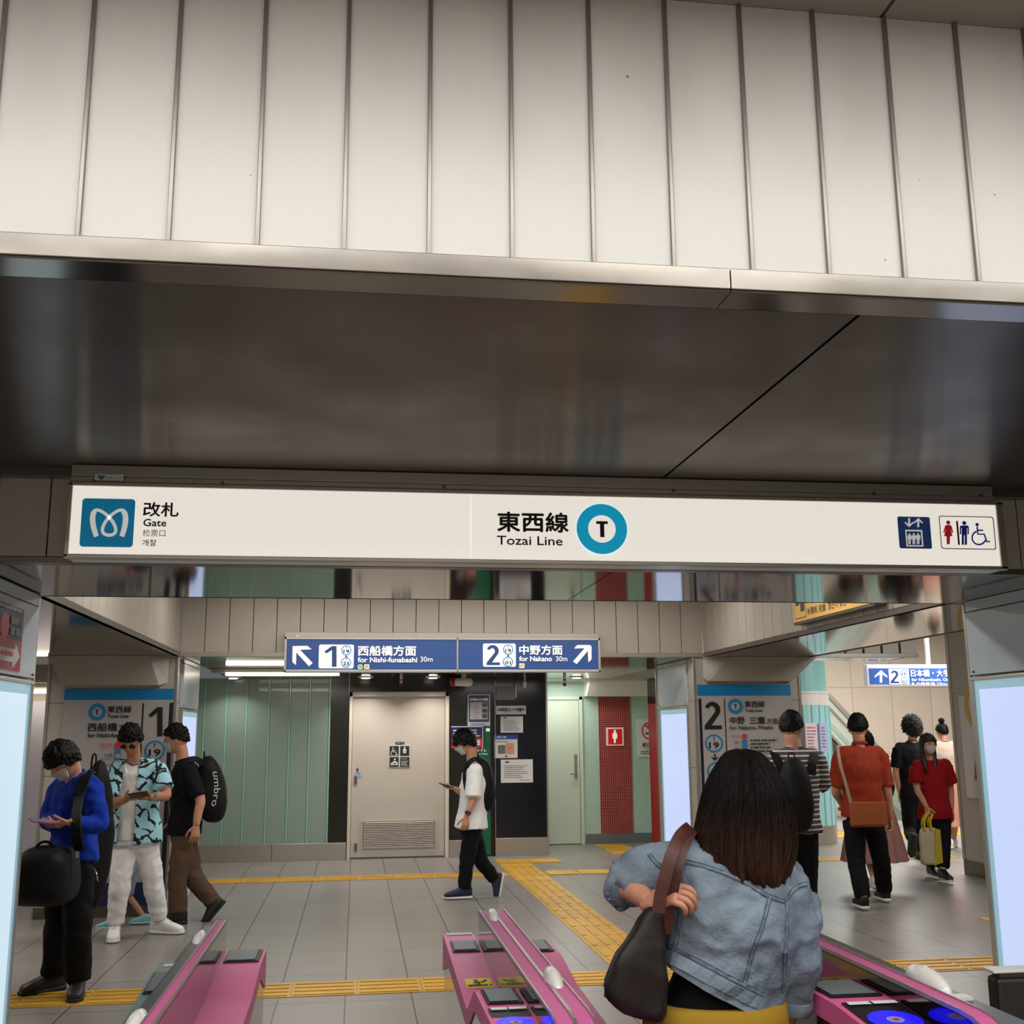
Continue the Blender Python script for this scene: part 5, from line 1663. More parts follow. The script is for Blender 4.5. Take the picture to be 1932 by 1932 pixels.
class Person:
    def __init__(s, loc, face, h=1.70, label='', group=None, skin=None, J=None, head=(0, 0, 0), female=False, lean=(0, 0)):
        """LOC ground point; FACE heading in degrees (0 = +X, 90 = away from the camera); J joint overrides, world Vectors or local tuples"""
        s.e = empty('person', loc, label, 'person', group)
        s.k = h / 1.70
        s.skin = skin or SKIN
        a = math.radians(face)
        s.f = Vector((math.cos(a), math.sin(a), 0)); s.r = Vector((math.sin(a), -math.cos(a), 0)); s.u = Vector((0, 0, 1))
        s.loc = Vector(loc)
        W = 0.93 if female else 1.0
        D = dict(head=(0, .025, 1.585), neck=(0, -.015, 1.43), chest=(0, -.01, 1.26), waist=(0, 0, 1.06), pelvis=(0, 0, .93),
                 shR=(.172 * W, -.015, 1.385), shL=(-.172 * W, -.015, 1.385), elR=(.225 * W, -.04, 1.10), elL=(-.225 * W, -.04, 1.10), wrR=(.225 * W, .05, .86), wrL=(-.225 * W, .05, .86),
                 hiR=(.085, 0, .90), hiL=(-.085, 0, .90), knR=(.09, .015, .49), knL=(-.09, .015, .49), anR=(.09, -.02, .085), anL=(-.09, -.02, .085), toR=(.11, .15, .03), toL=(-.11, .15, .03))
        for kk, v in (J or {}).items(): D[kk] = v
        s.J = {}
        for kk, v in D.items():
            if isinstance(v, Vector): s.J[kk] = v.copy()
            else:
                z = v[2] * s.k
                t = max(0, (z - .9 * s.k))
                s.J[kk] = s.loc + s.r * v[0] * s.k + s.f * (v[1] * s.k + lean[0] * t) + s.r * lean[1] * t + s.u * z
        yaw, pit, rol = (math.radians(q) for q in head)
        base = Matrix((s.r, s.f, s.u)).transposed().to_4x4()
        s.HM = Matrix.Translation(s.J['head']) @ base @ Matrix.Rotation(yaw, 4, 'Z') @ Matrix.Rotation(pit, 4, 'X') @ Matrix.Rotation(rol, 4, 'Y')
        s.W = W
        s.fem = female

    # --- body
    def torso(s, bm, g=0.0, z0=None, top=True, wide=0.0, flare=0.0):
        J, k, W = s.J, s.k, s.W
        sd = (J['shR'] - J['shL']).normalized()
        hem = J['pelvis'] + (J['pelvis'] - J['waist']) * 0.0
        pts = [J['pelvis'] - s.u * (.10 * k if z0 is None else z0 * k), J['pelvis'] + (J['waist'] - J['pelvis']) * .2, J['waist'], (J['waist'] + J['chest']) / 2, J['chest'], J['chest'] * .45 + J['neck'] * .55 - s.u * .01, J['neck'] - s.u * .02 * k]
        r = [(.150, .105), (.158, .112), (.132 if not s.fem else .118, .095), (.145 * W, .105), (.160 * W, .118), (.150 * W, .100), (.065, .060)]
        ww = [1.6 * wide + flare, wide + flare * .5, wide * 1.2, wide * .7, wide * .3, 0, 0]
        rr = [((a + g + w) * k, (b + g + w * .8) * k) for (a, b), w in zip(r, ww)]
        sweep(bm, pts, rr, sd, 24, 4, cap=(g == 0))
        q = J['neck'] - s.u * .045 * k
        for S_ in ('shR', 'shL'):
            p = J[S_]
            sweep(bm, [q, (q * .5 + p * .5) - s.u * .012 * k, p - (p - q).normalized() * .008], [(.055 * k + g, .06 * k + g), (.056 * k + g, .062 * k + g), (.052 * k + g, .058 * k + g)], s.f, 14, 3)

    def limb(s, bm, a, b, c, ra, g=0.0, t=1.0, u=1.0):
        """two-bone limb down to fraction T of the lower bone"""
        J, k = s.J, s.k
        A, B, C = J[a], J[b], J[c]
        if t >= 0:
            E = B + (C - B) * t
            pts = [A, A + (B - A) * .5, B, B + (E - B) * .5, E]
            r0, r1, r2 = ra
            rs = [r0, (r0 + r1) / 2 * 1.02, r1, (r1 * .96 + r2 * .04) if False else r1 + (r2 - r1) * .35 * t, r1 + (r2 - r1) * t]
        else:
            E = A + (B - A) * (-t)
            pts = [A, A + (E - A) * .5, E]
            r0, r1, r2 = ra
            rs = [r0, r0 + (r1 - r0) * .4 * -t, r0 + (r1 - r0) * -t]
        rs = [(x * k + (g if not isinstance(g, (list, tuple)) else g[0] + (g[1] - g[0]) * i / (len(rs) - 1))) for i, x in enumerate(rs)]
        sweep(bm, pts, rs, s.f, 16, 5, cap=False)

    ARM = (.049, .038, .026)
    LEG = (.082, .056, .038)

    def body(s, hands=None, voxel=.012, ears=True, armscale=1.0):
        bm = bmesh.new()
        s.torso(bm, 0.0, .045)
        arm = tuple(q * armscale for q in s.ARM)
        for S_ in 'RL':
            s.limb(bm, 'sh' + S_, 'el' + S_, 'wr' + S_, arm)
            s.limb(bm, 'hi' + S_, 'kn' + S_, 'an' + S_, s.LEG)
            sweep(bm, [s.J['an' + S_] - s.u * .01, s.J['an' + S_] * .75 + s.J['to' + S_] * .25], [.030 * s.k, .026 * s.k], s.r, 10, 2)
        k = s.k
        hb = s.HM @ Vector((0, -.03, -.06)) 
        sweep(bm, [s.J['neck'] - s.u * .05 * k, s.J['neck'] * .5 + hb * .5, hb], [.062 * k, .054 * k, .054 * k], s.r, 16, 3)
        bm = remesh(bm, voxel)
        add_radial(bm, s.HM, headshape, k)
        if ears:
            for sx in (-1, 1):
                add_radial(bm, s.HM @ Matrix.Translation((sx * .076 * k, -.008 * k, -.005 * k)) @ Matrix.Rotation(sx * .35, 4, 'Z'), lambda d: Vector((d.x * .010, d.y * .017, d.z * .032)), k, 12, 10)
        for hk in hands or []:
            hand(bm, *hk)
        s.b = link('body', bm, s.skin, s.e, smooth=True)
        return s.b

    def eyes(s, brow=True, m=None):
        k = s.k
        for sx in (-1, 1):
            bm = bmesh.new()
            d = Vector((sx * .32, 1, .03)).normalized()
            c = d * (headshape(d) - .005)
            add_radial(bm, s.HM @ Matrix.Translation(c * k), lambda q: Vector((q.x * .014, q.y * .007, q.z * .0055)), k, 14, 10)
            link('eye', bm, mat('eye_dark', '#1a1412', 0.25), s.e, smooth=True)
            if brow:
                bm = bmesh.new()
                pts = []
                for t in (-1, -.3, .4, 1):
                    d = Vector((sx * (.33 + .15 * t), 1, .20 + .02 * (1 - t * t))).normalized()
                    pts.append(s.HM @ (d * (headshape(d) + .001) * k))
                tube(bm, pts, [.0025 * k, .0035 * k, .0035 * k, .002 * k], 6)
                link('eyebrow', bm, HAIRBLK, s.e, smooth=True)
        return s

    def mask(s, m=MASKW):
        k = s.k
        bm = bmesh.new()
        N, M_ = 14, 10
        grid = []
        for i in range(M_ + 1):
            el = -0.10 - 0.92 * i / M_
            row = []
            for j in range(N + 1):
                az = (-.95 + 1.9 * j / N) * (1 - .22 * (i / M_) ** 2)
                d = Vector((math.sin(az) * math.cos(el), math.cos(az) * math.cos(el), math.sin(el)))
                r = headshape(d) + .005 + .010 * max(0, math.cos(az * 1.6)) * math.sin(PI * min(1, max(0, i / M_)))
                row.append(bm.verts.new(s.HM @ (d * r * k)))
            grid.append(row)
        for a, b in zip(grid, grid[1:]):
            for j in range(N): bm.faces.new((a[j], a[j + 1], b[j + 1], b[j]))
        bmesh.ops.solidify(bm, geom=bm.faces[:], thickness=.002)
        o = link('face_mask', bm, m, s.e, smooth=True)
        bm = bmesh.new()
        for sx in (-1, 1):
            for el in (-.25, -.75):
                d = Vector((sx * math.sin(1.0) * math.cos(el), math.cos(1.0) * math.cos(el), math.sin(el)))
                tube(bm, [s.HM @ (d * (headshape(d) + .005) * k), s.HM @ (Vector((sx * .083, .0, -.01 + (el + .5) * .05)) * k)], .0015 * k, 6)
        link('ear_loop', bm, m, o)
        return s

    def hair(s, m=None, thick=.020, hairline=.42, back=-.55, messy=.006, fringe=0.0, side=-.15, name='hair', vol=1.0, seed=1, freq=7):
        """cap of hair: HAIRLINE elevation at the brow, SIDE at the ears, BACK at the nape"""
        k = s.k
        def fn(d):
            az = abs(math.atan2(d.x, d.y)); el = math.atan2(d.z, math.hypot(d.x, d.y))
            if az < .95: lim = hairline - fringe * (1 - az / .95)
            elif az < 1.7: lim = hairline + (side - hairline) * min(1, (az - .95) / .35)
            else: lim = side + (back - side) * min(1, (az - 1.7) / .9)
            lim += .09 * noise.noise(Vector((d.x, d.y, 0)) * 9 + Vector((seed, 0, 0)))
            t = min(1, max(0, (el - lim) / .10))
            t = t * t * (3 - 2 * t)
            th = thick * (0.75 + .5 * max(0, d.z)) * vol + messy * noise.noise(Vector((d.x * freq, d.y * freq, d.z * freq * .6)) + Vector((seed, seed, 0))) * 1.6 + messy * .7 * noise.noise(Vector((d.x * freq * 3, d.y * freq * 3, d.z * freq)) + Vector((0, seed, 0)))
            return headshape(d) * (1 - .12 * (1 - t)) + th * t
        bm = bmesh.new()
        add_radial(bm, s.HM, fn, k, 96, 64)
        s.h = link(name, bm, m or HAIRBLK, s.e, smooth=True)
        return s

    # --- clothes
    def shirt(s, m, name='shirt', g=.016, hem=.12, sleeve=-.75, sg=.022, amp=.006, voxel=.011, wide=.008, flare=0.0, seed=1, collar=False, freq=(8, 8, 6), neck=True, smooth=2):
        bm = bmesh.new()
        s.torso(bm, g, hem, wide=wide, flare=flare)
        arm = s.ARM
        for S_ in 'RL':
            s.limb(bm, 'sh' + S_, 'el' + S_, 'wr' + S_, arm, (g * 1.1, sg), sleeve)
        bm = remesh(bm, voxel, smooth)
        wrinkle(bm, amp, freq, seed)
        s.sh = link(name, bm, m, s.e, smooth=True)
        # neck ring / collar
        k = s.k
        c = s.J['neck'] + s.u * .012 * k
        ax = ((s.HM @ Vector((0, -.02, -.08))) - s.J['neck']).normalized()
        bm = bmesh.new()
        pts = []
        for a in range(17):
            t = 2 * PI * a / 16
            pts.append(c + s.r * math.cos(t) * .070 * k + s.f * (math.sin(t) * .064 * k + .006) + s.u * ((-.03 if collar else -.022) * math.sin(t) * k))
        if collar:
            nrm = [(p - c).normalized() + s.u * .4 for p in pts]
            cp = [p for p in pts[:4]] if False else pts
            ribbon(bm, [p + s.u * .012 for p in cp[6:] + cp[1:3]], nrm[6:] + nrm[1:3], .042 * k, .006)
            link('collar', bm, m, s.sh, smooth=False)
        else:
            tube(bm, pts, .006 * k, 8)
            link('neck_band', bm, m, s.sh, smooth=True)
        return s.sh

    def pants(s, m, g=.014, t=.97, amp=.006, gl=.022, voxel=.012, name='trousers', seed=2, legr=None, smooth=2):
        bm = bmesh.new()
        J, k = s.J, s.k
        sd = (J['hiR'] - J['hiL']).normalized()
        sweep(bm, [J['pelvis'] + s.u * .06 * k, J['pelvis'], J['pelvis'] - s.u * .09 * k], [((.142) * k + g, .098 * k + g), (.152 * k + g, .106 * k + g), (.13 * k + g, .095 * k + g)], sd, 20, 3, cap=True)
        for S_ in 'RL':
            s.limb(bm, 'hi' + S_, 'kn' + S_, 'an' + S_, legr or (.084, .060, .046), (g, gl), t)
        bm = remesh(bm, voxel, smooth)
        wrinkle(bm, amp, (9, 9, 9), seed)
        s.pt = link(name, bm, m, s.e, smooth=True)
        return s.pt

    def shoes(s, m, sole, up=None, laces=None, sc=1.0):
        for S_ in 'RL':
            shoe(s.e, s.J['an' + S_], s.J['to' + S_], m, sole, s.k * sc, (up or {}).get(S_), laces)

    def watch(s, side, m, t=.92, strap=None):
        el, wr = s.J['el' + side], s.J['wr' + side]
        c = el + (wr - el) * t
        d = (wr - el).normalized()
        bm = bmesh.new()
        sweep(bm, [c - d * .012, c + d * .012], [.031 * s.k] * 2, s.r, 20, 2, cap=False)
        o = link('wristwatch', bm, strap or m, s.e, smooth=True)
        n = (Vector((0, -1, .25)) - d * Vector((0, -1, .25)).dot(d)).normalized()
        bm = bmesh.new()
        tube(bm, [c + n * .026 * s.k, c + n * .042 * s.k], .021 * s.k, 20)
        link('dial', bm, m, o)


def thing_phone(c, fwd, nrm, label, m, w=.072, L=.15):
    """phone centred on C, long axis FWD, screen facing NRM"""
    c, fwd = Vector(c), Vector(fwd).normalized()
    nrm = Vector(nrm); nrm = (nrm - fwd * nrm.dot(fwd)).normalized()
    sd = fwd.cross(nrm)
    e = empty('phone', c, label, 'phone')
    def slab(name, mm, a, b, t0, t1, bev):
        bm = bmesh.new()
        vs = box(bm, -a, -b, t0, a, b, t1, bev=bev)
        for v in bm.verts: v.co = c + sd * v.co.x + fwd * v.co.y + nrm * v.co.z
        link(name, bm, mm, e)
    slab('case', m, w / 2, L / 2, -.0045, .0045, .003)
    slab('screen', mat('phone_screen', '#20242a', 0.1, emit=0.25, emit_color='#9fb4cc'), w / 2 - .004, L / 2 - .006, .0046, .0052, 0)
    return e


def backpack(c, r, f, u, w, h, d, m, label, seed=1, straps=None, extra=None, name='backpack', top=None):
    """soft pack; C centre, R/F/U axes (F points from the wearer's back outwards)"""
    c, r, f, u = Vector(c), Vector(r).normalized(), Vector(f).normalized(), Vector(u).normalized()
    e = empty(name, c - u * h / 2, label, 'bag')
    bm = bmesh.new()
    M = Matrix((r, f, u)).transposed().to_4x4(); M.translation = c
    def fn(q):
        p = 3.2
        rr = (abs(q.x / (w / 2)) ** p + abs(q.y / (d / 2)) ** 2.4 + abs(q.z / (h / 2)) ** p) ** (-1 / p)
        v = Vector(q) * rr
        v.x *= 1 - .18 * (v.z / h + .5) ** 2 * 1.2
        v.y *= 1 - .25 * (v.z / h + .5)
        v *= 1 + .05 * noise.noise(v * 9 + Vector((seed, 0, 0)))
        return v
    add_radial(bm, M, fn, 1, 48, 32)
    link('pack', bm, m, e, smooth=True)
    bm = bmesh.new()
    M2 = M @ Matrix.Translation((0, d * .30, -h * .16))
    add_radial(bm, M2, lambda q: Vector((math.copysign(abs(q.x) ** .5, q.x) * w * .40, q.y * d * .32, math.copysign(abs(q.z) ** .5, q.z) * h * .25)), 1, 32, 24)
    link('front_pocket', bm, m, e, smooth=True)
    bm = bmesh.new()
    tube(bm, spline([c + u * h * .44 - f * d * .25 - r * .03, c + u * (h * .5 + .035) - f * d * .25 - r * .02, c + u * (h * .5 + .035) - f * d * .25 + r * .02, c + u * h * .44 - f * d * .25 + r * .03]), .006, 8)
    link('top_handle', bm, m, e)
    for st in straps or []:
        bm = bmesh.new()
        pts = spline(st[0], 6)
        ribbon(bm, pts, st[1] if len(st) > 1 else [(p - Vector((c.x, c.y, p.z))) for p in pts], st[2] if len(st) > 2 else .055, .010)
        link('shoulder_strap', bm, m, e)
    return e

# materials of the crowd
BLUESHIRT = cloth('cobalt_shirt', '#1233a0', bump=0.4)
WHITETEE = cloth('white_tee', '#f3f2f0', bump=.1)
WHITEPANTS = cloth('white_cotton', '#ebe8e7', bump=0.3)
BROWNPANTS = cloth('brown_trousers', '#5a4636')
BLACKTEE = cloth('black_tee', '#0f0f11')
BLACKPANTS = cloth('black_trousers', '#101012')
ORANGE = cloth('rust_shirt', '#93331e')
REDBLOUSE = cloth('red_blouse', '#901418')
SHOEBLK = mat('shoe_black', '#141416', 0.5)
SHOEWHT = mat('shoe_white', '#e4e2df', 0.5)
SHOENAVY = mat('shoe_navy', '#15193a', 0.6)
SOLEW = mat('sole_white', '#d8d6d2', 0.5)
SOLEB = mat('sole_black', '#0c0c0c', 0.6)
SILVER = mat('watch_silver', '#b9b7b2', 0.2, 1.0)
WATCHBLK = mat('watch_black', '#1b1715', 0.3)
DENIMSEAM = mat('denim_seam', '#3f4f60', 0.8)


def stripes(name):
    m = bpy.data.materials.new(name); m.use_nodes = True
    nt = m.node_tree; b = nt.nodes['Principled BSDF']; b.inputs['Roughness'].default_value = .85
    tc = nt.nodes.new('ShaderNodeTexCoord'); sp = nt.nodes.new('ShaderNodeSeparateXYZ')
    nt.links.new(tc.outputs['Object'], sp.inputs[0])
    ml = nt.nodes.new('ShaderNodeMath'); ml.operation = 'MULTIPLY'; ml.inputs[1].default_value = 1 / .038
    fr = nt.nodes.new('ShaderNodeMath'); fr.operation = 'FRACT'
    nt.links.new(sp.outputs['Z'], ml.inputs[0]); nt.links.new(ml.outputs[0], fr.inputs[0])
    cr = nt.nodes.new('ShaderNodeValToRGB'); cr.color_ramp.interpolation = 'CONSTANT'
    cr.color_ramp.elements[0].color = lin('#4a3f42'); cr.color_ramp.elements[1].position = .62; cr.color_ramp.elements[1].color = lin('#6a5d5f')
    e = cr.color_ramp.elements.new(.74); e.color = lin('#d9d4d2')
    nt.links.new(fr.outputs[0], cr.inputs[0]); nt.links.new(cr.outputs[0], b.inputs['Base Color'])
    MATS[name] = m
    return m


def squiggles(name):
    """pale blue cloth with thick black doodle lines"""
    m = bpy.data.materials.new(name); m.use_nodes = True
    nt = m.node_tree; b = nt.nodes['Principled BSDF']; b.inputs['Roughness'].default_value = .85
    tc = nt.nodes.new('ShaderNodeTexCoord')
    n = nt.nodes.new('ShaderNodeTexNoise'); n.inputs['Scale'].default_value = 7; nt.links.new(tc.outputs['Object'], n.inputs['Vector'])
    mx = nt.nodes.new('ShaderNodeMixRGB'); mx.inputs[0].default_value = .12
    nt.links.new(tc.outputs['Object'], mx.inputs[1]); nt.links.new(n.outputs['Color'], mx.inputs[2])
    v = nt.nodes.new('ShaderNodeTexVoronoi'); v.feature = 'DISTANCE_TO_EDGE'; v.inputs['Scale'].default_value = 9.5; v.inputs['Randomness'].default_value = .85
    nt.links.new(mx.outputs[0], v.inputs['Vector'])
    lt = nt.nodes.new('ShaderNodeMath'); lt.operation = 'LESS_THAN'; lt.inputs[1].default_value = .075
    nt.links.new(v.outputs['Distance'], lt.inputs[0])
    n2 = nt.nodes.new('ShaderNodeTexNoise'); n2.inputs['Scale'].default_value = 16; nt.links.new(tc.outputs['Object'], n2.inputs['Vector'])
    gt = nt.nodes.new('ShaderNodeMath'); gt.operation = 'GREATER_THAN'; gt.inputs[1].default_value = .43
    nt.links.new(n2.outputs['Fac'], gt.inputs[0])
    an = nt.nodes.new('ShaderNodeMath'); an.operation = 'MULTIPLY'
    nt.links.new(lt.outputs[0], an.inputs[0]); nt.links.new(gt.outputs[0], an.inputs[1])
    mc = nt.nodes.new('ShaderNodeMixRGB'); mc.inputs[1].default_value = lin('#9fd3df'); mc.inputs[2].default_value = lin('#131519')
    nt.links.new(an.outputs[0], mc.inputs[0]); nt.links.new(mc.outputs[0], b.inputs['Base Color'])
    MATS[name] = m
    return m


def denim_mat():
    m = mat('washed_denim', '#7a8894', 0.9, var=0.32, vscale=9, bump=0.35, bscale=90, spec=.2)
    return m


V = Vector
# ---- man in the blue shirt, left
Y = 7.7
J = dict(head=at(120, 1436, 7.68), neck=at(143, 1472, 7.78), chest=at(143, 1520, 7.82), waist=at(140, 1580, 7.80), pelvis=at(136, 1625, 7.76),
         shL=at(172, 1482, 7.62), shR=at(113, 1486, 7.95), elL=at(188, 1556, 7.56), wrL=at(132, 1551, 7.38), elR=at(92, 1548, 7.82), wrR=at(112, 1556, 7.52),
         hiL=at(148, 1640, 7.68), hiR=at(118, 1638, 7.84), knL=at(146, 1752, 7.62), knR=at(108, 1748, 7.84), anL=at(147, 1862, 7.70), anR=at(100, 1852, 7.90),
         toL=at(138, 1888, 7.47), toR=at(52, 1872, 7.80))
for k_ in ('anL', 'anR'): J[k_].z = .09
for k_ in ('toL', 'toR'): J[k_].z = .03
P1 = Person((-1.85, 7.74, 0), 222, 1.72, 'man in a cobalt blue shirt and white mask reading a phone, black bag in front', J=J, head=(8, -38, 0))
hf = (at(88, 1556, 7.36) - J['wrL']).normalized()
P1.body([(J['wrL'], (at(98, 1556, 7.37) - J['wrL']), V((.3, .3, 1)), V((-.5, -.5, .3)), .95, .55), (J['wrR'], (at(88, 1560, 7.40) - J['wrR']), V((.2, .2, 1)), V((-.6, .4, .2)), .95, .6)])
P1.shirt(BLUESHIRT, 'shirt', g=.020, hem=.01, sleeve=.90, sg=.014, amp=.010, wide=.012, collar=True, seed=3, freq=(9, 9, 7))
P1.pants(BLACKPANTS, amp=.008, gl=.030)
P1.shoes(SHOEBLK, SOLEB, sc=1.05)
P1.mask().hair(thick=.026, hairline=.22, side=-.30, back=-.62, fringe=.10, seed=4, messy=.008).eyes(False)
P1.watch('L', SILVER, .86, WATCHBLK)
thing_phone(at(80, 1549, 7.30), V((-.7, -.5, .12)), V((.3, -.1, 1)), 'pink-red phone held in both hands by the man in the blue shirt', mat('phone_pink', '#d2455a', .3))
# tall case on his back
c_ = at(176, 1575, 7.95)
e_ = backpack(c_, P1.r, -P1.f, V((0.02, 0, 1)), .20, .96, .16, INKBAG, 'tall narrow black case worn on the back of the man in the blue shirt', 3, name='tall_backpack')
bm = bmesh.new()
tube(bm, spline([at(178, 1640, 7.60), at(182, 1650, 7.58), at(184, 1662, 7.60)]), .006, 6)
link('clip', bm, SILVER, e_)
# messenger bag
e_ = empty('shoulder_bag', at(88, 1700, 7.35), 'large black shoulder bag hanging before the man in the blue shirt', 'bag')
c_ = at(88, 1652, 7.40)
R_, F_, U_ = V((.86, -.12, 0)).normalized(), V((-.12, -.86, 0)).normalized(), V((0, 0, 1))
M_ = Matrix((R_, F_, U_)).transposed().to_4x4(); M_.translation = c_
bm = bmesh.new()
def bagfn(q):
    p = 4
    rr = (abs(q.x / .19) ** p + abs(q.y / .075) ** 2.4 + abs(q.z / .175) ** p) ** (-1 / p)
    v = V(q) * rr
    v.x *= 1 - .12 * (v.z / .35 + .5)
    return v * (1 + .05 * noise.noise(v * 8))
add_radial(bm, M_, bagfn, 1, 48, 32); link('body', bm, INKBAG, e_, smooth=True)
bm = bmesh.new(); add_radial(bm, M_ @ Matrix.Translation((.09, .05, .0)), lambda q: V((math.copysign(abs(q.x) ** .5, q.x) * .085, q.y * .05, math.copysign(abs(q.z) ** .5, q.z) * .15)), 1, 32, 24); link('flap', bm, INKBAG, e_, smooth=True)
bm = bmesh.new()
pts = spline([at(150, 1605, 7.36), at(143, 1560, 7.33), at(148, 1510, 7.45), at(160, 1468, 7.54), at(168, 1460, 7.68), at(178, 1475, 7.82), at(182, 1540, 7.92)], 6)
ribbon(bm, pts, [V((-.4, -.7, .1))] * 14 + [V((-.2, -.4, .9))] * 12 + [V((.6, .5, .2))] * (len(pts) - 26), .075, .010); link('strap', bm, INKBAG, e_)
bm = bmesh.new()
tube(bm, spline([at(62, 1612, 7.38), at(72, 1594, 7.36), at(85, 1588, 7.36), at(98, 1594, 7.36), at(104, 1612, 7.38)]), .009, 8); link('handle', bm, INKBAG, e_)
bm = bmesh.new(); box(bm, *(at(146, 1612, 7.33) - V((.01, .01, .02))), *(at(146, 1612, 7.33) + V((.01, .01, .02))), bev=.003); link('buckle', bm, SILVER, e_)

# ---- man in white trousers and patterned shirt
J = dict(head=at(247, 1398, 9.60), neck=at(254, 1438, 9.72), chest=at(256, 1475, 9.76), waist=at(256, 1535, 9.75), pelvis=at(256, 1572, 9.74),
         shR=at(219, 1452, 9.72), shL=at(295, 1450, 9.76), elR=at(209, 1518, 9.58), wrR=at(240, 1507, 9.38), elL=at(314, 1500, 9.62), wrL=at(282, 1505, 9.40),
         hiR=at(238, 1580, 9.74), hiL=at(274, 1580, 9.76), knR=at(226, 1668, 9.66), knL=at(288, 1664, 9.82), anR=at(217, 1748, 9.74), anL=at(302, 1742, 9.94),
         toR=at(211, 1776, 9.50), toL=at(350, 1757, 9.86))
for k_ in ('anL', 'anR'): J[k_].z = .09
for k_ in ('toL', 'toR'): J[k_].z = .03
P2 = Person((-1.68, 9.78, 0), 266, 1.74, 'man in white trousers and an open pale blue patterned shirt looking down at a phone', J=J, head=(0, -30, 0), skin=SKIN2)
P2.body([(J['wrR'], (at(258, 1505, 9.30) - J['wrR']), V((.3, .2, 1)), V((.5, -.6, .6)), .95, .7), (J['wrL'], (at(264, 1506, 9.32) - J['wrL']), V((-.3, .2, 1)), V((-.5, -.6, .6)), .95, .7)], armscale=1.12)
P2.shirt(WHITETEE, 'tee_shirt', g=.012, hem=.05, sleeve=-.5, sg=.012, amp=.005, wide=.006, seed=5)
P2.shirt(squiggles('doodle_cloth'), 'open_shirt', g=.027, hem=.08, sleeve=-.80, sg=.040, amp=.006, wide=.016, seed=6, flare=.01, neck=False)
# open the front of the overshirt
me = P2.sh.data; bm = bmesh.new(); bm.from_mesh(me)
o3 = parent_loc(P2.e)
kill = []
for fc in bm.faces:
    w = fc.calc_center_median() + o3
    rel = w - P2.J['chest']
    lx = rel.dot(P2.r)
    if fc.normal.dot(P2.f) > .15 and rel.dot(P2.f) > 0 and w.z < P2.J['neck'].z + .03:
        if abs(lx - .012) < .060 + .02 * (P2.J['chest'].z - w.z) : kill.append(fc)
bmesh.ops.delete(bm, geom=kill, context='FACES')
bm.to_mesh(me); bm.free()
P2.pants(WHITEPANTS, amp=.010, gl=.016, g=.016, t=.90, seed=8)
P2.shoes(SHOEWHT, SOLEW, laces=SHOEWHT, sc=1.05)
P2.hair(thick=.026, hairline=.35, side=-.05, back=-.5, seed=9, messy=.010).eyes(True)
bm = bmesh.new()
for sx in (-1, 1):
    add_radial(bm, P2.HM @ Matrix.Translation((sx * .033, .096, .0)), lambda q: V((q.x * .028, q.y * .004, q.z * .019)), 1, 20, 12)
tube(bm, [P2.HM @ V((-.078, .0, .012)), P2.HM @ V((-.062, .085, .008)), P2.HM @ V((-.02, .104, .006)), P2.HM @ V((.02, .104, .006)), P2.HM @ V((.062, .085, .008)), P2.HM @ V((.078, .0, .012))], .002, 6)
link('sunglasses', bm, mat('sunglass_black', '#0b0a0a', .15), P2.e, smooth=True)
bm = bmesh.new(); tube(bm, spline([at(236, 1442, 9.62), at(241, 1460, 9.575), at(251, 1474, 9.565), at(260, 1460, 9.58), at(263, 1442, 9.63)]), .0022, 6); link('necklace', bm, SILVER, P2.e)
P2.watch('L', SILVER, .84)
thing_phone(at(261, 1500, 9.27), V((.9, -.1, .12)), V((.05, .5, .8)), 'dark phone held level by the man in the patterned shirt', mat('phone_dark', '#1c1c20', .3))

# ---- man in black tee walking left with a backpack
J = dict(head=at(333, 1396, 10.42), neck=at(346, 1436, 10.44), chest=at(352, 1475, 10.45), waist=at(350, 1530, 10.45), pelvis=at(348, 1562, 10.45),
         shL=at(353, 1447, 10.26), shR=at(350, 1447, 10.60), elL=at(378, 1508, 10.20), wrL=at(370, 1558, 10.16), elR=at(340, 1505, 10.66), wrR=at(330, 1545, 10.62),
         hiL=at(350, 1572, 10.37), hiR=at(347, 1572, 10.53), knL=at(335, 1655, 10.36), knR=at(364, 1652, 10.50), anL=at(336, 1728, 10.38), anR=at(402, 1704, 10.52),
         toL=at(314, 1745, 10.38), toR=at(379, 1738, 10.50))
J['anL'].z = .09; J['toL'].z = .03
P3 = Person((-1.42, 10.45, 0), 184, 1.74, 'man in a black T-shirt, mask and brown trousers striding left with a black backpack', J=J, head=(-4, -8, 0))
P3.body([(J['wrL'], V((-.05, -.02, -1)), V((-.3, .9, 0)), V((-1, 0, 0)), 1.0, .4), (J['wrR'], V((-.1, 0, -1)), V((-.3, -.9, 0)), V((-1, 0, 0)), 1.0, .4)], armscale=1.15)
P3.shirt(BLACKTEE, 'tee_shirt', g=.020, hem=.05, sleeve=-.92, sg=.030, seed=10, wide=.014)
P3.pants(BROWNPANTS, amp=.008, gl=.022, g=.016, seed=11)
P3.shoes(SHOEBLK, SOLEB, up={'R': (-.72, 0, .62)})
P3.mask().hair(thick=.022, hairline=.42, side=.0, back=-.35, seed=12, messy=.012).eyes(True)
c_ = at(398, 1490, 10.44)
e_ = backpack(c_, V((0, 1, 0)), V((1, 0, -.05)), V((-.10, 0, 1)), .30, .58, .17, INKBAG, 'black backpack with white vertical lettering on the man in the black T-shirt', 5,
              straps=[(([at(383, 1440, 10.28), at(368, 1432, 10.24), at(352, 1438, 10.22), at(342, 1462, 10.22), at(346, 1500, 10.26)]), V((0, -1, .3)), .05)])
f = Face((0, 10.275, 0), (1, 0, 0), (0, 0, 1), e_)
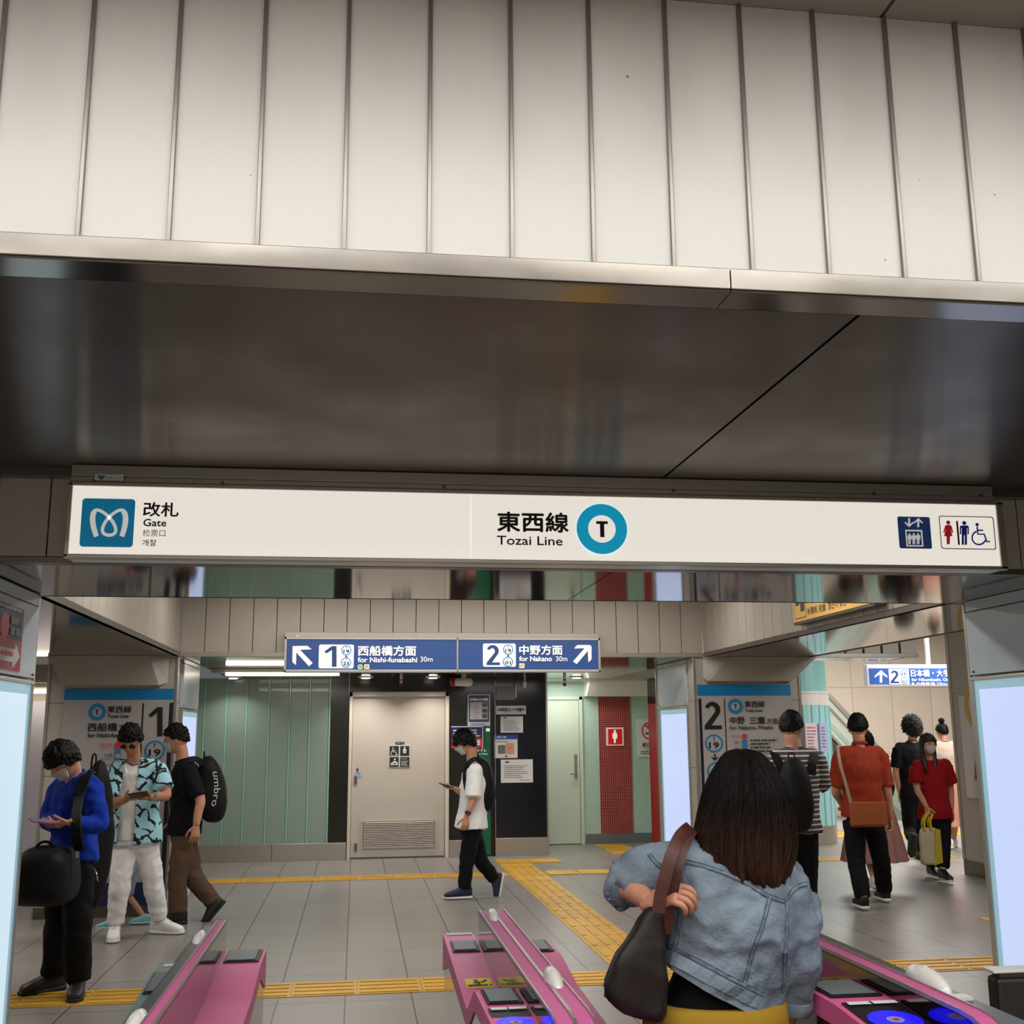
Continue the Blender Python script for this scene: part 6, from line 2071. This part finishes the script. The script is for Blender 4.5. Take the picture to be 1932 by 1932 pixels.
# vertical lettering runs down the side pocket
vs, fs = text_shape('umbro')
a0 = f.c(400, 1452); a1 = f.c(410, 1520)
lx_, top_, bot_ = f.c(401, 1452)[0], f.c(404, 1456)[1], f.c(404, 1521)[1]
wd_ = f.c(413, 1452)[0] - lx_
rot = [(lx_ + v * wd_ + (.02 * math.sin(u * PI)), top_ + u * (bot_ - top_)) for u, v in vs]
f.add('lettering', M_PAPER, rot, fs, .002); f.done()

# ---- small child behind
J = {}
P4 = Person((-1.92, 10.38, 0), 180, 0.92, 'small child in pale shorts and light blue shoes, mostly hidden behind white trousers', head=(0, -10, 0),
            J=dict(anL=(-.09, .22, .085), toL=(-.10, .42, .03), knL=(-.09, .12, .47), anR=(.09, -.25, .11), toR=(.1, -.10, .03), knR=(.09, .02, .47)))
P4.body(voxel=.009)
P4.shirt(cloth('child_red', '#c02018'), 'shirt', g=.012, hem=.05, sleeve=-.8, sg=.014, voxel=.009, seed=12)
P4.pants(cloth('child_shorts', '#9aa2b4', var=.4), g=.016, gl=.026, t=-.9 if False else .06, voxel=.009, name='shorts', seed=13)
P4.shoes(mat('shoe_aqua', '#8cc3cf', .5), mat('sole_aqua', '#a9d2da', .5), sc=1.15)
P4.hair(thick=.03, seed=14)

# ---- man in white tee crossing the hall
J = dict(head=at(878, 1402, 11.43), neck=at(893, 1444, 11.46), chest=at(897, 1478, 11.46), waist=at(892, 1530, 11.46), pelvis=at(889, 1556, 11.46),
         shL=at(895, 1453, 11.29), shR=at(894, 1453, 11.63), elL=at(893, 1506, 11.22), wrL=at(880, 1541, 11.20), elR=at(878, 1500, 11.64), wrR=at(857, 1487, 11.56),
         hiL=at(891, 1562, 11.38), hiR=at(889, 1562, 11.54), knL=at(880, 1632, 11.37), knR=at(908, 1624, 11.53), anL=at(876, 1683, 11.38), anR=at(934, 1660, 11.54),
         toL=at(851, 1694, 11.38), toR=at(925, 1690, 11.53))
J['anL'].z = .09; J['toL'].z = .03
P5 = Person((1.2, 11.46, 0), 180, 1.70, 'man in a loose white T-shirt and black trousers walking left, phone in his raised hand', J=J, head=(-4, -22, 0))
P5.body([(J['wrL'], V((-.12, -.02, -1)), V((-.2, .9, 0)), V((-1, 0, 0)), 1.0, .5), (J['wrR'], V((-1, -.05, .15)), V((.1, 0, 1)), V((0, -1, .1)), 1.0, .35)])
P5.shirt(WHITETEE, 'tee_shirt', g=.026, hem=.03, sleeve=-.98, sg=.048, amp=.007, wide=.024, seed=15, flare=.01)
P5.pants(BLACKPANTS, amp=.006, g=.010, gl=.014, seed=16)
P5.shoes(SHOENAVY, SOLEW, up={'R': (-.95, 0, .2)}, sc=1.02)
P5.mask().hair(thick=.030, hairline=.10, side=-.35, back=-.75, fringe=.05, seed=17, messy=.008).eyes(False)
P5.watch('L', WATCHBLK, .80)
thing_phone(at(842, 1481, 11.52), V((-.95, 0, .22)), V((.2, -.1, 1)), 'dark phone in the raised hand of the man in the white T-shirt', MATS['phone_dark'])
c_ = at(912, 1480, 11.45)
backpack(c_, V((0, 1, 0)), V((1, 0, 0)), V((-.06, 0, 1)), .30, .54, .14, INKBAG, 'black backpack worn over the loose white T-shirt', 7,
         straps=[([at(908, 1437, 11.30), at(897, 1432, 11.27), at(884, 1440, 11.27), at(877, 1462, 11.28), at(880, 1490, 11.29)], V((-.3, -1, .4)), .045)])

# ---- man in striped shirt
J = dict(head=at(1493, 1374, 8.80), neck=at(1497, 1415, 8.78), chest=at(1500, 1460, 8.78), waist=at(1502, 1525, 8.80), pelvis=at(1503, 1562, 8.80),
         shR=at(1540, 1432, 8.80), shL=at(1462, 1434, 8.78), elR=at(1551, 1480, 8.86), wrR=at(1540, 1490, 9.08), elL=at(1455, 1500, 8.84), wrL=at(1465, 1500, 9.08),
         hiR=at(1520, 1572, 8.80), hiL=at(1488, 1572, 8.80), knR=at(1524, 1672, 8.86), knL=at(1490, 1672, 8.80), anR=at(1528, 1752, 8.86), anL=at(1492, 1756, 8.84))
P7 = Person((3.5, 8.8, 0), 86, 1.76, 'man in a brown and white striped shirt with a black backpack, seen from behind', J=J, head=(-35, -4, 0))
for k_ in ('R', 'L'):
    P7.J['an' + k_].z = .09; P7.J['to' + k_] = P7.J['an' + k_] + V((.03, .17, -.06))
P7.body([(P7.J['wrR'], V((-.1, 1, .1)), V((0, 0, 1)), V((-1, 0, 0)), 1, .6), (P7.J['wrL'], V((.1, 1, .1)), V((0, 0, 1)), V((1, 0, 0)), 1, .6)])
P7.shirt(stripes('striped_cloth'), 'shirt', g=.024, hem=.03, sleeve=.06, sg=.038, amp=.007, wide=.018, seed=20)
P7.pants(BLACKPANTS, g=.012, gl=.014, seed=21)
P7.shoes(SHOEBLK, SOLEW)
P7.hair(thick=.022, hairline=.35, side=-.05, back=-.42, seed=22, messy=.005).mask()
c_ = at(1500, 1500, 8.60)
backpack(c_, V((1, 0, 0)), V((0, -1, 0)), V((0.0, -.03, 1)), .27, .56, .16, INKBAG, 'black backpack on the striped shirt, straps over both shoulders', 9,
         straps=[([at(1530, 1462, 8.62), at(1533, 1440, 8.64), at(1537, 1424, 8.72), at(1537, 1420, 8.80)], V((0, -1, .5)), .07), ([at(1485, 1470, 8.62), at(1472, 1445, 8.64), at(1462, 1424, 8.70), at(1460, 1420, 8.78)], V((0, -1, .5)), .07)])

# ---- man in rust shirt with tan shoulder bag
J = dict(head=at(1619, 1374, 10.15), neck=at(1622, 1410, 10.13), chest=at(1624, 1450, 10.12), waist=at(1628, 1505, 10.14), pelvis=at(1628, 1530, 10.15),
         shR=at(1660, 1425, 10.16), shL=at(1586, 1425, 10.12), elR=at(1674, 1492, 10.12), wrR=at(1680, 1545, 10.20), elL=at(1577, 1492, 10.18), wrL=at(1590, 1520, 10.42),
         hiR=at(1646, 1548, 10.16), hiL=at(1611, 1548, 10.14), knR=at(1662, 1622, 10.25), knL=at(1616, 1628, 10.10), anR=at(1669, 1685, 10.42), anL=at(1628, 1700, 10.02))
P8 = Person((4.75, 10.15, 0), 84, 1.78, 'man in a rust red shirt and black trousers walking away, tan bag across his back', J=J, head=(-22, 0, 0))
for k_ in ('R', 'L'):
    P8.J['an' + k_].z = .10; P8.J['to' + k_] = P8.J['an' + k_] + V((.02, .17, -.07))
P8.body([(P8.J['wrR'], V((-.02, .05, -1)), V((-1, 0, 0)), V((0, 1, 0)), 1, .7), (P8.J['wrL'], V((.2, .6, -.4)), V((0, 0, 1)), V((1, 0, 0)), 1, .6)], armscale=1.1)
P8.shirt(ORANGE, 'shirt', g=.022, hem=.05, sleeve=-.88, sg=.034, amp=.008, wide=.018, seed=24, collar=True)
P8.pants(BLACKPANTS, g=.014, gl=.022, seed=25)
P8.shoes(SHOEBLK, SOLEW)
P8.hair(thick=.020, hairline=.40, side=.0, back=-.38, seed=26, messy=.004).mask()
TAN = mat('tan_leather', '#8f4a1c', .5, var=.1, vscale=12, bump=.2)
c_ = at(1637, 1537, 9.96)
e_ = empty('shoulder_bag', c_ - V((0, 0, .13)), 'tan leather shoulder bag resting on the hip of the man in the rust shirt', 'bag')
bm = bmesh.new(); box(bm, c_.x - .17, c_.y - .035, c_.z - .11, c_.x + .17, c_.y + .035, c_.z + .10, bev=.025); link('body', bm, TAN, e_, smooth=False)
bm = bmesh.new(); box(bm, c_.x - .172, c_.y - .045, c_.z - .09, c_.x + .172, c_.y - .030, c_.z + .115, bev=.006); link('flap', bm, TAN, e_)
bm = bmesh.new(); pts = spline([at(1606, 1518, 9.93), at(1596, 1480, 9.92), at(1585, 1440, 9.93), at(1581, 1412, 10.02), at(1582, 1407, 10.12)], 6)
ribbon(bm, pts, V((-.2, -1, .3)), .028, .006); link('strap', bm, mat('strap_beige', '#a08a72', .7), e_)

# ---- woman in the pink skirt
P9 = Person((5.31, 11.25, 0), 90, 1.58, 'person in a long dusty pink skirt, hidden behind the man in the rust shirt', female=True,
            J=dict(anL=(-.09, -.16, .12), toL=(-.1, .0, .03), anR=(.09, .18, .085), toR=(.1, .36, .03)))
P9.body()
P9.shirt(cloth('dark_top', '#3a1d1c'), 'top', g=.018, hem=.02, sleeve=.4, sg=.03, seed=30)
def skirt(P, m, z0, z1, r0, r1, pleats=14, amp=.02, name='skirt', off=V((0, 0, 0)), tilt=0, n=96, rows=14):
    bm = bmesh.new(); rings = []
    for i in range(rows + 1):
        t = i / rows
        c = P.J['pelvis'] + off * t; z = z0 + (z1 - z0) * t
        ring = []
        for a in range(n):
            th = 2 * PI * a / n
            rr = r0 + (r1 - r0) * t ** .85 + amp * t * math.sin(th * pleats + 1.3 * math.sin(th * 3)) 
            ring.append(bm.verts.new(V((c.x, c.y, 0)) + P.r * math.cos(th) * rr * 1.12 + P.f * math.sin(th) * rr * .85 + V((0, 0, z + tilt * math.cos(th) * (1 - t)))))
        rings.append(ring)
    for a, b in zip(rings, rings[1:]):
        for q in range(n): bm.faces.new((a[q], a[(q + 1) % n], b[(q + 1) % n], b[q]))
    bm.faces.new(rings[0][::-1])
    return link(name, bm, m, P.e, smooth=True)
skirt(P9, cloth('dusty_pink', '#9c6f66'), 1.0, .28, .15, .30)
P9.shoes(SHOEWHT, SOLEW)
P9.hair(thick=.018, side=-.4, back=-.7, seed=31)

# ---- person with curly hair in black
J = dict(head=at(1721, 1376, 13.4), neck=at(1720, 1402, 13.38), chest=at(1720, 1430, 13.38), waist=at(1722, 1470, 13.4), pelvis=at(1724, 1496, 13.4),
         shR=at(1748, 1412, 13.42), shL=at(1695, 1412, 13.38), elL=at(1690, 1458, 13.36), wrL=at(1698, 1498, 13.42), elR=at(1754, 1455, 13.44), wrR=at(1750, 1490, 13.6),
         hiL=at(1713, 1500, 13.38), hiR=at(1734, 1500, 13.42), knL=at(1716, 1565, 13.45), knR=at(1735, 1562, 13.6), anL=at(1720, 1582, 13.15), anR=at(1740, 1610, 13.62))
P10 = Person((6.95, 13.4, 0), 84, 1.76, 'person with bushy grey-black hair in black clothes and boots walking away, one heel lifted', J=J)
P10.J['toL'] = P10.J['anL'] + V((-.02, .05, -.20)); P10.J['anR'].z = .10; P10.J['toR'] = P10.J['anR'] + V((.02, .17, -.07))
P10.body([(P10.J['wrL'], V((0, .1, -1)), V((1, 0, 0)), V((0, 1, 0)), 1, .6)])
P10.shirt(BLACKTEE, 'tee_shirt', g=.018, hem=.08, sleeve=-.8, sg=.03, seed=33)
P10.pants(BLACKPANTS, g=.010, gl=.012, seed=34)
P10.shoes(SHOEBLK, SOLEB, up={'L': (0, .9, .3)})
P10.hair(m=mat('hair_curly', '#1c1918', .6, var=.5, vscale=60, bump=.6, bscale=80), thick=.045, hairline=.3, side=-.45, back=-.85, seed=35, messy=.022, freq=14)

# ---- woman in red blouse with a tote, coming towards the camera
J = dict(head=at(1751, 1406, 11.72), neck=at(1756, 1437, 11.78), chest=at(1758, 1465, 11.80), waist=at(1762, 1510, 11.80), pelvis=at(1764, 1535, 11.80),
         shR=at(1729, 1448, 11.78), shL=at(1786, 1446, 11.80), elR=at(1731, 1490, 11.76), wrR=at(1748, 1522, 11.60), elL=at(1794, 1492, 11.86), wrL=at(1796, 1530, 11.84),
         hiR=at(1752, 1542, 11.80), hiL=at(1777, 1542, 11.80), knR=at(1755, 1598, 11.86), knL=at(1779, 1600, 11.70), anR=at(1757, 1640, 12.0), anL=at(1779, 1652, 11.62))
P11 = Person((6.32, 11.8, 0), 262, 1.60, 'woman in a red blouse, mask and cropped black trousers walking forward with a tote', J=J, female=True, head=(12, 4, 0))
for k_ in ('R', 'L'):
    P11.J['an' + k_].z = .10; P11.J['to' + k_] = P11.J['an' + k_] + V((-.01, -.16, -.06))
P11.body([(P11.J['wrR'], V((.1, -.1, -1)), V((.8, .3, 0)), V((0, -1, 0)), .9, 1.0), (P11.J['wrL'], V((0, -.1, -1)), V((-1, 0, 0)), V((0, -1, 0)), .9, .4)])
P11.shirt(REDBLOUSE, 'blouse', g=.026, hem=.05, sleeve=-.66, sg=.045, amp=.010, wide=.018, seed=37, collar=True)
P11.pants(BLACKPANTS, g=.018, gl=.024, t=.80, seed=38)
P11.shoes(SHOEBLK, SOLEW)
P11.mask().eyes(True)
P11.hair(m=mat('hair_dark_brown', '#20120f', .4, var=.3, vscale=30, stretch=(3, 3, .3)), thick=.022, hairline=.30, side=-.5, back=-.9, fringe=.02, seed=39)
bm = bmesh.new()
for sx in (-1, 1):
    hp = P11.HM @ V((sx * .078, -.02, -.02))
    sweep(bm, [hp, hp + V((sx * .006, .0, -.10)), hp + V((sx * .02, -.03, -.20)), hp + V((sx * .02, -.06, -.27))], [(.022, .03), (.03, .034), (.026, .026), (.010, .010)], P11.r, 12, 3)
link('hair_lengths', bm, MATS['hair_dark_brown'], P11.e, smooth=True)
e_ = empty('tote_bag', at(1754, 1634, 11.55), 'cream and yellow cloth tote hanging from the hand of the woman in red', 'bag')
ta, tb = at(1739, 1633, 11.55), at(1770, 1561, 11.55)
bm = bmesh.new()
add_radial(bm, Matrix.Translation(((ta.x + tb.x) / 2, 11.56, (ta.z + tb.z) / 2)), lambda q: V((math.copysign(abs(q.x) ** .35, q.x) * (tb.x - ta.x) / 2 * (1 - .08 * q.z), q.y * .035 * (1.1 - q.z), math.copysign(abs(q.z) ** .3, q.z) * (tb.z - ta.z) / 2)), 1, 40, 28)
link('body', bm, cloth('tote_cream', '#bdb092', .1), e_, smooth=True)
bm = bmesh.new()
prism(bm, [(ta.x + .12, ta.z + .0), (tb.x + .004, ta.z + .03), (tb.x + .002, tb.z - .02), (tb.x - .05, tb.z - .01)], 1, 11.512, 11.522)
link('yellow_panel', bm, cloth('tote_yellow', '#b9a43c', .1), e_)
for dy in (-.02, .03):
    bm = bmesh.new(); hx = at(1752, 1530, 11.6)
    pts = spline([V((ta.x + .06, 11.55 + dy, tb.z - .04)), V((ta.x + .065, 11.56 + dy, tb.z + .07)), V((hx.x - .005, 11.58 + dy * .5, hx.z + .0)), V((hx.x + .03, 11.58 + dy * .5, hx.z - .02)), V((ta.x + .13, 11.56 + dy, tb.z + .06)), V((ta.x + .14, 11.55 + dy, tb.z - .04))], 5)
    ribbon(bm, pts, V((0, -1, 0)), .022, .005); link('handle', bm, cloth('tote_handle', '#c9ad2f', .05), e_)

# ---- woman with a bun at the far right
P12 = Person((8.12, 14.8, 0), 84, 1.68, 'person with a high hair bun and cream top near the far right pillar', female=True,
             J=dict(anL=(-.09, -.12, .10), toL=(-.1, .04, .03), anR=(.09, .16, .085), toR=(.1, .34, .03)))
P12.body()
P12.shirt(cloth('cream_top', '#c9b7a6'), 'top', g=.020, hem=.03, sleeve=.3, sg=.03, seed=41)
skirt(P12, cloth('peach_skirt', '#c98f78'), 1.05, .30, .15, .26)
P12.shoes(SHOEWHT, SOLEW)
P12.hair(thick=.014, hairline=.35, side=.1, back=-.45, seed=42, messy=.002)
bm = bmesh.new(); add_radial(bm, P12.HM @ Matrix.Translation((-.01, -.03, .155)), lambda q: .042 + .004 * noise.noise(V(q) * 5), 1, 24, 18); link('hair_bun', bm, HAIRBLK, P12.e, smooth=True)

# ---- woman in the denim jacket, in the gate, back to the camera
D6 = 2.85
def q6(x, y, dy=0): return at(x, y, D6 + dy)
J = dict(head=q6(1404, 1508, .02), neck=q6(1400, 1612, .0), chest=q6(1382, 1732, -.01), waist=q6(1358, 1835, 0), pelvis=q6(1350, 1930, 0.01),
         shL=q6(1296, 1632, .0), shR=q6(1497, 1682, .0), elL=q6(1176, 1664, .06), wrL=q6(1226, 1702, -.06), elR=q6(1500, 1800, -.02), wrR=q6(1480, 1945, .06))
P6 = Person((0.99, D6, 0), 88, 1.54, 'woman in a washed denim jacket and mustard skirt, back to the camera, passing the gate', J=J, female=True, head=(0, 0, 0))
P6.body([(J['wrL'], q6(1262, 1690, -.10) - J['wrL'], V((.3, .4, -.8)), V((.2, .1, .9)), .95, .85), (J['wrR'], V((0, .1, -1)), V((-1, 0, 0)), V((0, 1, 0)), .95, .4)], voxel=.008)
P6.shirt(BLACKC, 'black_top', g=.006, hem=.0, sleeve=-.4, sg=.006, amp=.001, wide=.0, seed=50)
# jacket
k = P6.k
bm = bmesh.new()
sd = (J['shR'] - J['shL']).normalized()
hemc = J['waist'] + (J['pelvis'] - J['waist']) * .75
pts = [hemc, J['waist'], J['waist'] * .5 + J['chest'] * .5, J['chest'], J['chest'] * .42 + J['neck'] * .58 - V((0, 0, .012)), J['neck'] - V((0, 0, .015))]
rr = [(.150, .118), (.158, .120), (.168, .122), (.182, .128), (.170, .108), (.070, .066)]
side6 = (q6(1440, 1905) - q6(1250, 1806)).normalized()
sweep(bm, pts, rr, side6, 28, 5)
qn = J['neck'] - V((0, 0, .04))
for S_ in 'RL':
    p = J['sh' + S_]
    sweep(bm, [qn, (qn + p) / 2 - V((0, 0, .006)), p], [(.066, .072), (.070, .078), (.068, .075)], P6.f, 16, 4)
P6.limb(bm, 'shR', 'elR', 'wrR', (.056, .052, .040), (.012, .014), .52)
P6.limb(bm, 'shL', 'elL', 'wrL', (.054, .050, .036), (.014, .018), .10)
bm = remesh(bm, .0075, 3)
wrinkle(bm, .011, (9, 9, 11), 51)
wrinkle(bm, .0035, (26, 26, 20), 52)
hl, hr_ = q6(1250, 1812), q6(1440, 1908)
pn = (hr_ - hl).cross(V((0, 1, .12))).normalized()
if pn.z < 0: pn = -pn
# cut the lower edge of the jacket body along the slanted hem, keep the right sleeve
cutf = [f_ for f_ in bm.faces if (f_.calc_center_median() - (J['waist'])).dot(P6.r) < .20]
gs = set(cutf)
for f_ in cutf:
    gs.update(f_.verts); gs.update(f_.edges)
bmesh.ops.bisect_plane(bm, geom=list(gs), plane_co=hl, plane_no=pn, clear_inner=True)
DEN = denim_mat()
jk = link('denim_jacket', bm, DEN, P6.e, smooth=True)
jk.name = 'denim_jacket'
# seams laid on the cloth
bpy.context.view_layer.update()
dg = bpy.context.evaluated_depsgraph_get()
bmj = bmesh.new(); bmj.from_mesh(jk.data)
tree = BVHTree.FromBMesh(bmj)
joff = parent_loc(P6.e)
def on_jacket(pxs, k=5, lift=.001):
    out = []
    flat_ = [V((x, y, 0)) for x, y in pxs]
    for p in (spline(flat_, k) if len(flat_) > 2 else [flat_[0].lerp(flat_[1], t / (k * 3)) for t in range(k * 3 + 1)]):
        d = (FW * FPX + RT * (p.x - CPX) - UP * (p.y - CPX)).normalized()
        h, nn, _, _ = tree.ray_cast(CAM - joff, d)
        if h is not None: out.append((h + joff + nn * lift, nn))
    return out
seams = [[(1282, 1622), (1340, 1638), (1400, 1662), (1445, 1688), (1478, 1700)], [(1290, 1628), (1286, 1680), (1284, 1730), (1276, 1780), (1262, 1808)],
         [(1452, 1692), (1438, 1745), (1418, 1800), (1405, 1850), (1398, 1872)], [(1478, 1698), (1486, 1690), (1506, 1672), (1522, 1668)],
         [(1484, 1702), (1483, 1760), (1480, 1820), (1477, 1872)], [(1258, 1780), (1300, 1803), (1350, 1830), (1400, 1856), (1440, 1876)], [(1278, 1575), (1270, 1610), (1282, 1660), (1290, 1700)],
         [(1225, 1612), (1240, 1630), (1262, 1640)]]
for sm in seams:
    pr = on_jacket(sm)
    if len(pr) < 3: continue
    b1 = bmesh.new()
    ribbon(b1, [a for a, _ in pr], [n for _, n in pr], .011, .0035)
    o = link('seam', b1, mat('denim_band', '#6b7a87', .85, var=.35, vscale=60), jk)
    for s_ in (-1, 1):
        b2 = bmesh.new()
        sub = []
        for i, (a, n) in enumerate(pr):
            t = (pr[min(i + 1, len(pr) - 1)][0] - pr[max(i - 1, 0)][0]).normalized()
            sub.append(a + t.cross(n) * .0042 * s_ + n * .0018)
        tube(b2, sub, .0009, 5)
        link('stitching', b2, DENIMSEAM, jk)
# hem band and cuffs
b1 = bmesh.new()
hp = on_jacket([(1254, 1800), (1300, 1824), (1350, 1851), (1400, 1876), (1436, 1894)], lift=.002)
if len(hp) > 3:
    ribbon(b1, [a for a, _ in hp], [n for _, n in hp], .030, .005); link('hem_band', b1, DEN, jk)
for a, b, c, r0 in ((J['elR'], J['wrR'], .50, .062), (J['elL'], J['wrL'], .10, .052)):
    b1 = bmesh.new()
    p0 = a + (b - a) * (c - .02); p1 = a + (b - a) * (c + .14 if a is J['elR'] else c + .16)
    sweep(b1, [p0, p0.lerp(p1, .5), p1], [r0, r0 * 1.03, r0 * .98], P6.f, 24, 4, cap=False)
    wrinkle(b1, .006, (18, 18, 18), 55)
    link('rolled_cuff', b1, mat('denim_inside', '#7f8e9a', .85, var=.25, vscale=30), jk, smooth=True)
# collar under the hair
b1 = bmesh.new()
pts = [J['neck'] + V((0, 0, .01)) + P6.r * math.cos(t) * .075 + P6.f * math.sin(t) * .07 + V((0, 0, -.02 * math.sin(t))) for t in [math.radians(150 + 12 * i) for i in range(21)]]
ribbon(b1, pts, [(p - J['neck']) + V((0, 0, .05)) for p in pts], .055, .007); link('collar', b1, DEN, jk)
skirt(P6, cloth('mustard', '#9c7a26', .10), q6(1350, 1888).z, .34, .160, .185, pleats=9, amp=.008, off=V((.0, 0, 0)))
P6.shoes(SHOEWHT, SOLEW)
# long hair, back view
HB = mat('hair_brown', '#2a1a12', .55, var=.45, vscale=26, stretch=(4, 4, .35), bump=.3, bscale=90, spec=.15)
nt = HB.node_tree
def hair_gradient(m, z0, z1, c0, c1):
    """dyed lengths: brown tips below dark roots (object height)"""
    nt = m.node_tree; b = nt.nodes['Principled BSDF']
    tc = nt.nodes.new('ShaderNodeTexCoord'); sp = nt.nodes.new('ShaderNodeSeparateXYZ'); nt.links.new(tc.outputs['Object'], sp.inputs[0])
    mr = nt.nodes.new('ShaderNodeMapRange'); mr.inputs['From Min'].default_value = z0; mr.inputs['From Max'].default_value = z1
    nt.links.new(sp.outputs['Z'], mr.inputs['Value'])
    mx = nt.nodes.new('ShaderNodeMixRGB'); mx.inputs[1].default_value = lin(c0); mx.inputs[2].default_value = lin(c1)
    nt.links.new(mr.outputs[0], mx.inputs[0])
    src = b.inputs['Base Color'].links[0].from_node
    nt.links.new(mx.outputs[0], src.inputs[0])
hair_gradient(HB, 1.14, 1.42, '#4e3223', '#100c0a')
bm = bmesh.new()
rows = [(1413, 10, 1398), (1416, 38, 1400), (1423, 66, 1402), (1440, 92, 1404), (1470, 128, 1404), (1505, 152, 1405), (1545, 170, 1404), (1585, 182, 1403), (1620, 172, 1402), (1650, 150, 1404), (1675, 118, 1412)]
rings = []
n = 120
for i, (py, wpx, cx) in enumerate(spline([V(r) for r in rows], 5)):
    c = q6(cx, py, 0)
    w = (q6(cx + wpx / 2, py).x - q6(cx - wpx / 2, py).x) / 2 * 1.0
    t = min(1, i / 45)
    dep = min(w, .108) * 1.0
    ring = []
    for a in range(n):
        th = 2 * PI * a / n
        x, y = math.cos(th), math.sin(th)
        nz = noise.noise(V((x * 7, y * 7, c.z * 2.2 + 5)))
        nz2 = noise.noise(V((x * 22, y * 22, c.z * 3 + 9)))
        k_ = 1 + (.05 + .06 * t) * nz + (.03 + .05 * t) * nz2
        zz = c.z
        if py > 1600: zz += (noise.noise(V((x * 5, y * 5, 3))) * .05 + nz2 * .02) * (py - 1600) / 75
        yc = c.y + (.01 - .02 * t) 
        if y > 0: ydep = dep * (.95 - .45 * t)
        else: ydep = dep * 1.02
        ring.append(bm.verts.new(V((c.x + x * w * k_, yc + y * ydep * k_, zz))))
    rings.append(ring)
for a, b in zip(rings, rings[1:]):
    for q in range(n): bm.faces.new((a[q], a[(q + 1) % n], b[(q + 1) % n], b[q]))
bm.faces.new(rings[0][::-1]); bm.faces.new(rings[-1])
hr = link('hair', bm, HB, P6.e, smooth=True)
rnd = random.Random(5)
# strands are built from the same rows, slightly above the surface
def hair_point(i_f, th, lift):
    """point on the hair surface at row I_F and angle TH"""
    me_ = hr.data
    i0 = int(i_f); fr_ = i_f - i0
    a_f = (th / (2 * PI)) * n
    a0 = int(a_f) % n; a1 = (a0 + 1) % n; fa = a_f - int(a_f)
    def g(i, a): return me_.vertices[i * n + a].co
    i1 = min(i0 + 1, len(rings) - 1)
    p = (g(i0, a0) * (1 - fa) + g(i0, a1) * fa) * (1 - fr_) + (g(i1, a0) * (1 - fa) + g(i1, a1) * fa) * fr_
    out = V((math.cos(th), math.sin(th) * .8, .15))
    return p + out * lift + parent_loc(P6.e)
bm = bmesh.new()
NR = len(rings) - 1
for i in range(900):
    th = rnd.uniform(PI * .90, PI * 2.10)
    r0_ = rnd.uniform(1, NR * .6); r1_ = r0_ + rnd.uniform(.25, .6) * NR
    tip = r1_ >= NR - 1 or i % 3 == 0
    r1_ = min(r1_, NR) if not tip else NR
    dr = rnd.uniform(-.10, .10)
    lift = rnd.uniform(-.001, .004)
    pts = []
    st_ = 9
    for j in range(st_ + 1):
        t = j / st_
        pts.append(hair_point(r0_ + (r1_ - r0_) * t, (th + dr * t + .02 * math.sin(t * 6 + i)) % (2 * PI - 1e-3), lift * math.sin(PI * min(1, t * 1.2 + .05)) + (.006 * t * rnd.random() if tip else 0)))
    if tip:
        d = (pts[-1] - pts[-2]).normalized()
        for q in (.012, .026, .04): pts.append(pts[st_] + V((d.x * .3 + .1 * math.sin(i), 0, -1)) * q * rnd.uniform(.3, 1.1))
    rr_ = [.0006] + [.0013] * (len(pts) - 2) + [.0004]
    tube(bm, pts, rr_, 4, caps=False)
so = link('loose_strands', bm, HB, hr, smooth=True)
so['kind'] = 'stuff'
# leather bag on her left shoulder
BRN = mat('brown_leather', '#4a2016', .5, var=.15, vscale=14, bump=.15)
BAGB = mat('dark_brown_bag', '#1d1614', .55, var=.2, vscale=8, bump=.15)
e_ = empty('shoulder_bag', q6(1215, 1930, -.1), 'dark brown leather bag with long red-brown straps on the shoulder of the woman in denim', 'bag')
bm = bmesh.new()
po = [(1224, 1706), (1262, 1712), (1256, 1800), (1262, 1870), (1262, 1935), (1222, 1936), (1150, 1900), (1138, 1880), (1165, 1815)]
def plane6(x, y, d): return at(x, y, d)
f0 = [bm.verts.new(plane6(x, y, 2.73)) for x, y in po]
f1 = [bm.verts.new(plane6(x, y, 2.73) + V((0.02, .13 if y > 1720 else .05, 0))) for x, y in po]
bm.faces.new(f0); bm.faces.new(f1[::-1])
for i in range(len(po)): bm.faces.new((f0[i], f0[(i + 1) % len(po)], f1[(i + 1) % len(po)], f1[i]))
bmesh.ops.bevel(bm, geom=bm.edges[:], offset=.014, segments=3, affect='EDGES')
bmesh.ops.triangulate(bm, faces=[f_ for f_ in bm.faces if len(f_.verts) > 4])
bm = remesh(bm, .008, 3); wrinkle(bm, .005, (10, 10, 8), 60)
link('body', bm, BAGB, e_, smooth=True)
for off, pts in ((0, [(1243, 1722, 2.70), (1246, 1690, 2.70), (1256, 1650, 2.70), (1268, 1610, 2.71), (1283, 1578, 2.75), (1300, 1562, 2.80), (1306, 1566, 2.88)]),
                 (1, [(1254, 1760, 2.745), (1262, 1715, 2.735), (1270, 1672, 2.725), (1279, 1630, 2.725), (1292, 1590, 2.755), (1304, 1568, 2.80), (1308, 1568, 2.88)])):
    bm = bmesh.new()
    pp = spline([at(x, y, d) for x, y, d in pts], 6)
    nr = [V((-.2, -1, .1 + 1.4 * max(0, (i / len(pp) - .7)))) for i in range(len(pp))]
    ribbon(bm, pp, nr, .030, .007); link('strap', bm, BRN, e_)
